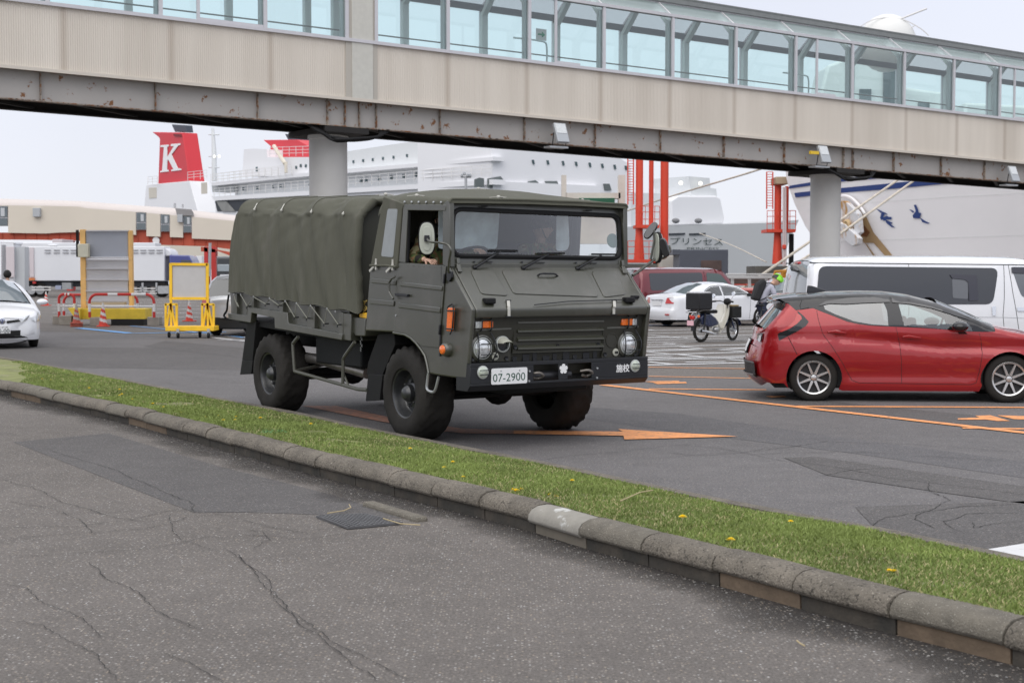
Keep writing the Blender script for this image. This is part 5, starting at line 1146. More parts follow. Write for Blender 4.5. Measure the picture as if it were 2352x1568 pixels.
def hand(name, wrist, palm_dir, back, m, par, s=1.0, curl=.6, side=1):
    """palm with four fingers and a thumb, one skinned mesh; palm_dir from wrist to knuckles, back = normal of the back of the hand"""
    d = Vector(palm_dir).normalized(); b = (Vector(back) - d * Vector(back).dot(d)).normalized(); l = d.cross(b) * side; w = Vector(wrist); J = [(w, .022 * s), (w + d * .045 * s, (.030 * s, .018 * s)), (w + d * .075 * s, (.036 * s, .016 * s))]; E = [(0, 1), (1, 2)]
    for i, (o, ln_) in enumerate(((-.030, .068), (-.010, .078), (.011, .072), (.030, .056))):
        k = len(J); base = w + (d * .088 + l * o) * s; J.append((base, .0095 * s)); E.append((2, k)); p = base; dd = d.copy()
        for j, f_ in enumerate((.45, .32, .23)):
            ax = dd.cross(b).normalized(); dd = (Matrix.Rotation(-curl * (.5 + .35 * j), 3, ax) @ dd); p = p + dd * ln_ * f_ * s; J.append((p, (.0088 - .001 * j) * s)); E.append((k + j, k + j + 1))
    k = len(J); p = w + (d * .03 - l * .028) * s; J.append((p, .012 * s)); E.append((1, k)); q = p + (d * .03 - l * .03 - b * .012) * s; J.append((q, .0105 * s)); E.append((k, k + 1)); J.append((q + (d * .026 - l * .006 - b * .014) * s, .009 * s)); E.append((k + 1, k + 2))
    return skin_mesh(name, J, E, m, par, 0, 2)
def helmet_mb(c, fwd, lf, up, s=1.0):
    m = MB(); rows = []; n = 28
    for i in range(12):
        t = (math.pi * .56) * i / 11; L = []
        for k in range(n):
            a = 2 * math.pi * k / n; x, y, z = math.cos(a) * math.sin(t), math.sin(a) * math.sin(t), math.cos(t); fl = 1 + .12 * max(0, (i - 8) / 3)
            L.append(Vector(c) + (fwd * (x * .132 * fl + .004) + lf * y * .112 * fl + up * (z * .128 + .030 + (.012 if x > .6 and i > 9 else -.02 * max(0, -x) * (i > 7)))) * s)
        rows.append(L)
    m.grid(rows, True); m.grid([rows[-1], [Vector(c) + (p - Vector(c)) * .93 for p in rows[-1]]], True); return m
CAM = camo('woodland_camouflage', [(.02, .018, .015), (.075, .10, .035), (.16, .09, .045), (.27, .25, .14)], 11)
CAM2 = camo('helmet_cover', [(.012, .012, .01), (.04, .055, .025), (.07, .05, .03), (.1, .1, .06)], 14)
def soldier(hc, look, hip, Lsh, Rsh, arms, label):
    hc = Vector(hc); p = thing('person', label, 'person', (T.o.x, T.o.y, 0), T.ang)
    sh = (Vector(Lsh) + Vector(Rsh)) / 2; hip = Vector(hip); nk = hc + Vector((-.02, 0, -.13)); up = (hc - sh).normalized()
    # one continuous body: pelvis, torso, neck, arms and thighs
    J = [(hip, (.13, .10)), (hip.lerp(sh, .5), (.13, .095)), (sh + Vector((0, 0, -.06)), (.14, .09)), (sh + Vector((0, 0, .02)), (.06, .055)), (nk, .055), (hc + Vector((0, 0, -.05)), .06)]
    E = [(0, 1), (1, 2), (2, 3), (3, 4), (4, 5)]
    for S_, (el, wr) in zip((Lsh, Rsh), arms):
        k = len(J); J += [(Vector(S_), .062), (Vector(el), .043), (Vector(wr), .028)]; E += [(2, k), (k, k + 1), (k + 1, k + 2)]
    for sg in (-1, 1):
        k = len(J); J += [(hip + Vector((.12, .1 * sg, -.02)), .085), (hip + Vector((.42, .14 * sg, .0)), .06), (hip + Vector((.5, .14 * sg, -.38)), .045)]; E += [(0, k), (k, k + 1), (k + 1, k + 2)]
    body = skin_mesh('body', J, E, M_skin, p)
    J2 = [(a, tuple(x * 1.25 + .018 for x in r) if isinstance(r, tuple) else r * 1.14 + .01) for a, r in J[:4]] ; J2[3] = (J2[3][0] + Vector((-.01, 0, .012)), .098)
    E2 = [(0, 1), (1, 2), (2, 3)]
    for S_, (el, wr) in zip((Lsh, Rsh), arms):
        k = len(J2); wr2 = Vector(el).lerp(Vector(wr), .93); J2 += [(Vector(S_), .078), (Vector(S_).lerp(Vector(el), .5), .066), (Vector(el), .062), (Vector(el).lerp(Vector(wr), .5), .054), (wr2, .044)]; E2 += [(2, k), (k, k + 1), (k + 1, k + 2), (k + 2, k + 3), (k + 3, k + 4)]
    skin_mesh('camouflage_jacket', J2, E2, CAM, p)
    skin_mesh('trousers', [(hip, (.17, .14)), (hip + Vector((.12, -.1, -.02)), .1), (hip + Vector((.42, -.14, 0)), .08), (hip + Vector((.12, .1, -.02)), .1), (hip + Vector((.42, .14, 0)), .08)], [(0, 1), (1, 2), (0, 3), (3, 4)], CAM, p)
    m, f_, l_, u_ = head_mb(hc, look, up * .3 + Vector((0, 0, 1)), 1.0); hd_ = m.build('head', M_skin, p, smooth=80); face_parts(hc, f_, l_, u_, 1.0, hd_)
    he = helmet_mb(hc, f_, l_, u_).build('helmet', CAM2, p, smooth=80)
    MB().tube([hc + l_ * .083 + u_ * .02, hc + l_ * .072 - u_ * .06 + f_ * .03, hc + f_ * .06 - u_ * .128, hc - l_ * .072 - u_ * .06 + f_ * .03, hc - l_ * .083 + u_ * .02], .007, 6).build('chin_strap', M_blk, he)
    return p
dc = T.hit(zd(1478, 520), (.30 - .0, 0, 0), (1, 0, 0)); pc_ = Vector((-.06, .42, 0))
pa = T.hit(zd(1480, 510), (-.12, 0, 0), (1, 0, 0))
soldier(pa, (.62, .78, .02), (-.2, pa.y, 1.42), (pa.x - .03, pa.y + .21, pa.z - .21), (pa.x - .03, pa.y - .21, pa.z - .21), [((pa.x + .12, pa.y + .3, 1.72), (pa.x + .35, pa.y + .2, 1.68)), ((pa.x + .12, pa.y - .3, 1.72), (pa.x + .35, pa.y - .2, 1.68))], 'soldier in camouflage and helmet seated mid cab behind the windscreen, looking to the side')
pd = T.hit(zd(455, 415), (.02, 0, 0), (1, 0, 0)); 
hR = swc - e1 * .19 + e2 * .06; hL = T.hit(zd(815, 740), (.46, 0, 0), (1, 0, 0))
drv = soldier(pd, (.95, -.25, -.03), (-.12, pd.y, 1.42), (pd.x - .04, pd.y + .21, pd.z - .22), (pd.x - .04, pd.y - .20, pd.z - .22), [((pd.x + .18, pd.y + .33, 1.80), tuple(hL - Vector((.07, -.02, -.02)))), ((pd.x + .05, -.98, 1.84), (.36, -.98, 1.83))], 'driver in camouflage and helmet at the side window with one elbow out')
hand('hand', hL - Vector((.07, -.02, -.02)), (.9, .1, -.25), (.2, 0, .9), M_skin, drv, 1.05, .8, 1)
hand('hand', (.36, -.98, 1.83), (.9, .3, -.2), (.1, -.5, .8), M_skin, drv, 1.0, .8, -1)
# ============================================================ CARS
def cut_grid(poly, step, holes=()):
    """triangulate a polygon in the (x, z) plane and cut it on a regular grid and on the edges of its holes"""
    bm = bmesh.new(); vs = [bm.verts.new((p[0], p[1], 0)) for p in poly]; bm.faces.new(vs); bmesh.ops.triangulate(bm, faces=bm.faces[:], ngon_method='EAR_CLIP')
    x0, x1 = min(p[0] for p in poly), max(p[0] for p in poly); z0, z1_ = min(p[1] for p in poly), max(p[1] for p in poly)
    def cut(co, no): bmesh.ops.bisect_plane(bm, geom=bm.verts[:] + bm.edges[:] + bm.faces[:], dist=1e-5, plane_co=co, plane_no=no)
    k = x0 + .0137
    while k < x1: cut((k, 0, 0), (1, 0, 0)); k += step
    k = z0 + .0173
    while k < z1_: cut((0, k, 0), (0, 1, 0)); k += step
    for h in holes:
        for a, b in zip(h, h[1:] + h[:1]): cut((a[0], a[1], 0), (b[1] - a[1], a[0] - b[0], 0))
    def inside(p, h):
        c = False
        for a, b in zip(h, h[1:] + h[:1]):
            if (a[1] > p.y) != (b[1] > p.y) and p.x < (b[0] - a[0]) * (p.y - a[1]) / (b[1] - a[1]) + a[0]: c = not c
        return c
    if holes: bmesh.ops.delete(bm, geom=[f for f in bm.faces if any(inside(f.calc_center_median(), h) for h in holes)], context='FACES')
    bm.verts.ensure_lookup_table(); bm.verts.index_update(); r = [(v.co.x, v.co.y) for v in bm.verts], [tuple(v.index for v in f.verts) for f in bm.faces]; bm.free(); return r
def arc_pts(cx, cz, r, a0, a1, n=12): return [(cx + r * math.cos(R(lerp(a0, a1, i / n))), cz + r * math.sin(R(lerp(a0, a1, i / n)))) for i in range(n + 1)]
class Car:
    def __init__(s, name, label, cat, o, ang, Wd, outline, m_body, er=.45, ery=.28, ef=.5, efy=.3, zb=.95, tm=.18, tq=.25, sill=.4, rf=.10, step=.06, group=None):
        s.t = thing(name, label, cat, (o[0], o[1], 0), ang, group); s.fr = Frame(o, ang); s.W = Wd; s.out = outline; s.m = m_body; s.step = step; s.rf = rf
        s.xr, s.xf = min(p[0] for p in outline), max(p[0] for p in outline); s.er, s.ery, s.ef, s.efy, s.zb, s.tm, s.tq, s.sill = er, ery, ef, efy, zb, tm, tq, sill
    def f0(s, x, z):
        y = s.W / 2; x = min(max(x, s.xr), s.xf)
        e = max(0, (s.xr + s.er - x) / s.er); y -= s.ery * (1 - math.sqrt(max(0, 1 - min(1, e) ** 2)))
        e = max(0, (x - s.xf + s.ef) / s.ef); y -= s.efy * (1 - math.sqrt(max(0, 1 - min(1, e) ** 2)))
        if z > s.zb: y -= s.tm * (z - s.zb) + s.tq * (z - s.zb) ** 2
        if z < s.sill: y -= .10 * ((s.sill - z) / s.sill) ** 2
        y += s.bulge(x, z); return y
    def bulge(s, x, z): return 0
    def f(s, x, z):
        y = s.f0(x, z); d = 9
        for a, b in zip(s.out, s.out[1:]):
            ax, az, bx, bz = *a, *b; l2 = (bx - ax) ** 2 + (bz - az) ** 2; t = max(0, min(1, ((x - ax) * (bx - ax) + (z - az) * (bz - az)) / l2)) if l2 else 0
            d = min(d, math.hypot(x - ax - t * (bx - ax), z - az - t * (bz - az)))
        if d < s.rf: y -= s.rf * (1 - math.sqrt(max(0, 1 - (1 - d / s.rf) ** 2)))
        return y
    def px(s, p, sg=-1): return s.fr.surf(p, s.f0, sg)
    def xz(s, pts, z=None, sg=-1): return [(q.x, q.z) for q in (s.px(z(*p) if z else p, sg) for p in pts)]
    def side(s, poly, m, name, off=0, holes=(), step=None, parent=None, both=True, smooth=60):
        vs, fs = cut_grid(poly, step or s.step, holes); o = None
        for sg in ((-1, 1) if both else (-1,)):
            mb_ = MB().add([(x, sg * (s.f(x, z) + off), z) for x, z in vs], fs); q = mb_.build(name, m, parent or s.t, smooth=smooth, weld=True); o = o or q
        return o
    def line(s, pts, w=.0035, off=.002, m=None, name='panel_gap', parent=None):
        for sg in (-1, 1):
            P = []
            for a, b in zip(pts, pts[1:]):
                n = max(1, int(math.hypot(b[0] - a[0], b[1] - a[1]) / .06))
                P += [(lerp(a[0], b[0], i / n), lerp(a[1], b[1], i / n)) for i in range(n)]
            P.append(pts[-1]); mb_ = MB().tube([(x, sg * (s.f(x, z) + off - w * .6), z) for x, z in P], w, 5); mb_.build(name, m or M_gap, parent or s.t, smooth=0)
    def strip(s, i0, i1, m, name, crown=.05, n=14, inset=0.0, off=0.0, parent=None, dense=3):
        pts = s.out[i0:i1 + 1]; P = []
        for k in range(len(pts) - 1):
            for j in range(dense): t = j / dense; P.append((lerp(pts[k][0], pts[k + 1][0], t), lerp(pts[k][1], pts[k + 1][1], t)))
        P.append(pts[-1]); rows = []
        for k, (x, z) in enumerate(P):
            a, b = P[max(0, k - 1)], P[min(len(P) - 1, k + 1)]; d = Vector((b[0] - a[0], 0, b[1] - a[1])).normalized(); nr = Vector((-d.z, 0, d.x)); y = s.f0(x, z) - s.rf - inset
            rows.append([Vector((x, y * (2 * j / n - 1), z)) + nr * ((crown if not callable(crown) else crown(x, z)) * (1 - abs(2 * j / n - 1) ** 2.2) + off) for j in range(n + 1)])
        return MB().grid(rows).build(name, m, parent or s.t, smooth=60)
    def wheel(s, x, y, r, w, sg, spokes=8, rim_r=None, rimm=None, dark=True, steer=0, tyre_m=None, sw0=.02, sw1=.022):
        wh = bpy.data.objects.new('wheel', None); C.objects.link(wh); wh.parent = s.t; wh.location = (x, y, r); wh.rotation_euler = (0, 0, R(steer)); wh.empty_display_size = .1
        rr = rim_r or r * .69; ax = (0, sg, 0); rimm = rimm or mat('alloy_silver', (.5, .51, .53), .3, .8)
        MB().lathe([(rr, -w), (rr + .02, -w), (r - .02, -w + .01), (r, -w + .04), (r, -.035), (r - .012, -.012), (r - .04, -.002), (rr + .03, .004), (rr, -.006)], (0, 0, 0), ax, 48, cap=False).build('tyre', tyre_m or M_tyre, wh, smooth=50)
        m = MB(); m.lathe([(rr + .004, -.004), (rr - .004, .004), (rr - .022, -.004), (rr - .026, -.06)], (0, 0, 0), ax, 48, cap=False); ro = m.build('rim', rimm, wh, smooth=40)
        MB().lathe([(rr - .02, -.07), (.01, -.075)], (0, 0, 0), ax, 32).build('brake_disc', mat('wheel_dark', (.018, .018, .02), .5), wh)
        for k in range(spokes):
            a = 2 * math.pi * (k + .5) / spokes; u = Vector((math.cos(a), 0, math.sin(a))); v = Vector((-math.sin(a), 0, math.cos(a))); A_ = Vector(ax)
            MB().add([u * .045 - v * sw0 + A_ * -.012, u * .045 + v * sw0 + A_ * -.012, u * (rr - .012) + v * sw1 - A_ * .004, u * (rr - .012) - v * sw1 - A_ * .004,
                      u * .045 - v * (sw0 + .006) - A_ * .05, u * .045 + v * (sw0 + .006) - A_ * .05, u * (rr - .012) + v * (sw1 + .004) - A_ * .04, u * (rr - .012) - v * (sw1 + .004) - A_ * .04], [(0, 1, 2, 3), (0, 1, 5, 4), (1, 2, 6, 5), (2, 3, 7, 6), (3, 0, 4, 7)]).build('spoke', rimm, ro, smooth=0)
        MB().lathe([(.04, -.05), (.038, -.008), (.02, -.004), (.003, -.003)], (0, 0, 0), ax, 20).build('centre_cap', rimm, ro)
        return wh
    def shell(s, y=.05):
        """dark floor and seats seen through the glass"""
        hw = s.W / 2 - .12; xs = [p[0] for p in s.out]; MB().box((s.xr + .5, -hw, .2), (s.xf - .9, hw, .55)).build('interior_floor', M_int, s.t)
M_gap = mat('panel_gap_black', (.01, .01, .01), .8); M_int = mat('car_interior', (.025, .026, .028), .8)
G_car = glass('car_glass', (.62, .72, .70), .10); G_priv = glass('privacy_glass', (.16, .19, .2), .16)
M_redp = mat('metallic_red_paint', (.33, .004, .008), .3, .3, coat=1, var=.03); M_gblk = mat('gloss_black_paint', (.010, .010, .013), .15, spec=.2, coat=.8)
def seats(car, xs, ys=(-.36, .36), z0=.5, z1_=1.05, m=None):
    for x in xs:
        for y in ys:
            b_ = MB(); b_.box((x - .08, y - .22, z0), (x + .06, y + .22, z1_ - .15)); b_.box((x - .07, y - .11, z1_ - .13), (x + .03, y + .11, z1_ + .05)); b_.build('seat', m or M_int, car.t, bevel=.04, seg=3)
# ---- red hatchback
a, b = G(1869, 922), G(2318, 926); dv = (b - a).normalized(); WBr = (b - a).length; lf = Vector((-dv.y, dv.x, 0)); o = a + lf * .83
OR = [(-.60, .24), (-.735, .33), (-.75, .52), (-.70, .70), (-.655, .80), (-.63, .95), (-.50, 1.10), (-.37, 1.25), (-.36, 1.30), (-.52, 1.335), (-.45, 1.352), (-.20, 1.385), (.15, 1.41), (.6, 1.425), (.95, 1.42), (1.25, 1.385), (1.6, 1.30), (2.0, 1.13), (2.32, .985), (2.5, .94), (2.8, .885), (3.02, .80), (3.15, .68), (3.2, .5), (3.18, .32), (3.1, .2)]
red = Car('hatchback', 'glossy red five-door hatchback with black roof and ten-spoke alloy wheels', 'car', o, math.atan2(dv.y, dv.x), 1.66, OR, M_redp, er=.42, ery=.22, ef=.6, efy=.35, zb=.92, tm=.12, tq=.42, rf=.075, step=.05)
tag(red.t, 'glossy red five-door hatchback with black roof and dark alloy wheels')
def bul(x, z):
    b_ = .03 * math.exp(-((x + .0) / .42) ** 2) * math.exp(-((z - .62) / .25) ** 2) + .03 * math.exp(-((x - WBr) / .45) ** 2) * math.exp(-((z - .62) / .25) ** 2)
    # sculpted waist: crease sweeping from the tail down through the doors, hollow below it
    cz = .93 - .13 * max(0, min(1, (x - .2) / 1.4)) ** 1.2
    b_ += -.028 * math.exp(-((z - cz + .07) / .07) ** 2) * (1 if x > .3 else .5) + .006
    b_ += -.03 * math.exp(-((z - .36) / .10) ** 2) * (1 if .45 < x < WBr - .45 else max(0, 1 - min(abs(x - .45), abs(x - WBr + .45)) / .2) if -.2 < x < WBr + .2 else 0)
    return b_
red.bulge = bul
belt = red.xz([(480, 598), (620, 580), (700, 612), (800, 650), (900, 690), (1000, 712), (1100, 724), (1300, 733), (1500, 742), (1700, 755), (1900, 772), (2050, 775)], z6)
wr_ = .315; ar = wr_ + .045
top_i = [p for p in OR if p[0] < -.3 and p[1] <= 1.26 and p[1] >= .24]
low = [(-.60, .24)] + [OR[i] for i in range(1, 8)]
hoodtop = [OR[i] for i in range(18, 26)]
poly = [low[0]] + low[1:] + [(-.36, 1.30), (-.33, 1.285)] + belt + [(belt[-1][0] + .1, belt[-1][1] + .005)] + hoodtop + [(WBr + ar + .02, .2)] + arc_pts(WBr, wr_, ar, -15, 195, 18) + [(WBr - ar - .02, .15), (ar + .02, .145)] + arc_pts(0, wr_, ar, -25, 205, 18) + [(-ar - .03, .24)]
body = red.side(poly, M_redp, 'body_side', step=.05)
for x_ in (0, WBr): red.side(arc_pts(x_, wr_, ar, -5, 185, 20) + arc_pts(x_, wr_, ar + .14, 185, -5, 20), M_redp, 'arch_flare', off=-.004, step=.05)
green = [OR[i] for i in range(7, 19)]
gpoly_ = [(-.33, 1.283), OR[8], (-.44, 1.348)] + [OR[i] for i in range(11, 19)] + [(belt[-1][0] + .1, belt[-1][1] + .004)] + [(p[0], p[1] + .002) for p in belt[::-1]]
win_r = red.xz([(700, 545), (860, 540), (1020, 535), (1200, 532), (1228, 600), (1240, 722), (1100, 712), (950, 685), (900, 665), (800, 628), (720, 590)], z6)
win_f = red.xz([(1320, 540), (1450, 548), (1600, 580), (1780, 645), (1900, 700), (1935, 768), (1700, 752), (1368, 722)], z6)
red.side(gpoly_, M_gblk, 'window_surround', holes=(win_r, win_f), step=.06)
red.side(win_r, G_priv, 'rear_door_window', off=-.004, step=.1); red.side(win_f, G_car, 'front_door_window', off=-.004, step=.1)
# rain visors over the doors
vis1 = red.xz([(660, 560), (720, 522), (900, 495), (1100, 482), (1245, 480), (1250, 528), (1050, 535), (880, 545), (760, 540)], z6); vis2 = red.xz([(1262, 482), (1400, 488), (1600, 530), (1780, 600), (1920, 680), (1780, 638), (1600, 580), (1420, 545), (1270, 532)], z6)
red.side(vis1, mat('smoked_visor', (.02, .02, .026), .15, coat=1), 'rain_visor', off=.014, step=.1); red.side(vis2, mat('smoked_visor', (.02, .02, .026)), 'rain_visor', off=.014, step=.1)
red.strip(0, 3, M_redp, 'rear_bumper', .10); red.strip(3, 5, M_redp, 'tailgate', .09)
red.strip(5, 7, mat('rear_glass_dark', (.03, .034, .04), .05, coat=1), 'rear_window', .08); red.strip(7, 8, M_gblk, 'tailgate_top', .06); red.strip(8, 9, M_gblk, 'spoiler', .05); red.strip(9, 11, M_gblk, 'spoiler', .045); rfo = red.strip(11, 16, M_gblk, 'roof', .035)
red.strip(16, 18, G_car, 'windscreen', .07); red.strip(18, 21, M_redp, 'bonnet', .05); red.strip(21, 25, M_redp, 'front_bumper', .10)
red.shell(); seats(red, (.55, 1.35)); MB().box((1.85, -.62, .5), (2.3, .62, .98)).build('dashboard', M_int, red.t, bevel=.06)
m = MB(); m.tube([Vector((1.75, -.34, .98)) + Vector((math.cos(a) * .03, math.sin(a) * .17, math.cos(a) * .15)) for a in [6.283 * i / 20 for i in range(20)]], .014, 6, True); m.build('steering_wheel', M_int, red.t)
fin = MB().ext([(-.02, -.02, 1.425), (.28, -.005, 1.445), (.05, -.005, 1.52), (-.01, -.01, 1.525)], (0, .035, 0)).build('shark_fin_antenna', M_gblk, red.t, bevel=.012)
# tail lamp
tl = red.xz([(492, 600), (540, 640), (585, 690), (560, 725), (480, 775), (400, 815), (340, 845), (330, 790), (420, 740), (480, 690), (500, 650)], z6)
red.side(tl, M_gblk, 'tail_lamp', off=.006, step=.05)
tr2 = red.xz([(484, 615), (520, 640), (528, 665), (490, 705), (430, 745), (360, 775), (345, 765), (420, 725), (465, 680), (480, 645)], z6); red.side(tr2, M_red, 'lamp_lens', off=.012, step=.05)
rv = mat('reverse_lens', (.4, .41, .42), .2, coat=1)
def rear_x(y, z):
    zz = sorted(OR[:9], key=lambda p: abs(p[1] - z)); 
    for i in range(8):
        if OR[i][1] <= z <= OR[i + 1][1]: xx = lerp(OR[i][0], OR[i + 1][0], (z - OR[i][1]) / (OR[i + 1][1] - OR[i][1])); break
    else: xx = OR[0][0]
    hw = red.f0(xx, z) - red.rf; return xx - .09 * (1 - min(1, abs(y) / hw) ** 2.2)
def rear_patch(pts, m, name, off, n=6, parent=None):
    """quad patch lying on the rear bodywork: pts are four (y, z) corners"""
    rows = []
    for i in range(n + 1):
        L = []
        for j in range(n + 1):
            u, v = i / n, j / n; y = lerp(lerp(pts[0][0], pts[1][0], u), lerp(pts[3][0], pts[2][0], u), v); z = lerp(lerp(pts[0][1], pts[1][1], u), lerp(pts[3][1], pts[2][1], u), v); L.append(Vector((rear_x(y, z) - off, y, z)))
        rows.append(L)
    return MB().grid(rows).build(name, m, parent or red.t)
M_pl = mat('plate_white', (.78, .78, .79))
rear_patch([(-.19, .60), (.19, .60), (.17, .80), (-.17, .80)], M_gap, 'plate_recess', .03); rp_ = rear_patch([(-.165, .63), (.165, .63), (.165, .79), (-.165, .79)], M_pl, 'number_plate', .042)
for sg in (-1, 1):
    rear_patch([(sg * .46, .80), (sg * .66, .78), (sg * .66, .90), (sg * .46, .88)], M_gblk, 'tail_lamp', .02); rear_patch([(sg * .56, .79), (sg * .66, .775), (sg * .66, .86), (sg * .58, .86)], rv, 'reverse_lamp', .03)
    rear_patch([(sg * .40, .88), (sg * .68, .93), (sg * .66, .97), (sg * .40, .905)], M_red, 'lamp_bar', .03)
rear_patch([(-.70, .30), (.70, .30), (.66, .50), (-.66, .50)], mat('bumper_mesh', (.018, .018, .02), .6, bump=.8, bs=70), 'diffuser', .02)
rear_patch([(-.62, .30), (.62, .30), (.58, .345), (-.58, .345)], mat('diffuser_silver', (.35, .36, .38), .35, .6), 'diffuser_trim', .04)
rear_patch([(-.70, .49), (.70, .49), (.70, .515), (-.70, .515)], mat('diffuser_grey', (.12, .12, .13), .4), 'diffuser_edge', .03)
bz_ = red.xz([(262, 1000), (330, 1165), (230, 1165), (225, 1120), (250, 1100)], z6); 
red.line(red.xz([(650, 600), (665, 680), (700, 790), (780, 900), (850, 1010), (900, 1100), (940, 1170), (1000, 1192), (1340, 1196), (1920, 1205), (1960, 1190), (1985, 1100), (2010, 950), (2000, 850), (1985, 785)], z6), .0035)
red.line(red.xz([(1300, 735), (1330, 870), (1345, 1000), (1348, 1195)], z6), .0035); red.line(red.xz([(415, 815), (460, 900), (490, 960)], z6), .005); red.line(red.xz([(590, 575), (520, 590), (512, 560), (528, 515)], z6), .005)
for pts in ([(738, 770), (800, 760), (895, 778), (880, 792), (740, 782)], [(1348, 810), (1400, 800), (1508, 818), (1495, 832), (1350, 825)]):
    P = red.xz(pts, z6); cxz = (sum(p[0] for p in P) / 5, sum(p[1] for p in P) / 5)
    for sg in (-1, 1): MB().ball((cxz[0], sg * (red.f(*cxz) - .006), cxz[1]), .06, 16, (1.1, .16, .55)).build('handle_recess', mat('recess_red', (.20, .004, .006), .4, .3, coat=1), red.t); MB().ext([(x, sg * (red.f(x, z) + .035), z) for x, z in P], (0, -sg * .02, 0)).build('door_handle', M_redp, red.t, bevel=.008, seg=3, smooth=60)
mp_ = red.xz([(1860, 790)], z6)[0]
for sg in (-1, 1):
    y0_ = red.f(mp_[0] - .02, 1.02); mz = red.xz([(1810, 720)], z6)[0]; m = MB(); m.ball((mz[0] + .0, sg * (y0_ + .13), mz[1] - .01), .115, 16, (.95, .95, .58)); mo = m.build('door_mirror', M_gblk, red.t); m = MB(); m.ext([(mp_[0] - .06, sg * (y0_ - .02), mp_[1] - .03), (mp_[0] + .06, sg * (y0_ - .02), mp_[1] - .03), (mz[0] + .03, sg * (y0_ + .08), mz[1] - .05), (mz[0] - .02, sg * (y0_ + .08), mz[1] - .05)], (0, sg * .03, .02)); m.build('mirror_foot', M_gblk, mo, bevel=.01)
mr_ = mat('machined_rim', (.62, .61, .60), .25, .85)
for x in (0, WBr):
    for sg in (-1, 1): red.wheel(x, sg * .815, wr_, .2, sg, 8, .222, mr_, True, sw0=.017, sw1=.010)
for x in (0, WBr): MB().grid([[(px_, y_, pz_) for px_, pz_ in arc_pts(x, wr_, ar + d_, -8, 188, 24)] for y_, d_ in ((-.85, -.003), (-.8, .014), (.8, .014), (.85, -.003))]).build('wheel_well', M_gap, red.t)
MB().box((-.5, -.7, .17), (3.0, .7, .24)).build('underbody', M_gap, red.t)

# ---- white van
phi = R(6); hv = Vector((math.cos(phi), math.sin(phi), 0)); lv = Vector((-hv.y, hv.x, 0))
cr_ = DP(1858, 700, 22.6); cr_.z = 0; vo = cr_ + lv * .84 + hv * .95
OV = [(-.98, .28), (-1.0, .5), (-.99, 1.0), (-.96, 1.1), (-.86, 1.80), (-.80, 1.86), (-.6, 1.915), (0, 1.935), (1.5, 1.94), (2.6, 1.925), (2.95, 1.87), (3.25, 1.55), (3.5, 1.12), (3.62, 1.0), (3.72, .8), (3.74, .4), (3.6, .25)]
van = Car('van', 'white high-roof passenger van with dark rear windows behind the red hatchback', 'van', vo, phi, 1.69, OV, M_white, er=.25, ery=.12, ef=.35, efy=.2, zb=1.0, tm=.06, tq=.14, rf=.10, step=.12)
WBv = 2.57; wrv = .32
wv = van.xz([(665, 236), (1400, 242), (2138, 252), (2110, 400), (2070, 500), (2040, 530), (1990, 550), (1750, 555), (652, 555), (652, 480)], z6)
wv = [(p[0], max(p[1], .0)) for p in wv]
wfv = van.xz([(2245, 240), (2500, 244), (2700, 500), (2380, 500), (2330, 480), (2300, 400)], z6)
polyv = OV[:] + [(WBv + .4, .25)] + arc_pts(WBv, wrv, .38, 0, 180, 12) + [(.4, .25)] + arc_pts(0, wrv, .38, 0, 180, 12) + [(-.42, .26)]
van.side(polyv, M_white, 'body_side', step=.12)
def rr2(P, r): return [(v.x, v.y) for v in rrect([Vector((p[0], p[1], 0)) for p in P], r, 4)]
q4 = van.xz([(668, 234), (2140, 250), (2095, 548), (650, 548)], z6)
van.side(rr2([q4[0], q4[1], q4[2], (q4[3][0] - .02, q4[2][1] - .0)], .12), mat('dark_side_glass', (.030, .032, .038), .1, coat=1, spec=.4), 'side_window', off=.004, step=.15)
van.side(rr2(van.xz([(1760, 335), (1895, 350), (1890, 505), (1765, 495)], z6), .03), mat('side_glass_lighter', (.11, .115, .125), .08, coat=1), 'sliding_pane', off=.008, step=.2)
vi = van.xz([(1738, 302), (1962, 310), (1972, 515), (1898, 520), (1890, 365), (1860, 345), (1760, 335)], z6); van.side(vi, mat('visor_purple_black', (.012, .01, .02), .2, coat=1), 'pane_visor', off=.02, step=.1)
van.side(rr2(wfv, .05), G_priv, 'front_door_window', off=.004, step=.2)
van.side(van.xz([(2243, 244), (2500, 248), (2500, 300), (2250, 292)], z6), mat('visor_purple_black', (.012, .01, .02)), 'rain_visor', off=.018, step=.2)
van.line(van.xz([(598, 208), (1400, 216), (2200, 224), (2500, 228)], z6), .010); van.line(van.xz([(1405, 216), (1408, 400), (1405, 640)], z6), .005); van.line(van.xz([(2185, 226), (2190, 500), (2180, 640), (2190, 760)], z6), .006); van.line(van.xz([(2222, 226), (2260, 450), (2290, 620), (2310, 760)], z6), .006)
van.line(van.xz([(1950, 652), (2190, 655), (2500, 668)], z6), .005, m=mat('crease_grey', (.4, .41, .43), .5))
for q in ([(2085, 565), (2118, 565), (2115, 640), (2090, 640)],): van.side(van.xz(q, z6), M_chrome, 'door_handle', off=.02, step=.2)
van.side(van.xz([(2290, 572), (2400, 575), (2400, 605), (2295, 602)], z6), M_chrome, 'door_handle', off=.02, step=.2)
van.strip(0, 3, M_white, 'rear_bumper', .05); van.strip(3, 5, mat('rear_glass_grey', (.20, .215, .225), .08, coat=1, spec=.8), 'rear_window', .04, inset=.05, off=.006); van.strip(3, 5, M_white, 'tailgate', .04); van.strip(5, 10, M_white, 'roof', .045); van.strip(10, 12, G_priv, 'windscreen', .08); van.strip(12, 16, M_white, 'front_panel', .08)
for sg in (-1, 1): MB().box((-1.02, sg * .60, .95), (-.93, sg * .76, 1.5) if 0 else (-.93, sg * .76, 1.35)).build('tail_lamp', M_red, van.t, bevel=.02)
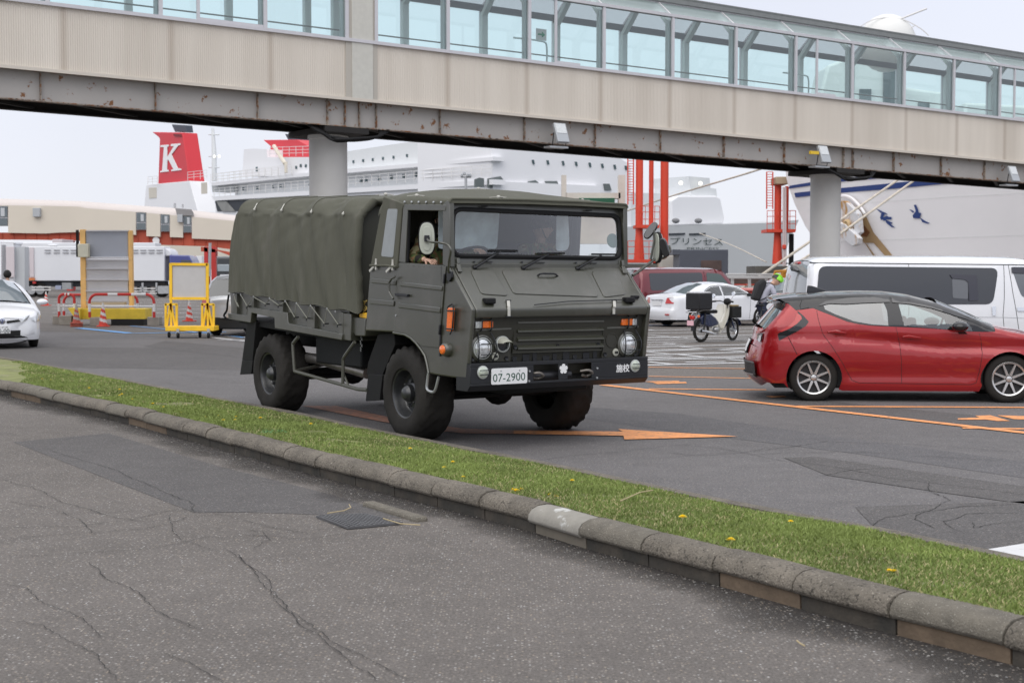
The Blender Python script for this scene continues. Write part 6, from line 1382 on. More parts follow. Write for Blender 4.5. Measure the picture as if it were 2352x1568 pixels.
MB().tube([(-.90, .3, 1.78), (-.96, .05, 1.74), (-.95, -.3, 1.72)], .015, 6).build('rear_wiper', M_blk, van.t); MB().box((-.9, -.1, 1.84), (-.84, .1, 1.88)).build('brake_light', M_red, van.t, bevel=.01)
for x in (0, WBv):
    for sg in (-1, 1): van.wheel(x, sg * .82, wrv, .2, sg, 10)
MB().box((-.8, -.7, .2), (3.5, .7, .3)).build('underbody', M_gap, van.t)
# ---- white sedan seen from behind
RL, FRt = G(1532, 747), G(1741, 749); hs = Vector((math.cos(R(29.6)), math.sin(R(29.6)), 0)); ls = Vector((-hs.y, hs.x, 0)); so_ = RL - ls * .74
OS = [(-.88, .25), (-.93, .38), (-.94, .55), (-.88, .62), (-.86, .80), (-.84, .98), (-.80, 1.03), (-.35, 1.09), (.15, 1.33), (.45, 1.42), (.9, 1.46), (1.4, 1.44), (1.75, 1.36), (2.3, 1.05), (2.6, .96), (3.1, .86), (3.3, .7), (3.35, .4), (3.2, .22)]
sed = Car('sedan', 'white four-door sedan parked beside the dark red van, seen from behind', 'car', so_, math.atan2(hs.y, hs.x), 1.69, OS, M_white, er=.3, ery=.14, ef=.5, efy=.28, zb=.95, tm=.35, tq=.3, rf=.09, step=.1)
ws = .305; sed.t.scale = (1, 1, .94)
polys = OS[:] + [(2.6 + .37, .2)] + arc_pts(2.6, ws, .345, -10, 190, 12) + [(2.22, .2), (.38, .2)] + arc_pts(0, ws, .345, -10, 190, 12) + [(-.4, .24)]
wins = [[(.28, 1.03), (.42, 1.2), (.66, 1.32), (1.0, 1.35), (1.03, 1.03)], [(1.09, 1.03), (1.07, 1.35), (1.4, 1.33), (1.68, 1.27), (2.1, 1.05)]]
sed.side(polys, M_white, 'body_side', holes=wins, step=.12)
for w in wins: sed.side(w, G_car, 'side_window', off=-.004, step=.3)
sed.line([(.24, 1.02), (.40, 1.21), (.64, 1.34), (1.0, 1.375), (1.4, 1.35), (1.7, 1.285), (2.15, 1.04)], .014, m=M_gap, name='window_trim')
sed.strip(0, 3, M_white, 'rear_bumper', .07); sed.strip(3, 7, M_white, 'boot', .05); sed.strip(7, 9, mat('rear_glass_sky', (.20, .24, .26), .05, coat=1, spec=.9), 'rear_window', .05); sed.strip(9, 12, M_white, 'roof', .04); sed.strip(12, 13, G_car, 'windscreen', .06); sed.strip(13, 15, M_white, 'bonnet', .05); sed.strip(15, 18, M_white, 'front_bumper', .1)
sed.line([(1.05, 1.36), (1.08, .95), (1.05, .3)], .006); sed.line([(.3, 1.0), (.38, .7), (.4, .35)], .006); sed.line([(2.15, 1.0), (2.12, .5), (2.1, .25)], .006)
for sg in (-1, 1): 
    m = MB(); m.ext([(-.915, sg * .42, .78), (-.86, sg * .74, .78), (-.72, sg * .82, .80), (-.70, sg * .80, .99), (-.82, sg * .72, .99), (-.88, sg * .47, .97)], (-.012, sg * .012, 0)); m.build('tail_lamp', M_red, sed.t, bevel=.01)
    MB().box((-.985, sg * .5, .40), (-.95, sg * .68, .44)).build('reflector', M_red, sed.t)
MB().box((-.945, -.22, .70), (-.925, .22, .86)).build('number_plate', M_pl, sed.t); MB().box((-.935, -.32, .885), (-.905, .32, .915)).build('boot_trim', M_chrome, sed.t, bevel=.006)
text_mb('83-17', (-.947, 0, .765), (0, -1, 0), (0, 0, 1), .12).build('plate_number', mat('plate_green', (.012, .07, .045)), sed.t, smooth=0) if 0 else None
for x in (0, 2.6):
    for sg in (-1, 1): sed.wheel(x, sg * .82, ws, .18, sg, 10)
sed.shell(); seats(sed, (.6, 1.4)); MB().box((-.7, -.7, .18), (3.0, .7, .26)).build('underbody', M_gap, sed.t)
for sg in (-1, 1): MB().ball((2.02, sg * .92, 1.06), .1, 12, (.7, 1, .65)).build('door_mirror', M_gap, sed.t)
# ---- dark red van
M_dred = mat('dark_red_paint', (.16, .012, .02), .3, .3, coat=1)
hs2 = Vector((math.cos(R(36)), math.sin(R(36)), 0)); ls2 = Vector((-hs2.y, hs2.x, 0)); rc = DP(1474, 700, 47.5); rc.z = 0
OV2 = [(p[0], p[1] * .945) for p in OV]
rv_ = Car('van', 'dark red van parked behind the white sedan, next to the army truck mirror', 'van', rc + ls2 * .84 + hs2 * .95, R(36), 1.69, OV2, M_dred, er=.25, ery=.12, ef=.35, efy=.2, zb=.95, tm=.06, tq=.14, rf=.10, step=.2)
rv_.side(polyv and [(p[0], p[1] * .945) for p in polyv], M_dred, 'body_side', step=.2)
rv_.side(rr2([(-.55, 1.68), (1.9, 1.70), (1.85, 1.12), (-.55, 1.10)], .1), mat('dark_side_glass', (.045, .048, .056)), 'side_window', off=.004, step=.4); rv_.side(rr2([(2.1, 1.70), (2.75, 1.66), (3.3, 1.12), (2.05, 1.10)], .08), mat('green_side_glass', (.04, .07, .06), .1, coat=1), 'front_door_window', off=.004, step=.4)
rv_.strip(0, 3, M_dred, 'rear_bumper', .05); rv_.strip(3, 5, mat('rear_glass_grey', (.20, .215, .225)), 'rear_window', .04, inset=.1, off=.005); rv_.strip(3, 5, M_dred, 'tailgate', .04); rv_.strip(5, 10, M_dred, 'roof', .045); rv_.strip(10, 12, G_priv, 'windscreen', .08); rv_.strip(12, 16, M_dred, 'front_panel', .08)
for sg in (-1, 1): MB().box((-1.02, sg * .58, .75), (-.90, sg * .80, 1.1)).build('tail_lamp', M_red, rv_.t, bevel=.02)
rv_.line([(2.0, 1.75), (2.0, .3)], .006); rv_.line([(-.6, 1.0), (2.0, 1.02), (3.4, .98)], .01)
for x in (0, WBv):
    for sg in (-1, 1): rv_.wheel(x, sg * .82, wrv, .2, sg, 6)
# ---- white hybrid car at the left edge
al = R(-90 + 24); hp = Vector((math.cos(al), math.sin(al), 0)); lp = Vector((-hp.y, hp.x, 0))
fl_ = G(80, 796); ax_c = fl_ - lp * .78; po = ax_c - hp * 2.7
OP = [(-.9, .3), (-1.0, .6), (-.95, 1.0), (-.6, 1.2), (.0, 1.4), (.6, 1.475), (1.1, 1.49), (1.5, 1.45), (2.1, 1.26), (2.75, .98), (2.95, .93), (3.3, .84), (3.5, .74), (3.56, .66), (3.60, .50), (3.60, .30), (3.5, .2)]
pr = Car('hatchback', 'white hybrid hatchback facing the camera at the left edge, plate 80-00', 'car', po, al, 1.745, OP, M_white, er=.4, ery=.2, ef=.62, efy=.40, zb=.85, tm=.28, tq=.35, rf=.12, step=.1)
wp2 = .31
polyp = OP[:] + [(2.7 + .38, .2)] + arc_pts(2.7, wp2, .35, -10, 190, 12) + [(2.3, .2), (.38, .2)] + arc_pts(0, wp2, .35, -10, 190, 12) + [(-.4, .25)]
winp = [[(.2, 1.0), (.35, 1.28), (.8, 1.36), (1.1, 1.37), (1.12, 1.0)], [(1.18, 1.0), (1.16, 1.37), (1.5, 1.35), (1.9, 1.22), (2.35, 1.0)]]
pr.side(polyp, M_white, 'body_side', holes=winp, step=.12)
for w in winp: pr.side(w, G_car, 'side_window', off=-.004, step=.3)
pr.strip(0, 3, M_white, 'tailgate', .08); pr.strip(3, 7, M_white, 'roof', .06); pr.strip(7, 9, mat('screen_sky', (.24, .28, .31), .04, coat=1, spec=.9), 'windscreen', .10, inset=.03, off=.004); pr.strip(9, 13, M_white, 'bonnet', .06); pr.strip(13, 16, M_white, 'front_bumper', .10)
def front_x(car, y, z, crown=.10):
    O_ = car.out; xx = car.xf
    for i in range(9, len(O_) - 1):
        if O_[i][1] >= z >= O_[i + 1][1]: xx = lerp(O_[i][0], O_[i + 1][0], (O_[i][1] - z) / max(1e-6, O_[i][1] - O_[i + 1][1])); break
    hw = car.f0(xx, z) - car.rf
    if abs(y) > hw: return xx - (abs(y) - hw) * 1.2
    return xx + crown * (1 - (abs(y) / hw) ** 2.2)
def front_patch(car, pts, m, name, off, n=8, crown=.10, parent=None):
    rows = []
    for i in range(n + 1):
        L = []
        for j in range(n + 1):
            u, v = i / n, j / n; y = lerp(lerp(pts[0][0], pts[1][0], u), lerp(pts[3][0], pts[2][0], u), v); z = lerp(lerp(pts[0][1], pts[1][1], u), lerp(pts[3][1], pts[2][1], u), v); L.append(Vector((front_x(car, y, z, crown) + off, y, z)))
        rows.append(L)
    return MB().grid(rows).build(name, m, parent or car.t)
front_patch(pr, [(-.55, .235), (.55, .235), (.46, .42), (-.46, .42)], M_gap, 'lower_grille', .05); front_patch(pr, [(-.53, .215), (.53, .215), (.53, .245), (-.53, .245)], M_white, 'grille_bar', .075)
front_patch(pr, [(-.40, .615), (-.10, .575), (-.10, .635), (-.36, .66)], M_gap, 'upper_grille', .022); front_patch(pr, [(.40, .615), (.10, .575), (.10, .635), (.36, .66)], M_gap, 'upper_grille', .022)
front_patch(pr, [(-.17, .36), (.17, .36), (.17, .53), (-.17, .53)], M_pl, 'number_plate', .085, 4)
cpl = Vector((front_x(pr, 0, .42) + .092, 0, .41)); text_mb('80-00', cpl, (0, 1, 0), (0, 0, 1), .13).build('plate_number', mat('plate_ink', (.02, .05, .04), .5), pr.t, smooth=0); text_mb('つくば 530', cpl + Vector((0, 0, .085)), (0, 1, 0), (0, 0, 1), .05).build('plate_region', mat('plate_ink', (.02, .05, .04)), pr.t, smooth=0)
ec = Vector((front_x(pr, 0, .63) + .02, 0, .63)); MB().lathe([(.075, -.01), (.075, .006), (.062, .012)], ec, (1, 0, 0), 24).build('emblem', M_chrome, pr.t); 
e_ = MB(); e_.tube([ec + Vector((.014, .052 * math.cos(a), .022 * math.sin(a) + .018)) for a in [6.283 * i / 20 for i in range(20)]], .006, 6, True); e_.tube([ec + Vector((.014, .022 * math.cos(a), .045 * math.sin(a))) for a in [6.283 * i / 20 for i in range(20)]], .006, 6, True); e_.build('emblem_ring', mat('emblem_blue', (.02, .05, .2), .2, .5), pr.t)
for sg in (-1, 1):
    hl = [(2.98, .80), (3.16, .84), (3.36, .76), (3.52, .66), (3.48, .60), (3.30, .61), (3.10, .68)]
    vs, fs = cut_grid(hl, .05); MB().add([(x, sg * (pr.f(x, z) + .012), z) for x, z in vs], fs).build('headlight', mat('headlamp_glass', (.72, .74, .75)), pr.t, smooth=60)
    front_patch(pr, [(sg * .40, .60), (sg * .60, .62), (sg * .60, .76), (sg * .46, .70)], mat('headlamp_glass', (.72, .74, .75)), 'headlight', .045)
    front_patch(pr, [(sg * .60, .28), (sg * .645, .28), (sg * .645, .46), (sg * .60, .50)], mat('fog_recess', (.12, .06, .05), .3, coat=1), 'fog_lamp', .022)
    pr.wheel(0, sg * .84, wp2, .19, sg, 8); pr.wheel(2.7, sg * .84, wp2, .19, sg, 8, steer=0); MB().ball((2.3, sg * 1.0, 1.02), .12, 12, (.7, 1.1, .62)).build('door_mirror', M_white, pr.t)
MB().box((-.6, -.75, .17), (3.3, .75, .25)).build('underbody', M_gap, pr.t); pr.shell(); seats(pr, (.7, 1.5))
m = MB(); m.tube([(2.72, -.55, 1.035), (2.66, .1, 1.08)], .012, 5); m.tube([(2.72, .62, 1.02), (2.66, .1, 1.075)], .012, 5); m.build('wiper', M_blk, pr.t)
# ---- silver estate half hidden behind the army truck
sc_ = DP(556, 768, 38.6); sc_.z = 0; asv = R(90 - 9); 
OE = [(-.75, .3), (-.82, .5), (-.80, .95), (-.72, 1.05), (-.5, 1.5), (-.35, 1.6), (.5, 1.66), (1.5, 1.62), (2.1, 1.3), (2.5, 1.02), (3.2, .9), (3.35, .6), (3.3, .25)]
M_silv = mat('silver_paint', (.46, .47, .49), .3, .5, coat=1)
ev = Car('estate_car', 'silver car with black lower bumper half hidden behind the army truck tail', 'car', sc_, asv, 1.72, OE, M_silv, er=.3, ery=.12, zb=.95, tm=.2, tq=.2, rf=.1, step=.15)
ev.side(OE[:] + [(2.95, .25)] + arc_pts(2.55, .33, .37, 0, 180, 10) + [(.4, .25)] + arc_pts(0, .33, .37, 0, 180, 10) + [(-.4, .28)], M_silv, 'body_side')
ev.side([(-.3, 1.08), (-.2, 1.45), (1.4, 1.5), (2.2, 1.08)], M_dglass, 'side_window', off=.004, step=.3)
ev.strip(0, 1, M_gap, 'lower_bumper', .08); ev.strip(1, 3, M_silv, 'tailgate', .06); ev.strip(3, 4, M_dglass, 'rear_window', .05); ev.strip(4, 7, M_silv, 'roof', .04); ev.strip(7, 9, M_dglass, 'windscreen', .05); ev.strip(9, 12, M_silv, 'bonnet', .06)
for sg in (-1, 1):
    MB().ext([(-.86, sg * .60, .78), (-.80, sg * .80, .78), (-.70, sg * .86, .80), (-.66, sg * .84, 1.12), (-.78, sg * .72, 1.14), (-.82, sg * .62, 1.05)], (-.01, sg * .01, 0)).build('tail_lamp', M_red, ev.t, bevel=.02)
    MB().box((-.9, sg * .62, .48), (-.84, sg * .72, .62)).build('reflector', M_red, ev.t)
    for x in (0, 2.55): ev.wheel(x, sg * .83, .33, .2, sg, 6)
MB().box((-.88, -.7, .2), (-.5, .7, .52)).build('rear_skirt', M_gap, ev.t, bevel=.04)
# ---- small cars behind the cyclist
def small_car(name, label, px, Y, ang, m_, group=None):
    c = DP(px, 720, Y); O_ = [(-.6, .3), (-.68, .6), (-.62, .9), (-.5, 1.3), (-.3, 1.42), (.6, 1.47), (1.2, 1.42), (1.9, 1.0), (2.5, .9), (2.7, .7), (2.72, .35), (2.6, .22)]
    k = Car(name, label, 'car', c, R(ang), 1.6, O_, m_, er=.3, ery=.15, ef=.5, efy=.3, zb=.9, tm=.22, tq=.25, step=.25)
    k.side(O_[:] + [(2.4, .25)] + arc_pts(2.05, .29, .33, 0, 180, 8) + [(.36, .25)] + arc_pts(0, .29, .33, 0, 180, 8) + [(-.35, .28)], m_, 'body_side')
    k.side([(-.2, .98), (-.1, 1.3), (1.05, 1.33), (1.65, .98)], M_dglass, 'side_window', off=.004, step=.4)
    k.strip(0, 2, m_, 'rear_bumper', .06); k.strip(2, 3, M_dglass, 'rear_window', .04); k.strip(3, 6, m_, 'roof', .04); k.strip(6, 7, mat('screen_sky', (.24, .28, .31)), 'windscreen', .08); k.strip(7, 9, m_, 'bonnet', .05); k.strip(9, 11, m_, 'front_bumper', .08)
    for sg in (-1, 1):
        front_patch(k, [(sg * .45, .62), (sg * .66, .66), (sg * .66, .80), (sg * .48, .74)], mat('headlamp_glass', (.72, .74, .75)), 'headlight', .01, 4, .08)
        for x in (0, 2.05): k.wheel(x, sg * .77, .29, .17, sg, 6)
    front_patch(k, [(-.4, .35), (.4, .35), (.35, .55), (-.35, .55)], M_gap, 'grille', .012, 4, .08)
    return k
small_car('hatchback', 'pale silver hatchback partly hidden between the cyclist and the white van', 1800, 52, -95, M_silv)
# ============================================================ MOTORCYCLE
mo_o = G(1610, 786); mh = math.atan2(.66, .75); mo = thing('motorcycle', 'small white and navy step-through motorcycle with black delivery box and front basket', 'motorcycle', mo_o, mh)
M_cream = mat('scooter_cream', (.68, .66, .60), .35, coat=.6); M_navy = mat('scooter_navy', (.015, .025, .07), .25, coat=1)
def mwheel(x, steer=0, z=.285, r=.285):
    w = bpy.data.objects.new('wheel', None); C.objects.link(w); w.parent = mo; w.location = (x, 0, z); w.rotation_euler = (0, 0, R(steer)); w.empty_display_size = .1
    MB().tube([(r * .86 * math.cos(a), 0, r * .86 * math.sin(a)) for a in [6.283 * i / 32 for i in range(32)]], r * .14, 8, True).build('tyre', M_tyre, w)
    MB().tube([(r * .70 * math.cos(a), 0, r * .70 * math.sin(a)) for a in [6.283 * i / 32 for i in range(32)]], .012, 6, True).build('rim', M_chrome, w)
    m = MB()
    for k in range(18): a = 6.283 * k / 18; m.tube([(0, .02 * (-1) ** k, 0), (r * .7 * math.cos(a), 0, r * .7 * math.sin(a))], .0025, 4)
    m.build('spokes', M_chrome, w); MB().lathe([(.05, -.05), (.06, 0), (.05, .05)], (0, 0, 0), (0, 1, 0), 14).build('hub', M_steel, w)
mwheel(0); mwheel(1.19, 12)
MB().ext([(.72, -.03, .30), (.86, -.03, .34), (.98, -.03, .62), (.93, -.03, .90), (.84, -.03, .92), (.86, -.03, .70), (.74, -.03, .50), (.60, -.03, .46)], (0, .06, 0)).build('frame_spine', M_cream, mo, bevel=.02)
for sg in (-1, 1):
    rows = []
    for i in range(9):
        t = i / 8; z = lerp(.22, .92, t); x = .72 + .28 * t ** .8; wd = .10 + .14 * math.sin(t * 2.2 + .3)
        rows.append([Vector((x - .16 * abs(u) ** 1.4, sg * wd * u, z)) for u in (0, .25, .5, .75, 1)])
    MB().grid(rows).build('leg_shield', M_cream, mo, smooth=60)
MB().ext([(.0, -.07, .42), (.30, -.07, .36), (.55, -.07, .40), (.62, -.07, .47), (.48, -.07, .60), (.28, -.07, .70), (.02, -.07, .70), (-.12, -.07, .60)], (0, .14, 0)).build('rear_body', M_navy, mo, bevel=.04, seg=3, smooth=60)
MB().box((.02, -.12, .70), (.50, .12, .79)).build('saddle', M_blk, mo, bevel=.04, seg=3)
MB().ball((.56, 0, .30), .10, 12, (1.2, .9, .8)).build('engine', mat('engine_alloy', (.4, .4, .41), .4, .7, var=.2), mo)
MB().tube([(.58, -.10, .22), (.35, -.13, .20), (.05, -.14, .26), (-.15, -.14, .29)], [.02, .03, .04, .036], 10).build('exhaust', M_chrome, mo)
MB().tube([(.05, -.09, .70), (.0, -.09, .285)], .022, 8).build('shock_absorber', M_blkm, mo)
m = MB(); m.tube([(.98, 0, .88), (1.19, -.06, .30)], .022, 8); m.tube([(.98, 0, .88), (1.19, .06, .30)], .022, 8); m.build('front_fork', M_navy, mo)
rows = [[Vector((1.19 + (.31 + .0) * math.cos(a), .055 * u, .285 + .31 * math.sin(a))) for u in (-1, -.4, .4, 1)] for a in [R(20 + 14 * i) for i in range(11)]]; MB().grid(rows).build('front_mudguard', M_navy, mo)
rows = [[Vector((.31 * math.cos(a), .06 * u, .285 + .31 * math.sin(a))) for u in (-1, -.4, .4, 1)] for a in [R(60 + 12 * i) for i in range(11)]]; MB().grid(rows).build('rear_mudguard', M_blkm, mo)
m = MB(); m.tube([(.80, -.33, .98), (.88, -.15, 1.0), (.92, 0, .96), (.88, .15, 1.0), (.80, .33, .98)], .014, 8); ho = m.build('handlebar', M_blkm, mo)
for sg in (-1, 1): MB().tube([(.80, sg * .33, .98), (.83, sg * .24, .99)], .022, 8).build('grip', M_blk, ho)
m = MB(); m.ball((.98, 0, .98), .10, 12, (1, 1, .9)); m.build('headlamp_cowl', M_blk, mo, bevel=0)
for sg, z_ in ((-1, 1.18), (1, 1.12)): mm = MB(); mm.tube([(.86, sg * .2, 1.0), (.84, sg * .3, z_ - .06)], .006, 6); me_ = mm.build('mirror_stem', mat('mirror_pinkish', (.6, .5, .5), .3), mo); MB().lathe([(.055, -.008), (.055, .004), (.05, .008)], (.83, sg * .32, z_), (-1, 0, .1), 18).build('mirror', M_chrome, me_)
MB().box((.96, -.20, .58), (1.30, .20, .86)).build('front_basket', mat('basket_black', (.012, .012, .012), .7, bump=.6, bs=80), mo, bevel=.02)
MB().box((.98, -.17, .86), (1.24, .17, .90)).build('basket_cover', mat('cover_tan', (.25, .18, .08), .8), mo, bevel=.02)
bx = MB().box((-.32, -.23, .80), (.16, .23, 1.20)).build('delivery_box', mat('box_black_mesh', (.012, .012, .015), .75, bump=.8, bs=70), mo, bevel=.03)
MB().box((-.30, -.21, 1.19), (.12, .21, 1.235)).build('box_lid', mat('newspaper_grey', (.5, .5, .52), .8, var=.3, vs=18), mo, bevel=.02)
m = MB(); m.tube([(-.36, -.17, .74), (-.15, -.17, .79), (.2, -.16, .79)], .014, 6); m.tube([(-.36, .17, .74), (-.15, .17, .79), (.2, .16, .79)], .014, 6); m.tube([(-.36, -.17, .74), (-.36, .17, .74)], .014, 6); m.build('rear_rack', M_chrome, mo)
MB().box((-.36, -.06, .56), (-.28, .06, .66)).build('tail_lamp', M_red, mo, bevel=.02); MB().box((-.40, -.10, .42), (-.385, .10, .54)).build('number_plate', mat('plate_pink', (.75, .45, .5), .5), mo)
for sg in (-1, 1): MB().ball((-.24, sg * .13, .64), .035, 10).build('indicator', M_orange, mo)
m = MB(); m.tube([(.45, .1, .25), (.40, .24, 0.01)], .012, 6); m.build('side_stand', M_blkm, mo)
# ============================================================ BICYCLE AND CYCLIST
bo = G(1744, 787); bh = R(70); bi = thing('bicycle', 'dark bicycle held by the man with the green helmet, mostly hidden by the red car', 'bicycle', bo, bh)
for x in (0, 1.0):
    w = bpy.data.objects.new('wheel', None); C.objects.link(w); w.parent = bi; w.location = (x, 0, .335); w.empty_display_size = .1
    MB().tube([(.32 * math.cos(a), 0, .32 * math.sin(a)) for a in [6.283 * i / 36 for i in range(36)]], .016, 6, True).build('tyre', M_tyre, w)
    m = MB()
    for k in range(20): a = 6.283 * k / 20; m.tube([(0, .02 * (-1) ** k, 0), (.31 * math.cos(a), 0, .31 * math.sin(a))], .0015, 3)
    m.build('spokes', M_steel, w)
m = MB()
for q in ([(0, 0, .335), (.42, 0, .30), (.28, 0, .82), (0, 0, .335)], [(.42, 0, .30), (.86, 0, .75), (.30, 0, .80)], [(.84, 0, .85), (.88, 0, .68), (1.0, 0, .335)]): m.tube(q, .016, 6)
m.build('frame', M_blkm, bi)
MB().box((.14, -.06, .88), (.38, .06, .93)).build('saddle', M_blk, bi, bevel=.02); MB().tube([(.28, 0, .80), (.27, 0, .9)], .014, 6).build('seat_post', M_blkm, bi)
MB().tube([(.84, 0, .85), (.83, 0, .95), (.80, -.2, .96), (.88, -.22, .93), (.9, -.22, .86)], .013, 6).build('handlebar', M_blk, bi); MB().tube([(.84, 0, .95), (.80, .2, .96), (.88, .22, .93), (.9, .22, .86)], .013, 6).build('handlebar_tape', M_blk, bi)
cy = DP(1757, 760, 35.4); cy.z = 0; ca = R(8)
cp = thing('person', 'cyclist in grey t-shirt, lime green helmet and black backpack bending over a bicycle', 'person', cy, ca)
hip = Vector((-.12, 0, .92)); sh = Vector((.06, 0, 1.36)); hd = Vector((.28, 0, 1.50))
J = [(hip, (.08, .07)), (hip.lerp(sh, .5), (.10, .08)), (sh, (.13, .08)), (sh + Vector((.09, 0, .05)), .055), (hd - Vector((.03, 0, .03)), .06)]
E = [(0, 1), (1, 2), (2, 3), (3, 4)]
arms = [((.10, -.19, 1.33), (.20, -.25, 1.06), (.42, -.16, .98)), ((.10, .19, 1.33), (.20, .25, 1.06), (.42, .16, .98))]
for a in arms: k = len(J); J += [(Vector(a[0]), .05), (Vector(a[1]), .038), (Vector(a[2]), .026)]; E += [(2, k), (k, k + 1), (k + 1, k + 2)]
for sg in (-1, 1): k = len(J); J += [(hip + Vector((.02, sg * .09, -.06)), .06), (Vector((.02, sg * .10, .48)), .05), (Vector((-.02, sg * .10, .10)), .035), (Vector((.10, sg * .11, .04)), .035)]; E += [(0, k), (k, k + 1), (k + 1, k + 2), (k + 2, k + 3)]
skin_mesh('body', J, E, M_skin, cp)
J2 = [(hip + Vector((0, 0, -.03)), (.165, .14)), (hip.lerp(sh, .5), (.165, .125)), (sh, (.175, .12)), (sh + Vector((.05, 0, .03)), .085)]; E2 = [(0, 1), (1, 2), (2, 3)]
for a in arms: k = len(J2); J2 += [(Vector(a[0]), .072), (Vector(a[0]).lerp(Vector(a[1]), .75), .062)]; E2 += [(2, k), (k, k + 1)]
skin_mesh('tshirt', J2, E2, mat('tshirt_grey', (.40, .40, .47), .85, var=.06), cp)
J3 = [(hip + Vector((0, 0, .10)), (.15, .125))]; E3 = []
for sg in (-1, 1): k = len(J3); J3 += [(hip + Vector((.02, sg * .09, -.08)), .098), (Vector((.02, sg * .10, .48)), .072), (Vector((-.02, sg * .10, .14)), .055)]; E3 += [(0, k), (k, k + 1), (k + 1, k + 2)]
skin_mesh('trousers', J3, E3, mat('trousers_navy', (.018, .024, .05), .8), cp)
for sg in (-1, 1): MB().ball((.04, sg * .11, .05), .075, 12, (1.7, .62, .65)).build('shoe', M_blk, cp)
m, f_, l_, u_ = head_mb(hd, (.85, -.1, -.55), (.5, 0, 1)); h2 = m.build('head', M_skin, cp, smooth=80); face_parts(hd, f_, l_, u_, 1, h2)
he = MB(); rows = []
for i in range(10):
    t = 1.62 * i / 9; rows.append([hd + f_ * (math.cos(a) * math.sin(t) * .145) + l_ * (math.sin(a) * math.sin(t) * .108) + u_ * (math.cos(t) * .125 + .03) for a in [6.283 * k / 24 for k in range(24)]])
he.grid(rows, True); hel = he.build('helmet', mat('helmet_lime', (.28, .75, .04), .35), cp)
back_h = MB(); rows2 = [[hd + (p - hd) * 1.012 for k, p in enumerate(r) if 7 <= k <= 17] for r in rows]; back_h.grid(rows2); back_h.build('helmet_rear_shell', mat('helmet_black', (.015, .015, .018), .4), hel)
for k in (-1, 0, 1): MB().tube([hd + f_ * (math.cos(t) * .152) + l_ * (k * .045) + u_ * (math.sin(t) * .132 * (1 - .1 * abs(k)) + .035) for t in [R(12 + 14 * i) for i in range(10)]], .012, 6).build('helmet_rib', mat('helmet_lime', (.28, .75, .04)), hel)
MB().ball(hd + f_ * .06 + u_ * .012, .055, 10, (.7, 1.35, .35)).build('sunglasses', M_gblk, h2)
bp_d = (sh - hip).normalized(); bp_n = Vector((-bp_d.z, 0, bp_d.x))
m = MB(); c0 = hip + bp_d * .04 + bp_n * .085
m.ext([c0 + Vector((0, -.16, 0)), c0 + bp_n * .19 + Vector((0, -.16, -.02)), c0 + bp_n * .22 + bp_d * .38 + Vector((0, -.16, 0)), c0 + bp_n * .12 + bp_d * .56 + Vector((0, -.15, 0)), c0 + bp_d * .52 + Vector((0, -.15, 0))], (0, .31, 0)); bk_ = m.build('backpack', mat('backpack_black', (.014, .014, .016), .75, bump=.2, bs=40), None, bevel=.05, seg=3, smooth=60)
bk_.location = cp.location; bk_.rotation_euler = cp.rotation_euler; tag(bk_, 'large black backpack worn by the cyclist in the lime helmet', 'backpack')
for sg in (-1, 1): MB().tube(smooth_path([sh + Vector((-.06, sg * .12, .08)), sh + Vector((.06, sg * .13, .07)), sh + Vector((.13, sg * .15, -.08)), hip + Vector((.12, sg * .16, .18)), hip + Vector((-.1, sg * .16, .08))], 4), .012, 6).build('shoulder_strap', M_blk, cp)
for a, sg in ((arms[0], -1), (arms[1], 1)): hand('hand', a[2], (.8, -.1 * sg, -.5), (.5, 0, .8), M_skin, cp, 1.0, .7, sg)
# bystander beyond the white hybrid
by_ = DP(18, 700, 42); by_.z = 0; pp_ = thing('person', 'dark-haired person in black seen behind the roof of the white hybrid car', 'person', by_, R(100))
J = [((0, 0, .92), (.13, .11)), ((0, 0, 1.15), (.13, .10)), ((0, 0, 1.38), (.17, .1)), ((0, 0, 1.45), .055), ((0, 0, 1.56), .06)]; E = [(0, 1), (1, 2), (2, 3), (3, 4)]
for sg in (-1, 1): k = len(J); J += [((0, sg * .19, 1.36), .05), ((.0, sg * .25, 1.1), .038), ((.1, sg * .24, .88), .026), ((0, sg * .09, .86), .085), ((.02, sg * .1, .46), .055), ((0, sg * .1, .06), .04)]; E += [(2, k), (k, k + 1), (k + 1, k + 2), (0, k + 3), (k + 3, k + 4), (k + 4, k + 5)]
skin_mesh('body', J, E, M_skin, pp_)
skin_mesh('black_coat', [(Vector(a), (tuple(x * 1.2 for x in r) if isinstance(r, tuple) else r * 1.25)) for a, r in J[:4] + [J[5], J[6], J[7]] + [J[11], J[12], J[13]]], [(0, 1), (1, 2), (2, 3), (2, 4), (4, 5), (5, 6), (2, 7), (7, 8), (8, 9)], mat('coat_black', (.012, .012, .014), .8), pp_)
skin_mesh('trousers', [(Vector((0, 0, .92)), (.14, .12))] + [(Vector((0, sg * .09, .86)) if q == 0 else Vector((.02, sg * .1, .46)) if q == 1 else Vector((0, sg * .1, .06)), (.1, .075, .06)[q]) for sg in (-1, 1) for q in range(3)], [(0, 1), (1, 2), (2, 3), (0, 4), (4, 5), (5, 6)], mat('coat_black', (.012, .012, .014)), pp_)
m, f_, l_, u_ = head_mb(Vector((.02, 0, 1.62)), (1, 0, 0), (0, 0, 1)); h3 = m.build('head', M_skin, pp_, smooth=80); face_parts(Vector((.02, 0, 1.62)), f_, l_, u_, 1, h3)
hr = MB().ball((.0, 0, 1.655), .125, 16, (1, .92, 1.0)); [v.__setitem__(slice(None), v + Vector((nz(v.x * 30, v.y * 30, v.z * 30),) * 3) * .012) for v in hr.v]; hr.build('hair', M_hair, pp_, smooth=80)
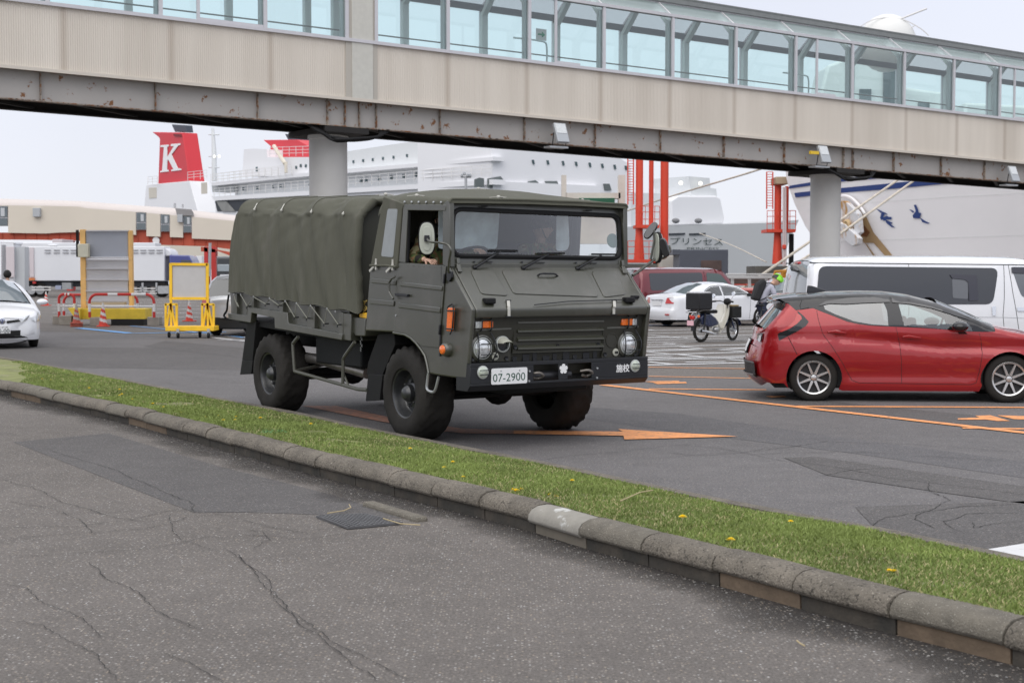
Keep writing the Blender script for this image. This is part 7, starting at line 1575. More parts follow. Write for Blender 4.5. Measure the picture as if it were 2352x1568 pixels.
# ============================================================ BACKGROUND
def wq(px, Y): return DP(px[0], px[1], Y)
def bx(mb_, x0, y0, x1, y1, Y, dep, z=None):
    a = wq(z(x0, y0) if z else (x0, y0), Y); b = wq(z(x1, y1) if z else (x1, y1), Y); mb_.box((a.x, Y, a.z), (b.x, Y + dep, b.z)); return mb_
def prism(pts, Y, dep, z=None):
    return MB().ext([wq(z(*p) if z else p, Y) for p in pts], (0, dep, 0))
def root(name, label, cat, px, Y, group=None):
    p = DP(px, 700, Y); t_ = thing(name, label, cat, (0, 0, 0), 0, group); return t_
# ---- traffic cones
M_cr = mat('cone_red', (.62, .05, .025), .5, var=.1, vs=8); M_cw = mat('cone_white', (.62, .60, .58), .5, var=.08)
def cone(px, py, h, label, dirty=False, stack=1, Yov=None):
    p = G(px, py); t_ = thing('traffic_cone', label, 'traffic cone', p, random.random() * 3, 'red and white striped traffic cones')
    s = h / .7; mr = mat('cone_faded', (.42, .09, .06), .7, var=.4, vs=12) if dirty else M_cr
    mw = mat('cone_dirty_white', (.35, .32, .3), .7, var=.3, vs=12) if dirty else M_cw
    for k in range(stack): MB().box((-.20 * s, -.20 * s, k * .05), (.20 * s, .20 * s, k * .05 + .035)).build('base', mr, t_, bevel=.02)
    z0 = .03 + (stack - 1) * .05; n = 24; R1 = MB(); W1 = MB(); m_ = 26
    def pt(t, a): r = lerp(.135, .028, t) * s; return Vector((r * math.cos(a), r * math.sin(a), z0 + t * (h - z0)))
    for i in range(m_):
        for k in range(n):
            t0, t1, a0, a1 = i / m_, (i + 1) / m_, 6.2832 * k / n, 6.2832 * (k + 1) / n
            ph = ((t0 * 3.4 + (k / n) * 1.0) % 1.0); tgt = W1 if (ph < .5 and t0 > .06) or t0 > .88 else R1
            tgt.add([pt(t0, a0), pt(t0, a1), pt(t1, a1), pt(t1, a0)], [(0, 1, 2, 3)])
    R1.build('cone_body', mr, t_, smooth=60); W1.build('reflective_band', mw, t_, smooth=60)
    MB().lathe([(.03 * s, h - .005), (.028 * s, h + .03), (.01, h + .032)], (0, 0, 0), (0, 0, 1), 14).build('tip', mw, t_)
cone(237, 750, .72, 'clean red and white cone in front of the yellow base of the panel stand'); cone(176, 750, .66, 'faded dirty stacked cone at the left corner of the panel stand', True, 3)
cone(435, 738, .70, 'red and white cone seen through the yellow wheeled sign frame'); cone(106, 702, .70, 'distant red and white cone behind the white hybrid car')
# ---- tall panel stand on a yellow base
M_yb = mat('stand_yellow', (.78, .56, .05), .6, var=.15, vs=3, dirt=((.3, .2, .08), 5, .62, .75, (1, 1, 1))); M_post = mat('stand_orange_post', (.92, .56, .20), .6, var=.1, vs=2, dirt=((.35, .2, .12), 9, .66, .75, (1, 1, 1)))
ps = root('display_panel', 'tall grey display panel between orange posts standing on a yellow base', 'display panel', 240, 46)
Yp = 46.6
def part(name, m, par, mb_, **k): return mb_.build(name, m, par, **k)
for (x0, x1) in ((320, 348), (512, 530)):
    part('post', M_post, ps, bx(MB(), x0 - (0 if x0 > 400 else 0), 68 + 380 if 0 else 0, x1, 0, Yp, .25) if 0 else bx(MB(), *( (183, 527, 198, 718) if x0 == 320 else (294, 529, 305, 715)), Yp, .2), bevel=.01)
part('upper_panel', mat('panel_blue_grey', (.40, .42, .47), .4, var=.08, vs=.8), ps, bx(MB(), 197, 531, 294, 590, Yp + .05, .08), bevel=.005)
for k, (a, b) in enumerate(((598, 616), (617, 641), (643, 667), (669, 689))): part('slat_panel', mat('panel_grey', (.56, .55, .555), .5, var=.08, vs=1), ps, bx(MB(), 198, a, 294, b, Yp + .05, .06))
for y in (530, 592, 596, 616.5, 642, 668, 690): part('panel_rail', M_alu, ps, bx(MB(), 197, y - 1.2, 295, y + 1.6, Yp - .02, .15))
part('control_box', mat('box_cream', (.72, .70, .56), .5, var=.05), ps, bx(MB(), 178, 560, 203, 591, Yp - .25, .22), bevel=.02)
part('black_edge', M_blk, ps, bx(MB(), 174, 528, 179, 590, Yp, .15)); part('base', M_yb, ps, bx(MB(), 184, 709, 333, 733, 46.0, .9), bevel=.01); part('base_return', M_yb, ps, prism([(155, 707), (184, 709), (184, 734), (172, 730)], 45.7, .7))
part('base_shelf', mat('board_tan', (.5, .42, .32), .8), ps, bx(MB(), 198, 694, 285, 700, 46.3, .3)); part('under_frame', M_gap, ps, bx(MB(), 255, 733, 330, 747, 45.8, .6))
M_wb = mat('barrier_white', (.72, .71, .70), .4); M_rb = mat('barrier_red', (.55, .03, .025), .4)
blocks = [(206, 230, 729, 750, 45.2), (338, 365, 728, 748.5, 45.6), (135, 164, 725, 746, 46.0), (120, 138, 725, 744, 46.6)]
lb_ = ['grey concrete block in front of the yellow base, left of the clean cone', 'grey concrete block at the right end of the red and white barrier', 'grey concrete block under the small barrier, beside the stacked cones', 'leftmost grey concrete block, nearest the white hybrid car']
for (x0, x1, y0, y1, Y), l_ in zip(blocks, lb_): 
    a = wq((x0, y0), Y); b = wq((x1, y1), Y); o = MB().box((a.x, Y, 0), (b.x, Y + .45, a.z)).build('concrete_block', mat('block_concrete', (.32, .29, .25), .95, var=.2, vs=5, bump=.3), bevel=.015); tag(o, l_, 'concrete block', 'concrete weights of the barriers')
def barrier(x0, x1, y0, yb, Y, label, w=.045, leg0=None, dy=0):
    t_ = root('barrier_rail', label, 'barrier', x0, Y, 'red and white tube barriers')
    a, b = wq((x0, yb), Y), wq((x1, yb), Y + dy); top = wq((x0, y0), Y).z; r_ = min(.25, (b.x - a.x) * .3); L = []
    for k in range(9): an = math.pi / 2 * k / 8; L.append(Vector((a.x + r_ - r_ * math.cos(an), 0, top - r_ + r_ * math.sin(an))))
    for k in range(9): an = math.pi / 2 * (8 - k) / 8; L.append(Vector((b.x - r_ + r_ * math.cos(an), 0, top - r_ + r_ * math.sin(an))))
    L = [Vector((a.x, 0, a.z)), Vector((a.x, 0, lerp(a.z, top, .25))), Vector((a.x, 0, lerp(a.z, top, .60)))] + L
    mid = [L[11 + 0].lerp(L[12], t) for t in (.3, .58)] if 0 else []
    L += [Vector((b.x, 0, lerp(a.z, top, .60))), Vector((b.x, 0, lerp(a.z, top, .25))), Vector((b.x, 0, a.z))]
    def Yof(p): return Y + dy * (p.x - a.x) / (b.x - a.x)
    L = [Vector((p.x, Yof(p), p.z)) for p in L]
    i1 = 11; A_, B_ = L[i1], L[i1 + 1]; q = [A_.lerp(B_, t) for t in (.22, .42, .70)]
    for seg, m_ in (((0, 2), M_rb), ((1, 3), M_wb), ((2, 12), M_rb)): part('tube', m_, t_, MB().tube(L[seg[0]:seg[1]], w, 8))
    part('tube', M_rb, t_, MB().tube([A_, q[0]], w, 8)); part('tube', M_wb, t_, MB().tube([q[0], q[1]], w, 8)); part('tube', M_rb, t_, MB().tube([q[1], q[2]], w, 8)); part('tube', M_wb, t_, MB().tube([q[2], B_], w, 8))
    part('tube', M_rb, t_, MB().tube(L[12:22], w, 8)); part('tube', M_wb, t_, MB().tube(L[21:23], w, 8)); part('tube', M_rb, t_, MB().tube(L[22:24], w, 8))
    z_ = lerp(a.z, top, .48); part('cross_tube', M_wb, t_, MB().tube([Vector((a.x, Y, z_)), Vector((b.x, Y + dy, z_))], w * .6, 6)); return t_
barrier(206, 354, 676, 729, 45.4, 'long red and white tube barrier in front of the display panel'); barrier(136, 171, 676, 728, 46.2, 'narrow red and white tube barrier at the left of the display panel'); barrier(147, 316, 677, 726, 48.5, 'rear red and white tube barrier behind the display panel posts', dy=.3)
# ---- yellow wheeled sign frame
cart = root('sign_cart', 'yellow wheeled steel cart carrying a blank grey board', 'sign cart', 440, 36.8); Yc = 36.8; M_yc = mat('cart_yellow', (.88, .53, .02), .5, var=.12, vs=4)
def tu(pts, Y, r=.03, dz=0): return MB().tube([wq(p, Y) for p in pts], r, 6)
zg_ = zg
def gbar(u0, v0, u1, v1, Y=Yc, w=.06): return MB().bar(wq(zg(u0, v0), Y), wq(zg(u1, v1), Y), w, w, up=(0, 1, 0))
part('board', mat('board_grey', (.50, .485, .47), .6, var=.04), cart, bx(MB(), 255, 600, 637, 968, Yc + .3, .03, zg))
for q in ((238, 577, 238, 1000), (655, 583, 655, 1000), (238, 588, 660, 592), (238, 978, 660, 980)): part('board_frame', M_yc, cart, gbar(*q, Y=Yc + .3, w=.07))
part('deck', M_yc, cart, MB().box((wq(zg(172, 1300), Yc).x, Yc, wq(zg(172, 1350), Yc).z), (wq(zg(728, 1300), Yc).x, Yc + .62, wq(zg(172, 1296), Yc).z)), bevel=.01)
for (a, b) in ((172, 305), (588, 726)):
    for q in ((a + 8, 1040, a + 8, 1300), (b, 1045, b, 1300), (a, 1046, b + 5, 1046), (a + 60, 1050, a + 20, 1290), ((a + b) / 2, 1050, b - 15, 1290), ((a + b) / 2, 985, (a + b) / 2 + 4, 1290)): part('support_bar', M_yc, cart, gbar(*q, Y=Yc + .15, w=.055))
for u, dy in ((218, .5), (320, .0), (570, .5), (668, .0)):
    c = wq(zg(u, 1400), Yc + dy); c.z = .08; wv_ = MB().lathe([(.08, -.025), (.08, .025)], c, (1, 0, 0), 18).build('caster_wheel', M_blk, cart); MB().box(c + Vector((-.035, -.03, .05)), c + Vector((.035, .03, .17))).build('caster_fork', M_steel, wv_)
# ---- far left: white lorries
M_box = mat('lorry_white', (.72, .73, .76), .45, var=.03, vs=.3); M_boxp = mat('lorry_pinkish', (.62, .56, .58), .5); M_lk = mat('lorry_undercarriage', (.02, .022, .028), .6, var=.3, vs=.8)
def lorry(label, box, Y, dep=1.8, cab=None, cabm=None, wheels=(), doors=None, group='white box lorries in the far parking area', extra=None, boxm=None):
    t_ = root('lorry', label, 'lorry', box[0], Y, group); part('cargo_box', boxm or M_box, t_, bx(MB(), *box, Y, dep, zc), bevel=.05)
    yb = box[3]; part('chassis', M_lk, t_, bx(MB(), box[0] + 10, yb + 2, box[2] - 5, yb + 60, Y + .3, dep - .6, zc))
    for u in wheels:
        c = wq(zc(u, 1030), Y + .15); c.z = .5; w_ = bpy.data.objects.new('wheel', None); C.objects.link(w_); w_.parent = t_; w_.location = c; part('tyre', M_tyre, w_, MB().lathe([(.3, 0), (.5, 0), (.5, .3)], (0, 0, 0), (0, 1, 0), 20)); part('rim', M_steel, w_, MB().lathe([(.3, -.02), (.2, .05), (.1, 0)], (0, 0, 0), (0, 1, 0), 16))
    return t_
l1 = lorry('long white box lorry with dark blue cab and vents along its top edge', (252, 537, 1722, 897), 98, wheels=(330, 420, 1300, 1690))
part('cab', mat('cab_blue', (.03, .04, .22), .3, coat=1), l1, prism([(1770, 625), (1975, 630), (2008, 700), (2010, 1010), (1765, 1010)], 98, 2.4, zc), bevel=.08); part('cab_window', M_dglass, l1, prism([(1890, 680), (1990, 682), (2004, 720), (1890, 720)], 97.95, .1, zc))
part('roof_fairing', M_box, l1, prism([(1715, 555), (1760, 562), (1790, 595), (1800, 640), (1715, 640)], 98.2, 2.0, zc), bevel=.1)
for u in (495, 590, 682, 765, 1410, 1495, 1580, 1665):
    for v in (570, 598): part('roof_vent', mat('vent_grey', (.4, .4, .42), .5), l1, bx(MB(), u - 33, v, u + 33, v + 9, 97.9, .1, zc), bevel=.03)
for u0, u1 in ((258, 300), (308, 355)): part('rear_door', M_boxp, l1, bx(MB(), u0, 545, u1, 860, 97.9, .1, zc), bevel=.02)
part('bumper_orange', mat('bumper_orange', (.62, .2, .06), .6), l1, bx(MB(), 255, 866, 358, 892, 97.85, .2, zc)); part('side_box', M_steel, l1, bx(MB(), 648, 915, 745, 985, 97.8, .5, zc)); part('side_box', mat('box_pale_blue', (.35, .38, .5), .6), l1, bx(MB(), 578, 945, 640, 985, 97.8, .5, zc)); part('side_box', M_steel, l1, bx(MB(), 1650, 950, 1765, 1030, 97.8, .5, zc))
for v in (972, 1000, 1022): part('side_rail', M_wb, l1, bx(MB(), 1385, v, 1640, v + 9, 97.8, .08, zc))
for v in (955, 985): part('side_rail', M_wb, l1, bx(MB(), 330, v, 530, v + 12, 97.8, .08, zc))
for u in (1480, 1625): part('side_post', M_steel, l1, bx(MB(), u, 915, u + 20, 1010, 97.8, .08, zc))
for v, nm in ((905, 0),): part('tail_lamp', M_red, l1, bx(MB(), 262, 905, 290, 925, 97.85, .2, zc)); part('tail_lamp', M_red, l1, bx(MB(), 340, 905, 372, 925, 97.85, .2, zc))
l2 = lorry('tall white box lorry standing behind the one with the blue cab', (158, 498, 1625, 860), 105, wheels=(250, 1500)); part('roof_unit', M_box, l2, bx(MB(), 500, 520, 590, 537, 104.8, 2, zc), bevel=.1)
l3 = lorry('white refrigerated lorry seen from behind at the left edge with ribbed side', (0, 505, 150, 960), 92, wheels=(40, 130), dep=1.5)
for v in range(520, 940, 14): part('side_rib', mat('rib_grey', (.42, .42, .44), .5), l3, bx(MB(), 12, v, 52, v + 6, 91.9, .1, zc))
part('rear_door', M_boxp, l3, bx(MB(), 60, 540, 150, 860, 91.85, .1, zc), bevel=.02); part('side_wall', mat('lorry_side_grey', (.5, .52, .54), .5), l3, prism([(155, 545), (258, 540), (258, 1000), (155, 960)], 92.2, .8, zc)); part('roof_cover', M_box, l3, prism([(0, 480), (145, 485), (158, 512), (0, 512)], 92, 1.6, zc), bevel=.05)
l4 = root('lorry', 'dark cabbed lorry facing the camera beside the red columns', 'lorry', 515, 84, 'white box lorries in the far parking area')
part('cab', mat('cab_black', (.03, .034, .04), .4, coat=.5), l4, bx(MB(), 2262, 648, 2420, 880, 84, 4, zc), bevel=.1); part('windscreen', mat('screen_sky', (.24, .28, .31)), l4, bx(MB(), 2272, 725, 2420, 800, 83.9, .1, zc), bevel=.03); part('grille', M_chrome, l4, bx(MB(), 2300, 830, 2400, 850, 83.85, .1, zc)); part('grille', M_chrome, l4, bx(MB(), 2300, 860, 2400, 874, 83.85, .1, zc)); part('bumper', M_box, l4, bx(MB(), 2262, 880, 2420, 960, 84, 1, zc), bevel=.05); part('air_deflector', M_steel, l4, bx(MB(), 2265, 640, 2400, 652, 84.2, 2, zc))
tag(part('shipping_container', M_box, None, bx(MB(), 2008, 637, 2110, 800, 124, 2, zc), bevel=.03), 'small white container between the blue cab and the red columns', 'container')
tag(part('shipping_container', M_boxp, None, bx(MB(), 545, 462, 650, 505, 116, 3, zc), bevel=.03), 'white container roof with red marks showing above the lorries', 'container')
tag(part('far_warehouse', mat('warehouse_cream', (.62, .58, .50), .8, var=.08, vs=.2), None, bx(MB(), 1390, 520, 2600, 760, 165, 20, zc)), 'long low cream warehouse behind the orange girders', 'warehouse')
# ---- cream elevated corridor with orange girders
cb = root('elevated_corridor', 'cream elevated passenger corridor with rounded roof on orange girders and red columns', 'walkway', 300, 130); M_crm = mat('corridor_cream', (.66, .60, .51), .75, var=.05, vs=.15); M_crl = mat('corridor_roof', (.62, .56, .53), .6, var=.03, vs=.2); M_og = mat('girder_orange_red', (.46, .085, .045), .7, var=.18, vs=.35)
Yb = 130
wt = [(-300, 105), (0, 108), (420, 112), (830, 122), (900, 138), (1400, 175), (1850, 215), (2040, 232), (2352, 262), (2700, 300)]
wb = [(-300, 395), (90, 395), (470, 402), (700, 388), (800, 386), (1395, 415), (1520, 430), (1910, 445), (2010, 455), (2352, 470), (2700, 480)]
rt = [(-300, 22), (0, 28), (420, 40), (830, 54), (900, 62), (1400, 100), (1850, 132), (2040, 158), (2352, 195), (2700, 235)]
win = [(-60, 85, 115, 325), (1420, 1530, 182, 412), (1675, 1776, 200, 430), (1912, 2006, 215, 440)]
def yi(L, x):
    for a, b in zip(L, L[1:]):
        if a[0] <= x <= b[0]: return lerp(a[1], b[1], (x - a[0]) / (b[0] - a[0]))
    return L[-1][1]
xsb = sorted(set([-300, 90, 470, 620, 830, 900, 1395, 1850, 2040, 2352, 2700] + [w[0] for w in win] + [w[1] for w in win]))
for a, b in zip(xsb, xsb[1:]):
    w = next((w for w in win if w[0] <= a and b <= w[1]), None); bot = (w[2] if w else None)
    part('wall_panel', M_crm, cb, prism([(a, yi(wt, a)), (b, yi(wt, b)), (b, bot or yi(wb, b)), (a, bot or yi(wb, a))], Yb, .3, zc), smooth=0)
    if w:
        part('window_frame', M_alu, cb, bx(MB(), a + 4, w[2] + 2, b - 4, w[3] - 48 if w[0] > 0 else w[3], Yb + .05, .2, zc))
        mid_ = lerp(w[2], w[3] - (48 if w[0] > 0 else 0), .58)
        part('window_pane', mat('corridor_window', (.10, .125, .14), .1, coat=1), cb, bx(MB(), a + 8, w[2] + 6, b - 10, mid_ - 6, Yb - .03, .06, zc)); part('window_pane', mat('corridor_window', (.10, .125, .14)), cb, bx(MB(), a + 8, mid_ + 6, b - 10, (w[3] - 52 if w[0] > 0 else w[3] - 4), Yb - .03, .06, zc))
        part('painted_reflection', mat('reflection_pale', (.5, .52, .54), .5), cb, bx(MB(), lerp(a, b, .45), w[2] + 20, lerp(a, b, .75), mid_ - 14, Yb - .06, .03, zc))  # pale rectangle over the upper pane, a reflection painted on the glass
rows = []
for k in range(7):
    an = math.pi / 2 * k / 6; rows.append([Vector((wq(zc(x, lerp(yi(wt, x), yi(rt, x), math.sin(an))), Yb).x, Yb + 2.2 * (1 - math.cos(an)), wq(zc(x, lerp(yi(wt, x), yi(rt, x), math.sin(an))), Yb).z + .0)) for x in range(-300, 2701, 100)])
rows.append([p + Vector((0, 6, -.2)) for p in rows[-1]]); part('roof', M_crl, cb, MB().grid(rows), smooth=60)
part('grey_roof_patch', mat('roof_patch_grey', (.26, .25, .25), .7), cb, prism([(1830, 138), (2000, 150), (2022, 185), (2024, 220), (1850, 212)], Yb - .12, .1, zc), bevel=.03)
for q in ((340, 135, 416, 228), (1852, 205, 1906, 285)): part('vent_box', mat('vent_box_grey', (.42, .44, .46), .5), cb, bx(MB(), *q, Yb - .4, .5, zc), bevel=.03)
for q in ((1815, 85, 1832, 135), (1900, 95, 1912, 135)): part('roof_pipe', M_steel, cb, bx(MB(), *q, Yb + 2, .3, zc))
gb = [(-300, 465), (400, 468), (800, 478), (1390, 512), (2200, 538), (2352, 560), (2700, 600)]
for a, b in zip(gb, gb[1:]):
    part('girder', M_og, cb, prism([(a[0], yi(wb, a[0]) - 90 if a[0] > 1300 else yi(wb, a[0]) - 5), (b[0], yi(wb, b[0]) - (90 if b[0] > 1300 else 5)), b, a], Yb + .4, .3, zc), smooth=0)
for u in range(-100, 2352, 118): part('girder_stiffener', M_og, cb, bx(MB(), u, yi(wb, u) + 6, u + 7, yi(gb, u) - 4, Yb + .3, .12, zc))
for q in ((2132, 2176), (2206, 2256), (690, 760)): part('column', mat('column_red', (.5, .035, .03), .6, var=.1, vs=.3), cb, bx(MB(), q[0], 478 if q[0] < 800 else 540, q[1], 1000, Yb - (12 if q[0] > 800 else 0), .9, zc))
part('cross_girder', M_og, cb, prism([(2100, 540), (2420, 600), (2420, 640), (2250, 575), (2250, 600), (2100, 590)], Yb - 12, .6, zc))
MB().lathe([(.32, 0), (.32, -.05), (.1, -.06)], wq(zc(1632, 475), Yb + .2), (0, 1, 0), 20).build('round_sign', mat('sign_white', (.8, .8, .8)), cb)
m = MB(); m.tube([wq(zc(2190, 850), 117), wq(zc(2196, 500), 117)], .12, 8); lp_ = m.build('lamp_post', M_steel, None); tag(lp_, 'grey post with a small lamp between the two red columns', 'lamp post')
# ---- ferry
dA = Vector((-2246 / F, 1, 0)).normalized(); pA = wq((1130, 600), 190); FA = Frame(pA, math.atan2(dA.y, dA.x))
dBx = Vector((4414 / F, 1, 0)).normalized(); FBm = Frame(pA, math.atan2(dBx.y, dBx.x))
fe = thing('ferry', 'large white ferry with grey hull and a red funnel bearing a white K', 'ship', (0, 0, 0))
def wl(fr, v): return fr.o + fr.h * v.x + fr.l * v.y + Vector((0, 0, v.z))
def FP(pts, dep, fr=FA, sgn=-1, z=None, y=0, bot=None):
    P = [fr.S(z(*p) if z else p, y) for p in pts]; return MB().ext([wl(fr, p) for p in P], fr.l * sgn * dep)
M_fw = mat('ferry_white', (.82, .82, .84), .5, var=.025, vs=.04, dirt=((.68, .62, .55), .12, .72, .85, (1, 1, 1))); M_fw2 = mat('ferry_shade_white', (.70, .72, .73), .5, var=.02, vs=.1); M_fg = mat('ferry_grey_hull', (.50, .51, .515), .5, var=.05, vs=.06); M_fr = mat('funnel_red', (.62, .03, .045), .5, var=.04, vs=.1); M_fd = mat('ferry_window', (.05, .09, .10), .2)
def fpart(nm, m, *a, **k):
    sm = k.pop('bevel', 0); par = k.pop('parent', fe); return FP(*a, **k).build(nm, m, par, smooth=0, bevel=sm)
fpart('funnel_housing', M_fw, [(110, 908), (650, 858), (715, 1090), (760, 1245), (790, 1400), (60, 1400)], 4, z=z8, bevel=.1)
fu = fpart('funnel', M_fr, [(180, 246), (560, 252), (650, 858), (258, 897), (278, 335), (262, 310)], 3.2, z=z8, y=-.6, bevel=.15)
fpart('exhaust_stack', mat('stack_slate', (.04, .05, .07), .5), [(425, 150), (600, 160), (612, 248), (468, 245)], 1.5, z=z8, y=-1.5, parent=fu, bevel=.1); fpart('funnel_vent', mat('vent_dark_red', (.2, .015, .02), .6), [(450, 268), (540, 272), (545, 300), (453, 296)], .3, z=z8, y=-.35, sgn=-1, parent=fu)
K = [(285, 412), (388, 404), (390, 425), (370, 432), (372, 560), (455, 425), (415, 422), (418, 398), (535, 388), (536, 408), (510, 415), (425, 530), (505, 700), (545, 706), (548, 722), (425, 738), (422, 720), (450, 712), (385, 590), (372, 610), (368, 718), (388, 722), (390, 740), (283, 752), (283, 735), (308, 730), (330, 436), (286, 434)]
fpart('funnel_letter', mat('letter_white', (.85, .85, .86), .5), K, .1, z=z8, y=-.45, parent=fu)
for q in ([(140, 945), (235, 940), (235, 1070), (145, 1078)], [(798, 882), (868, 876), (870, 1018), (800, 1022)]): fpart('louvre', mat('louvre_cream', (.62, .58, .50), .6), q, .1, z=z8, y=.1)
fpart('lower_superstructure', M_fw, [(495, 459), (714, 447), (1016, 424), (1132, 416), (1132, 720), (620, 720), (495, 500)], 18)
fpart('open_deck_opening', mat('deck_shadow', (.03, .035, .045), .6), [(970, 1112), (1420, 1095), (1420, 1240), (1060, 1240), (1000, 1240)], .5, z=z8, y=.15); fpart('deck_ramp', mat('ramp_grey', (.25, .25, .24), .7, var=.2, vs=.3), [(985, 1112), (1110, 1112), (1215, 1240), (1060, 1240)], .5, z=z8, y=.35)
fpart('deck_edge', M_fw, [(486, 452), (1132, 412), (1132, 424), (492, 461)], 2.0, y=.6); fpart('upper_deck_edge', M_fw, [(484, 420), (670, 400), (1132, 360), (1132, 369), (670, 408), (488, 427)], 2, y=.5)
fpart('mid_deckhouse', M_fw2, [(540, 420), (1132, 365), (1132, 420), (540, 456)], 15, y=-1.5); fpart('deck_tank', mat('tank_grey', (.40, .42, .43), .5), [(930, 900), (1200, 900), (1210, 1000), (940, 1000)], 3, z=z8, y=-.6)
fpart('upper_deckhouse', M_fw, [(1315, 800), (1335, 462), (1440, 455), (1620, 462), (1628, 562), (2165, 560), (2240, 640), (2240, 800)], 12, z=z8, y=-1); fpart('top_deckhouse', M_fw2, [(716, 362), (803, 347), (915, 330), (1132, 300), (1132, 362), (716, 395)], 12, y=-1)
fpart('rear_funnel', M_fr, [(1575, 346), (2000, 342), (2160, 430), (2170, 562), (1660, 568), (1668, 425)], 3, z=z8, y=-4, bevel=.1); fpart('rear_stack', mat('stack_slate', (.04, .05, .07)), [(1850, 270), (1985, 280), (1990, 345), (1890, 345)], 4, z=z8, y=-5)
def ft(pts, r, nm, m, z=None, y=0, fr=FA, n=6): return MB().tube([wl(fr, fr.S(z(*p) if z else p, y)) for p in pts], r, n).build(nm, m, fe)
ft([(965, 860), (960, 480), (945, 200)], [.5, .45, .25], 'mast', M_fw2, z8, -3, n=10)
for v, w_ in ((278, 60), (552, 60), (690, 60)): ft([(955 - w_, v), (955 + w_ + 10, v)], .12, 'mast_arm', M_fw2, z8, -3)
ft([(1710, 420), (1850, 640)], .35, 'deck_crane', mat('crane_cream', (.72, .66, .55), .6), z8, .6); ft([(1860, 620), (1865, 755)], .3, 'deck_crane', mat('crane_cream', (.72, .66, .55)), z8, .6)
for i_, (p, q) in enumerate(((z8(940, 880), z8(1940, 795)), (z8(960, 1060), (1130, 405)), (z8(1660, 555), z8(2160, 545)), (z8(630, 852), z8(870, 830)), (z8(130, 905), z8(250, 895)), ((484, 420), (670, 400)))):
    hh = 1.1; Ls = []
    a3, b3 = wl(FA, FA.S(p, .7)), wl(FA, FA.S(q, .7)); m = MB()
    for k in (.35, .7, 1.05): m.tube([a3 + Vector((0, 0, k * 1.5)), b3 + Vector((0, 0, k * 1.5))], .05, 4)
    n_ = max(2, int((b3 - a3).length / 2.5))
    for j in range(n_ + 1): c = a3.lerp(b3, j / n_); m.tube([c, c + Vector((0, 0, 1.6))], .05, 4)
    m.build('deck_railing', M_wb, fe)
wins = [(z8(1490, 698), 3.2, 5.5), (z8(1490, 730), 3.2, 4)] + [(z8(u, v), 3.2, 7) for u, v in ((1318, 958), (1495, 948), (1690, 932), (1788, 922), (1985, 690), (2042, 668), (2105, 670), (2155, 900))] + [(zk(u, v), 4.2, 8.5) for u, v in ((650, 327), (680, 324), (757, 316), (827, 308), (900, 301), (972, 293), (1052, 283), (1128, 275), (1206, 264), (1284, 252))] + [(zk(u, v), 3, 6.5) for u, v in ((605, 216), (662, 210), (719, 204), (779, 197), (841, 190), (920, 180), (995, 168), (1210, 145))] + [(zk(1404, 222), 4, 8)]
for (x, y), w_, h_ in wins:
    if x < 1130: fpart('window', M_fd, [(x - w_ / 2, y - h_ / 2), (x + w_ / 2, y - h_ / 2), (x + w_ / 2, y + h_ / 2), (x - w_ / 2, y + h_ / 2)], .2, y=.12 if False else (-.85 if (y < 400 or x < 800) else -1.3))
# forward part, curving away
KB = dict(fr=FBm, sgn=1)
fpart('bow_superstructure', M_fw, [(1128, 290), (1300, 320), (1420, 360), (1448, 380), (1452, 720), (1128, 720)], 18, y=0, **KB)
for u, v in ((1308, 1016), (1400, 1019), (1496, 1024), (1578, 1028), (1664, 1034), (1742, 1040), (1820, 1047), (1890, 1053)):
    x, y = 746.5 + .36625 * u, .36625 * v; fpart('window', M_fd, [(x - 3, y - 5), (x + 1, y - 5), (x + 3, y + 5), (x - 1, y + 5)], .2, y=-.15, **KB)
for q in ([(1092, 412), (1102, 408), (1112, 410), (1112, 430), (1092, 430)], [(1122, 410), (1150, 405), (1162, 420), (1165, 432), (1122, 432)], [(1214, 417), (1230, 414), (1238, 420), (1238, 432), (1214, 432)], [(1253, 416), (1280, 416), (1285, 430), (1258, 430)], [(1387, 422), (1400, 422), (1405, 437), (1390, 437)]): fpart('hull_opening', mat('opening_grey', (.13, .15, .15), .6), q, .3, y=-.2, **KB)
fpart('grey_hull', M_fg, [(1425, 521), (1545, 518), (1760, 512), (1835, 505), (1810, 560), (1790, 640), (1785, 720), (1425, 720)], 14, y=-.5, **KB)
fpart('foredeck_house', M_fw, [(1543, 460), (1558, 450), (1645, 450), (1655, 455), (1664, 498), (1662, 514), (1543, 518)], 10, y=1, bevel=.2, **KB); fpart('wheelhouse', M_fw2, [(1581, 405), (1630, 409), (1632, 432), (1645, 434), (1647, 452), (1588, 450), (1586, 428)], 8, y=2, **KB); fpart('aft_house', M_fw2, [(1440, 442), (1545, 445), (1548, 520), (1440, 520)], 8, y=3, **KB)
for q in ((1552, 507, 15), (1604, 507, 15)): MB().ball(wl(FBm, FBm.S((q[0], q[1]), -.4)), .5, 10, (1.2, 1, .8)).build('winch', mat('winch_dark', (.22, .22, .23), .7, var=.4), fe)
for q in ((1556, 1), (1603, 1)): fpart('fairlead', mat('deck_shadow', (.03, .035, .045)), [(q[0] - 18, 536), (q[0] + 18, 535), (q[0] + 18, 539), (q[0] - 18, 540)], .2, y=-.7, **KB)
p0_ = wl(FBm, FBm.S((1601, 556), -.75)); pr_ = FBm.h; sc1 = (p0_ - EYE).length / F
tm = text_mb('プリンセス', p0_, pr_, (0, 0, 1), 19 * sc1, sx=1.45 / max(.3, abs(Vector((pr_.x, pr_.y, 0)).normalized().x))); tm.build('ship_name', mat('name_dark', (.03, .05, .05), .6), fe, smooth=0)
p1_ = wl(FBm, FBm.S((1615, 572), -.75)); text_mb('PRINCESS', p1_, pr_, (0, 0, 1), 10 * sc1, sx=2.4).build('ship_name', mat('name_dark', (.03, .05, .05)), fe, smooth=0)
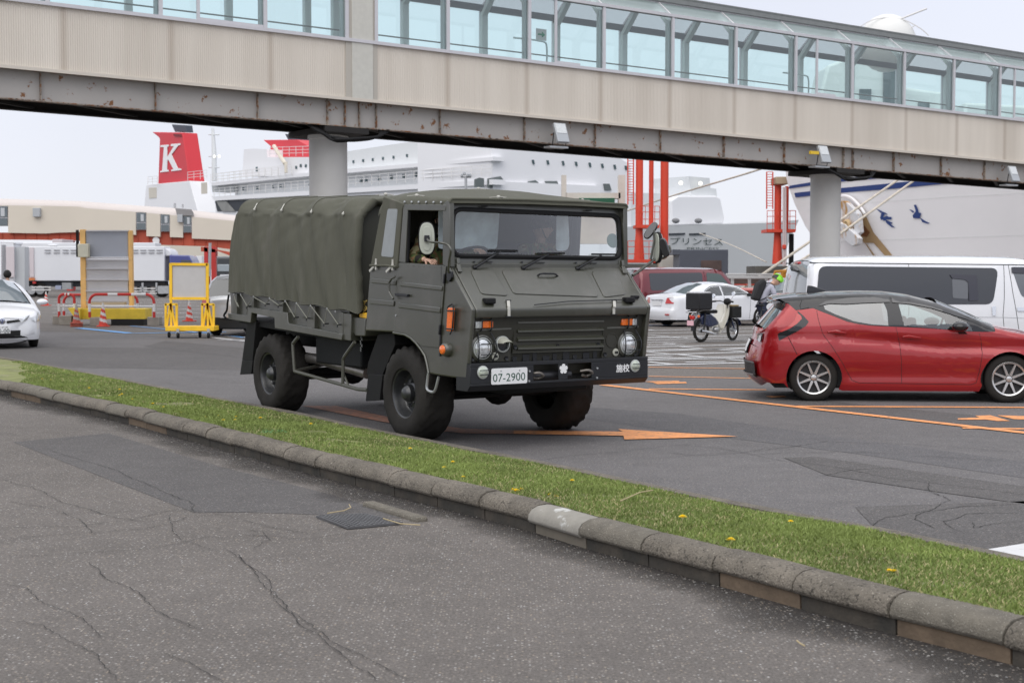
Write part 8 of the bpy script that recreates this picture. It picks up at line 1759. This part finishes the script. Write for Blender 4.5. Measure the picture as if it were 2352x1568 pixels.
for x, y in ((1560, 404), (1600, 412)): MB().ball(wl(FBm, FBm.S((za(845, 345) if x == 1560 else za(1050, 350)), 1)), .3, 10).build('deck_lamp', mat('lit_lamp', (.9, .85, .6), .3, emit=(1, .95, .8), es=1.6), fe)
for u in (965, 1025): MB().ball(wl(FA, FA.S(z8(u, 552), -2)), .25, 10).build('mast_lamp', mat('lit_lamp', (.9, .85, .6)), fe)
# ---- silver ship bow
dC = Vector((-1476 / F, 1, 0)).normalized(); pC = wq((1896, 600), 96); FC = Frame(pC, math.atan2(dC.y, dC.x))
ss = thing('ship', 'silver grey ship bow with dark blue stripes and a rusty anchor, behind the white van', 'ship', (0, 0, 0))
M_sil = mat('ship_silver', (.93, .91, .915), .45, var=.05, vs=.08, dirt=((.72, .74, .70), .16, .55, .8, (.4, .4, 1.6)))
def yflare(z): return 1.3 * max(0, (z - 1)) ** 1.2 / 10 - .4
def CS(px, o=0):
    y = 0.5
    for _ in range(14):
        p = FC.S(px, y); y = .5 * y + .5 * (yflare(p.z) + o)
    return p
left = [(1803, 380), (1806, 408), (1812, 432), (1826, 470), (1850, 520), (1880, 565), (1900, 600), (1906, 640), (1908, 700)]
rows = []
for i, lp0 in enumerate(left):
    L = []
    for j in range(30): x = lerp(lp0[0], 2900, (j / 29) ** 1.0); L.append(CS((x, lp0[1])))
    rows.append([wl(FC, p) for p in L])
hull = MB(); hull.grid(rows); 
back_rows = [[rows[i][0], rows[i][0] - FC.l * (3.0 - i * .25) + FC.h * (2.5 - .2 * i)] for i in range(len(rows))]; hull.grid(back_rows); hull.build('hull', M_sil, ss, smooth=70)
M_nb = mat('stripe_navy', (.025, .06, .22), .5)
def cpatch(pts, nm, m, off=.06, sub=8, par=ss):
    """patch lying on the flared hull; pts in photo pixels: two polylines (top, bottom)"""
    a, b = pts; rows_ = []
    for L in (a, b):
        r = []
        for k in range(sub + 1):
            t = k / sub * (len(L) - 1); i = min(int(t), len(L) - 2); x, y = lerp(L[i][0], L[i + 1][0], t - i), lerp(L[i][1], L[i + 1][1], t - i); r.append(wl(FC, CS((x, y), off)))
        rows_.append(r)
    return MB().grid(rows_).build(nm, m, par, smooth=0)
cpatch(([zb(340, 200), zb(655, 148), zb(1000, 118), zb(2352, 20)], [zb(330, 225), zb(655, 180), zb(940, 148), zb(2352, 50)]), 'navy_stripe', M_nb); cpatch(([zb(380, 262), zb(655, 232), zb(1200, 180), zb(1600, 140), zb(2352, 80)], [zb(390, 300), zb(655, 270), zb(1200, 228), zb(1600, 190), zb(2352, 130)]), 'navy_stripe', M_nb)
for L in ([zb(650, 375), zb(950, 350), zb(1780, 290), zb(2352, 265)], [zb(650, 682), zb(1120, 664), zb(1950, 635), zb(2352, 622)]): cpatch((L, [(p[0], p[1] + .8) for p in L]), 'weld_line', mat('weld_white', (.75, .75, .75), .5), .05, 12)
def cpoly(P, nm, m, off, par=ss): return MB().sheet([wl(FC, CS(zb(*p), off)) for p in P]).build(nm, m, par, smooth=0)
g1 = [[(1082, 398), (1105, 405), (1175, 440), (1180, 450), (1120, 432)], [(1130, 425), (1160, 430), (1135, 490), (1115, 480)], [(1160, 465), (1215, 468), (1215, 488), (1120, 492), (1125, 478)], [(1160, 490), (1185, 505), (1225, 545), (1248, 560), (1215, 555), (1170, 520)], [(1170, 495), (1225, 518), (1215, 525), (1165, 510)], [(1168, 455), (1195, 470), (1160, 500), (1140, 500)]]
for P in g1: cpoly(P, 'ship_lettering', M_nb, .07)
g2 = [[(1365, 402), (1395, 410), (1412, 428), (1395, 430)], [(1405, 365), (1425, 362), (1440, 400), (1452, 440), (1425, 440), (1418, 400)], [(1430, 410), (1440, 430), (1400, 470), (1395, 455)], [(1440, 430), (1470, 435), (1455, 480), (1400, 478), (1400, 462)], [(1455, 470), (1500, 500), (1545, 522), (1520, 525), (1480, 512)]]
for P in g2: cpoly(P, 'ship_lettering', M_nb, .07)
M_rs = mat('anchor_rust', (.55, .40, .22), .8, var=.25, vs=1.2, dirt=((.22, .08, .03), 1.2, .5, .66, (1, 1, .4))); M_aw = mat('anchor_white', (.72, .72, .74), .6, var=.08, dirt=((.50, .27, .08), 1.3, .5, .62, (1, 1, .35)))
cpoly([(940, 400), (1000, 470), (1060, 600), (1230, 808), (1165, 808), (1060, 690), (975, 690), (940, 600)], 'rust_streak', mat('rust_streak', (.40, .27, .14), .8, var=.3, vs=.4), .05); cpoly([(985, 690), (1000, 700), (1080, 808), (1060, 808)], 'rust_streak', mat('rust_streak', (.40, .27, .14)), .05); cpoly([(945, 540), (985, 545), (1030, 600), (1000, 640), (935, 620)], 'rust_streak', mat('rust_dark', (.20, .08, .03), .9, var=.3), .07)
an = MB()
for P, y_ in (([(820, 330), (850, 330), (960, 430), (930, 640), (800, 560), (790, 470)], .5), ([(675, 550), (720, 490), (850, 530), (970, 650), (960, 700), (915, 720), (780, 610)], 1.1), ([(930, 430), (965, 440), (980, 600), (930, 640)], .8)):
    an.ext([wl(FC, CS(zb(*p), y_)) for p in P], FC.l * .35)
ao = an.build('anchor', M_aw, ss, bevel=.03)
MB().lathe([(.3, 0), (.45, .15), (.3, .3), (.18, .2)], wl(FC, CS(zb(850, 545), 1.15)), FC.l, 18).build('hawse_pipe', M_rs, ss)
MB().tube(smooth_path([wl(FC, CS(zb(*p), .3)) for p in ((745, 330), (790, 290), (860, 300), (930, 360), (985, 440))], 5), .10, 6).build('anchor_guard', M_sil, ss)
cpoly([(640, 715), (725, 805), (720, 850), (630, 850)], 'bulbous_bow_mark', mat('anchor_white', (.72, .72, .74)), .05)
m3 = MB(); dc_ = wq((2037, 100), 92); m3.ball(dc_, 1.75, 24, (1.05, 1, 1.05)); m3.build('radome', mat('radome_cream', (.74, .74, .72), .5), ss, smooth=60)
m4 = MB(); z3r = lambda u, v: (1493 + .3652 * u, .3652 * v)
for dy in (0, 1.2): m4.tube(smooth_path([wq(z3r(*p), 91 + dy) for p in ((1320, 170), (1400, 128), (1500, 112), (1600, 128), (1700, 180), (1752, 225))], 4), .04, 4)
m4.tube([wq(z3r(1480, 158), 91), wq(z3r(1740, 55), 91)], .06, 5); m4.tube([wq(z3r(1620, 190), 91), wq(z3r(1670, 160), 91)], .04, 4); m4.build('radome_railing', M_wb, ss)
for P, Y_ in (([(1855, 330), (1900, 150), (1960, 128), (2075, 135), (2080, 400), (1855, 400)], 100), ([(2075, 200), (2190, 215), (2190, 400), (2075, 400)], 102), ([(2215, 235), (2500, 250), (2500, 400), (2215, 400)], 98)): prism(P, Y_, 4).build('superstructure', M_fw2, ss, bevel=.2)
for q in ((1975, 205, 2000, 320, 99.8), (2030, 160, 2060, 300, 99.8), (2110, 235, 2135, 252, 101.8)): bx(MB(), *q, .2).build('window', M_fd, ss)
# ---- red-orange masts on the quay
M_mo = mat('mast_orange_red', (.66, .06, .025), .5, var=.08, vs=.5)
def mast(nm, label, parts, Y, lad, plat, base):
    t_ = root(nm, label, 'mast', parts[0][0], Y, 'orange-red boarding bridge masts'); s_ = Y / F
    for (x, w_, y0, y1, fl) in parts:
        a, b = wq((x, y0), Y), wq((x, y1), Y); r = w_ / 2 * s_
        pr = [(r * 1.5, b.z - .0), (r * 1.25, b.z + 1.0), (r, b.z + 2.0), (r, a.z)] if fl else [(r, b.z), (r, a.z)]
        if not fl: pr[0] = (r, b.z)
        MB().lathe(pr, (a.x, Y + (0 if fl else 1.5), 0), (0, 0, 1), 20).build('mast_tube', M_mo, t_)
    m = MB(); x0, x1, y0, y1 = lad
    for x in (x0, x1): m.tube([wq((x, y0), Y - .3), wq((x, y1), Y - .3)], .05, 5)
    n_ = int((y1 - y0) / 6)
    for k in range(n_): m.tube([wq((x0, y0 + k * 6), Y - .3), wq((x1, y0 + k * 6), Y - .3)], .03, 4)
    m.build('ladder', M_mo, t_)
    for (px0, px1, py) in plat:
        a, b = wq((px0, py), Y), wq((px1, py), Y); MB().box((a.x, Y - .8, a.z - .1), (b.x, Y + 1.5, a.z + .12)).build('platform', M_mo, t_)
        m = MB()
        for k in (.5, 1.0, 1.4): m.tube([(a.x, Y - .8, a.z + k), (b.x, Y - .8, a.z + k)], .03, 4)
        for k in range(6): x = lerp(a.x, b.x, k / 5); m.tube([(x, Y - .8, a.z), (x, Y - .8, a.z + 1.4)], .03, 4)
        m.build('platform_railing', M_mo, t_)
    x0, x1, y0, y1 = base; bx(MB(), x0, y0, x1, y1 + 30, Y - 1.2, 4).build('plinth', mat('plinth_dark', (.10, .095, .085), .9, var=.3, vs=.6), t_); return t_
m1 = mast('boarding_mast', 'tall orange-red double mast with ladder beside the truck mirror', [(1469, 17, 330, 602, True), (1501, 11, 345, 524, False), (1532, 19, 340, 586, False)], 100, (1442, 1455, 340, 470), ((1458, 1512, 521), (1440, 1520, 600)), (1436, 1520, 606, 622))
m2 = mast('boarding_mast', 'orange-red mast with railed platform left of the right bridge column', [(1787, 16, 422, 606, True), (1817, 9, 425, 534, False)], 100, (1761, 1775, 395, 480), ((1757, 1822, 531),), (1736, 1813, 611, 634))
MB().box(*[tuple(v) for v in ((wq((1776, 425), 100) + Vector((0, -1, 0))), (wq((1806, 408), 100) + Vector((0, 1, 0))))]).build('pulley_box', mat('pulley_tan', (.4, .3, .2), .7), m2, bevel=.05)
for x in (1817, 1505):
    MB().lathe([(.18, 0), (.18, 2.6)], wq((x, 622), 100.5), (0, 0, 1), 10).build('hose', M_blk, m2 if x > 1700 else m1)
m = MB(); a = wq((1800, 423), 99); 
for y0, y1 in ((430, 630),): m.tube([wq((1804, y0), 99), wq((1804, y1), 99)], .08, 6); m.tube([wq((1800, y0), 99), wq((1800, y1), 99)], .08, 6)
m.build('hanging_chain', mat('chain_pale', (.6, .5, .5), .6), m2); bx(MB(), 1798, 562, 1806, 572, 98.8, .3).build('chain_block', M_mo, m2, bevel=.05)
gw = root('quay_gangway', 'white and rust stained quay gantry with green panel seen above the truck cab', 'gantry', 1430, 104)
for q in ((1421, 402, 1436, 522), (1290, 402, 1301, 460)): bx(MB(), *q, 104, 1).build('gantry_leg', mat('gantry_cream', (.62, .58, .52), .7, var=.15, vs=.5, dirt=((.4, .25, .12), .7, .6, .75, (1, 1, .3))), gw)
bx(MB(), 1300, 443, 1425, 456, 104, 1.2).build('gantry_beam', mat('gantry_cream', (.62, .58, .52)), gw); bx(MB(), 1330, 455, 1412, 474, 103.6, .4).build('green_panel', mat('gantry_green', (.01, .10, .05), .5), gw); bx(MB(), 1300, 472, 1425, 560, 104.4, 1).build('gantry_wall', mat('gantry_tan', (.5, .45, .38), .8, var=.15, vs=.5), gw)
bxo = root('slate_box', 'big slate grey steel box with a rust patch, beyond the parked sedan', 'container', 1610, 80); bx(MB(), 1560, 573, 1672, 700, 80, 3).build('box_body', mat('slate_steel', (.075, .082, .105), .5, var=.08, vs=.5), bxo, bevel=.05); bx(MB(), 1610, 598, 1657, 660, 79.95, .05).build('rust_patch', mat('rust_brown', (.09, .06, .055), .9, var=.4, vs=1.2), bxo, bevel=.02); bx(MB(), 1545, 573, 1562, 585, 80, 3).build('box_lip', mat('slate_steel', (.075, .082, .105)), bxo)
tag(bx(MB(), 1518, 586, 1562, 640, 84, 2).build('concrete_pier', mat('pier_concrete_rusty', (.45, .42, .38), .9, var=.2, vs=.6, dirt=((.3, .17, .09), .8, .5, .66, (1.5, 1, .3))), bevel=.05), 'pale rust streaked concrete pier beside the slate grey box', 'pier')
gr_ = root('guardrail', 'long white guardrail on short posts along the quay edge', 'guardrail', 1740, 62)
for y0, y1 in ((628, 632), (633, 640)): bx(MB(), 1668, y0, 2000, y1, 62, .12).build('rail_beam', M_wb, gr_, bevel=.02)
for x in range(1680, 2000, 39): bx(MB(), x, 640, x + 6, 668, 62.1, .15).build('post', M_wb, gr_)
qf = root('quay_fence', 'dark brown timber fence with a thin red rail behind the white guardrail', 'fence', 1740, 64); bx(MB(), 1668, 637, 2000, 655, 64, .2).build('boards', mat('fence_brown', (.12, .09, .08), .9, var=.25, vs=1), qf); bx(MB(), 1668, 652, 2000, 655, 63.6, .1).build('red_rail', M_mo, qf); bx(MB(), 1668, 659, 2000, 664, 63.6, .1).build('white_rail', M_wb, qf); bx(MB(), 1668, 664, 2000, 680, 64, .2).build('lower_wall', mat('fence_pale', (.45, .42, .4), .8), qf)
yl = root('ladder', 'orange-yellow folding ladder leaning beyond the guardrail beside the white van', 'ladder', 1790, 61); m = MB()
m.tube([wq(p, 61) for p in ((1777, 640), (1780, 624), (1806, 622))], .06, 6); m.tube([wq(p, 61) for p in ((1794, 641), (1797, 626), (1806, 624))], .06, 6); bx(m, 1797, 625, 1805, 650, 61.2, .1); m.build('frame', mat('ladder_orange', (.75, .32, .04), .5), yl)
cq = root('steel_crate', 'low red steel crate with a painted pink lid between the white sedan and the cyclist', 'crate', 1712, 50); bx(MB(), 1688, 668, 1750, 700, 50, 1.2).build('crate_body', mat('crate_red', (.40, .03, .02), .5), cq, bevel=.03); bx(MB(), 1686, 662, 1752, 668.5, 49.9, 1.4).build('highlight', mat('crate_highlight', (.62, .22, .2), .4), cq, bevel=.03)  # pink top slab: the highlight on the red crate put into its colour
# ---- mooring ropes
M_mr = mat('mooring_rope', (.60, .54, .46), .9, var=.25, vs=3)
for P, r, l_ in (([((1640, 705), 57), ((1700, 665), 63), ((1850, 562), 72), ((2045, 425), 80), ((2130, 370), 78)], .065, 'thick pale mooring rope running up to the silver ship, upper of the pair'), ([((1655, 712), 57), ((1715, 668), 63), ((1865, 582), 72), ((2085, 425), 80), ((2180, 360), 78)], .065, 'thick pale mooring rope running up to the silver ship, lower of the pair'), ([((1405, 496), 120), ((1560, 445), 108), ((1720, 397), 95), ((1800, 370), 90)], .065, 'grey mooring rope rising from behind the truck cab to the bridge'), ([((1607, 536), 150), ((1680, 563), 125), ((1760, 602), 101)], .045, 'thin rope descending from the ferry bow to the railed platform')):
    tag(MB().tube(smooth_path([wq(p, Y) for p, Y in P], 8), r, 8).build('mooring_rope', M_mr), l_, 'rope', 'mooring ropes')
# ---- far lamp mast above the cab
lm = root('light_mast', 'slim grey light mast with four lamps behind the truck roof', 'light mast', 1070, 120); MB().tube([wq((1070, 640), 120), wq((1070, 405), 120)], .12, 8).build('pole', M_steel, lm)
MB().box(wq((1058, 408), 120) , wq((1082, 405), 120) + Vector((0, .5, 0))).build('cross_arm', M_steel, lm)
for x, y in ((1061, 402), (1067, 398), (1074, 402), (1080, 402)): MB().box(wq((x - 3, y + 4), 119.8), wq((x + 3, y - 3), 120.2)).build('lamp', mat('lamp_housing', (.42, .44, .46)), lm, bevel=.05)
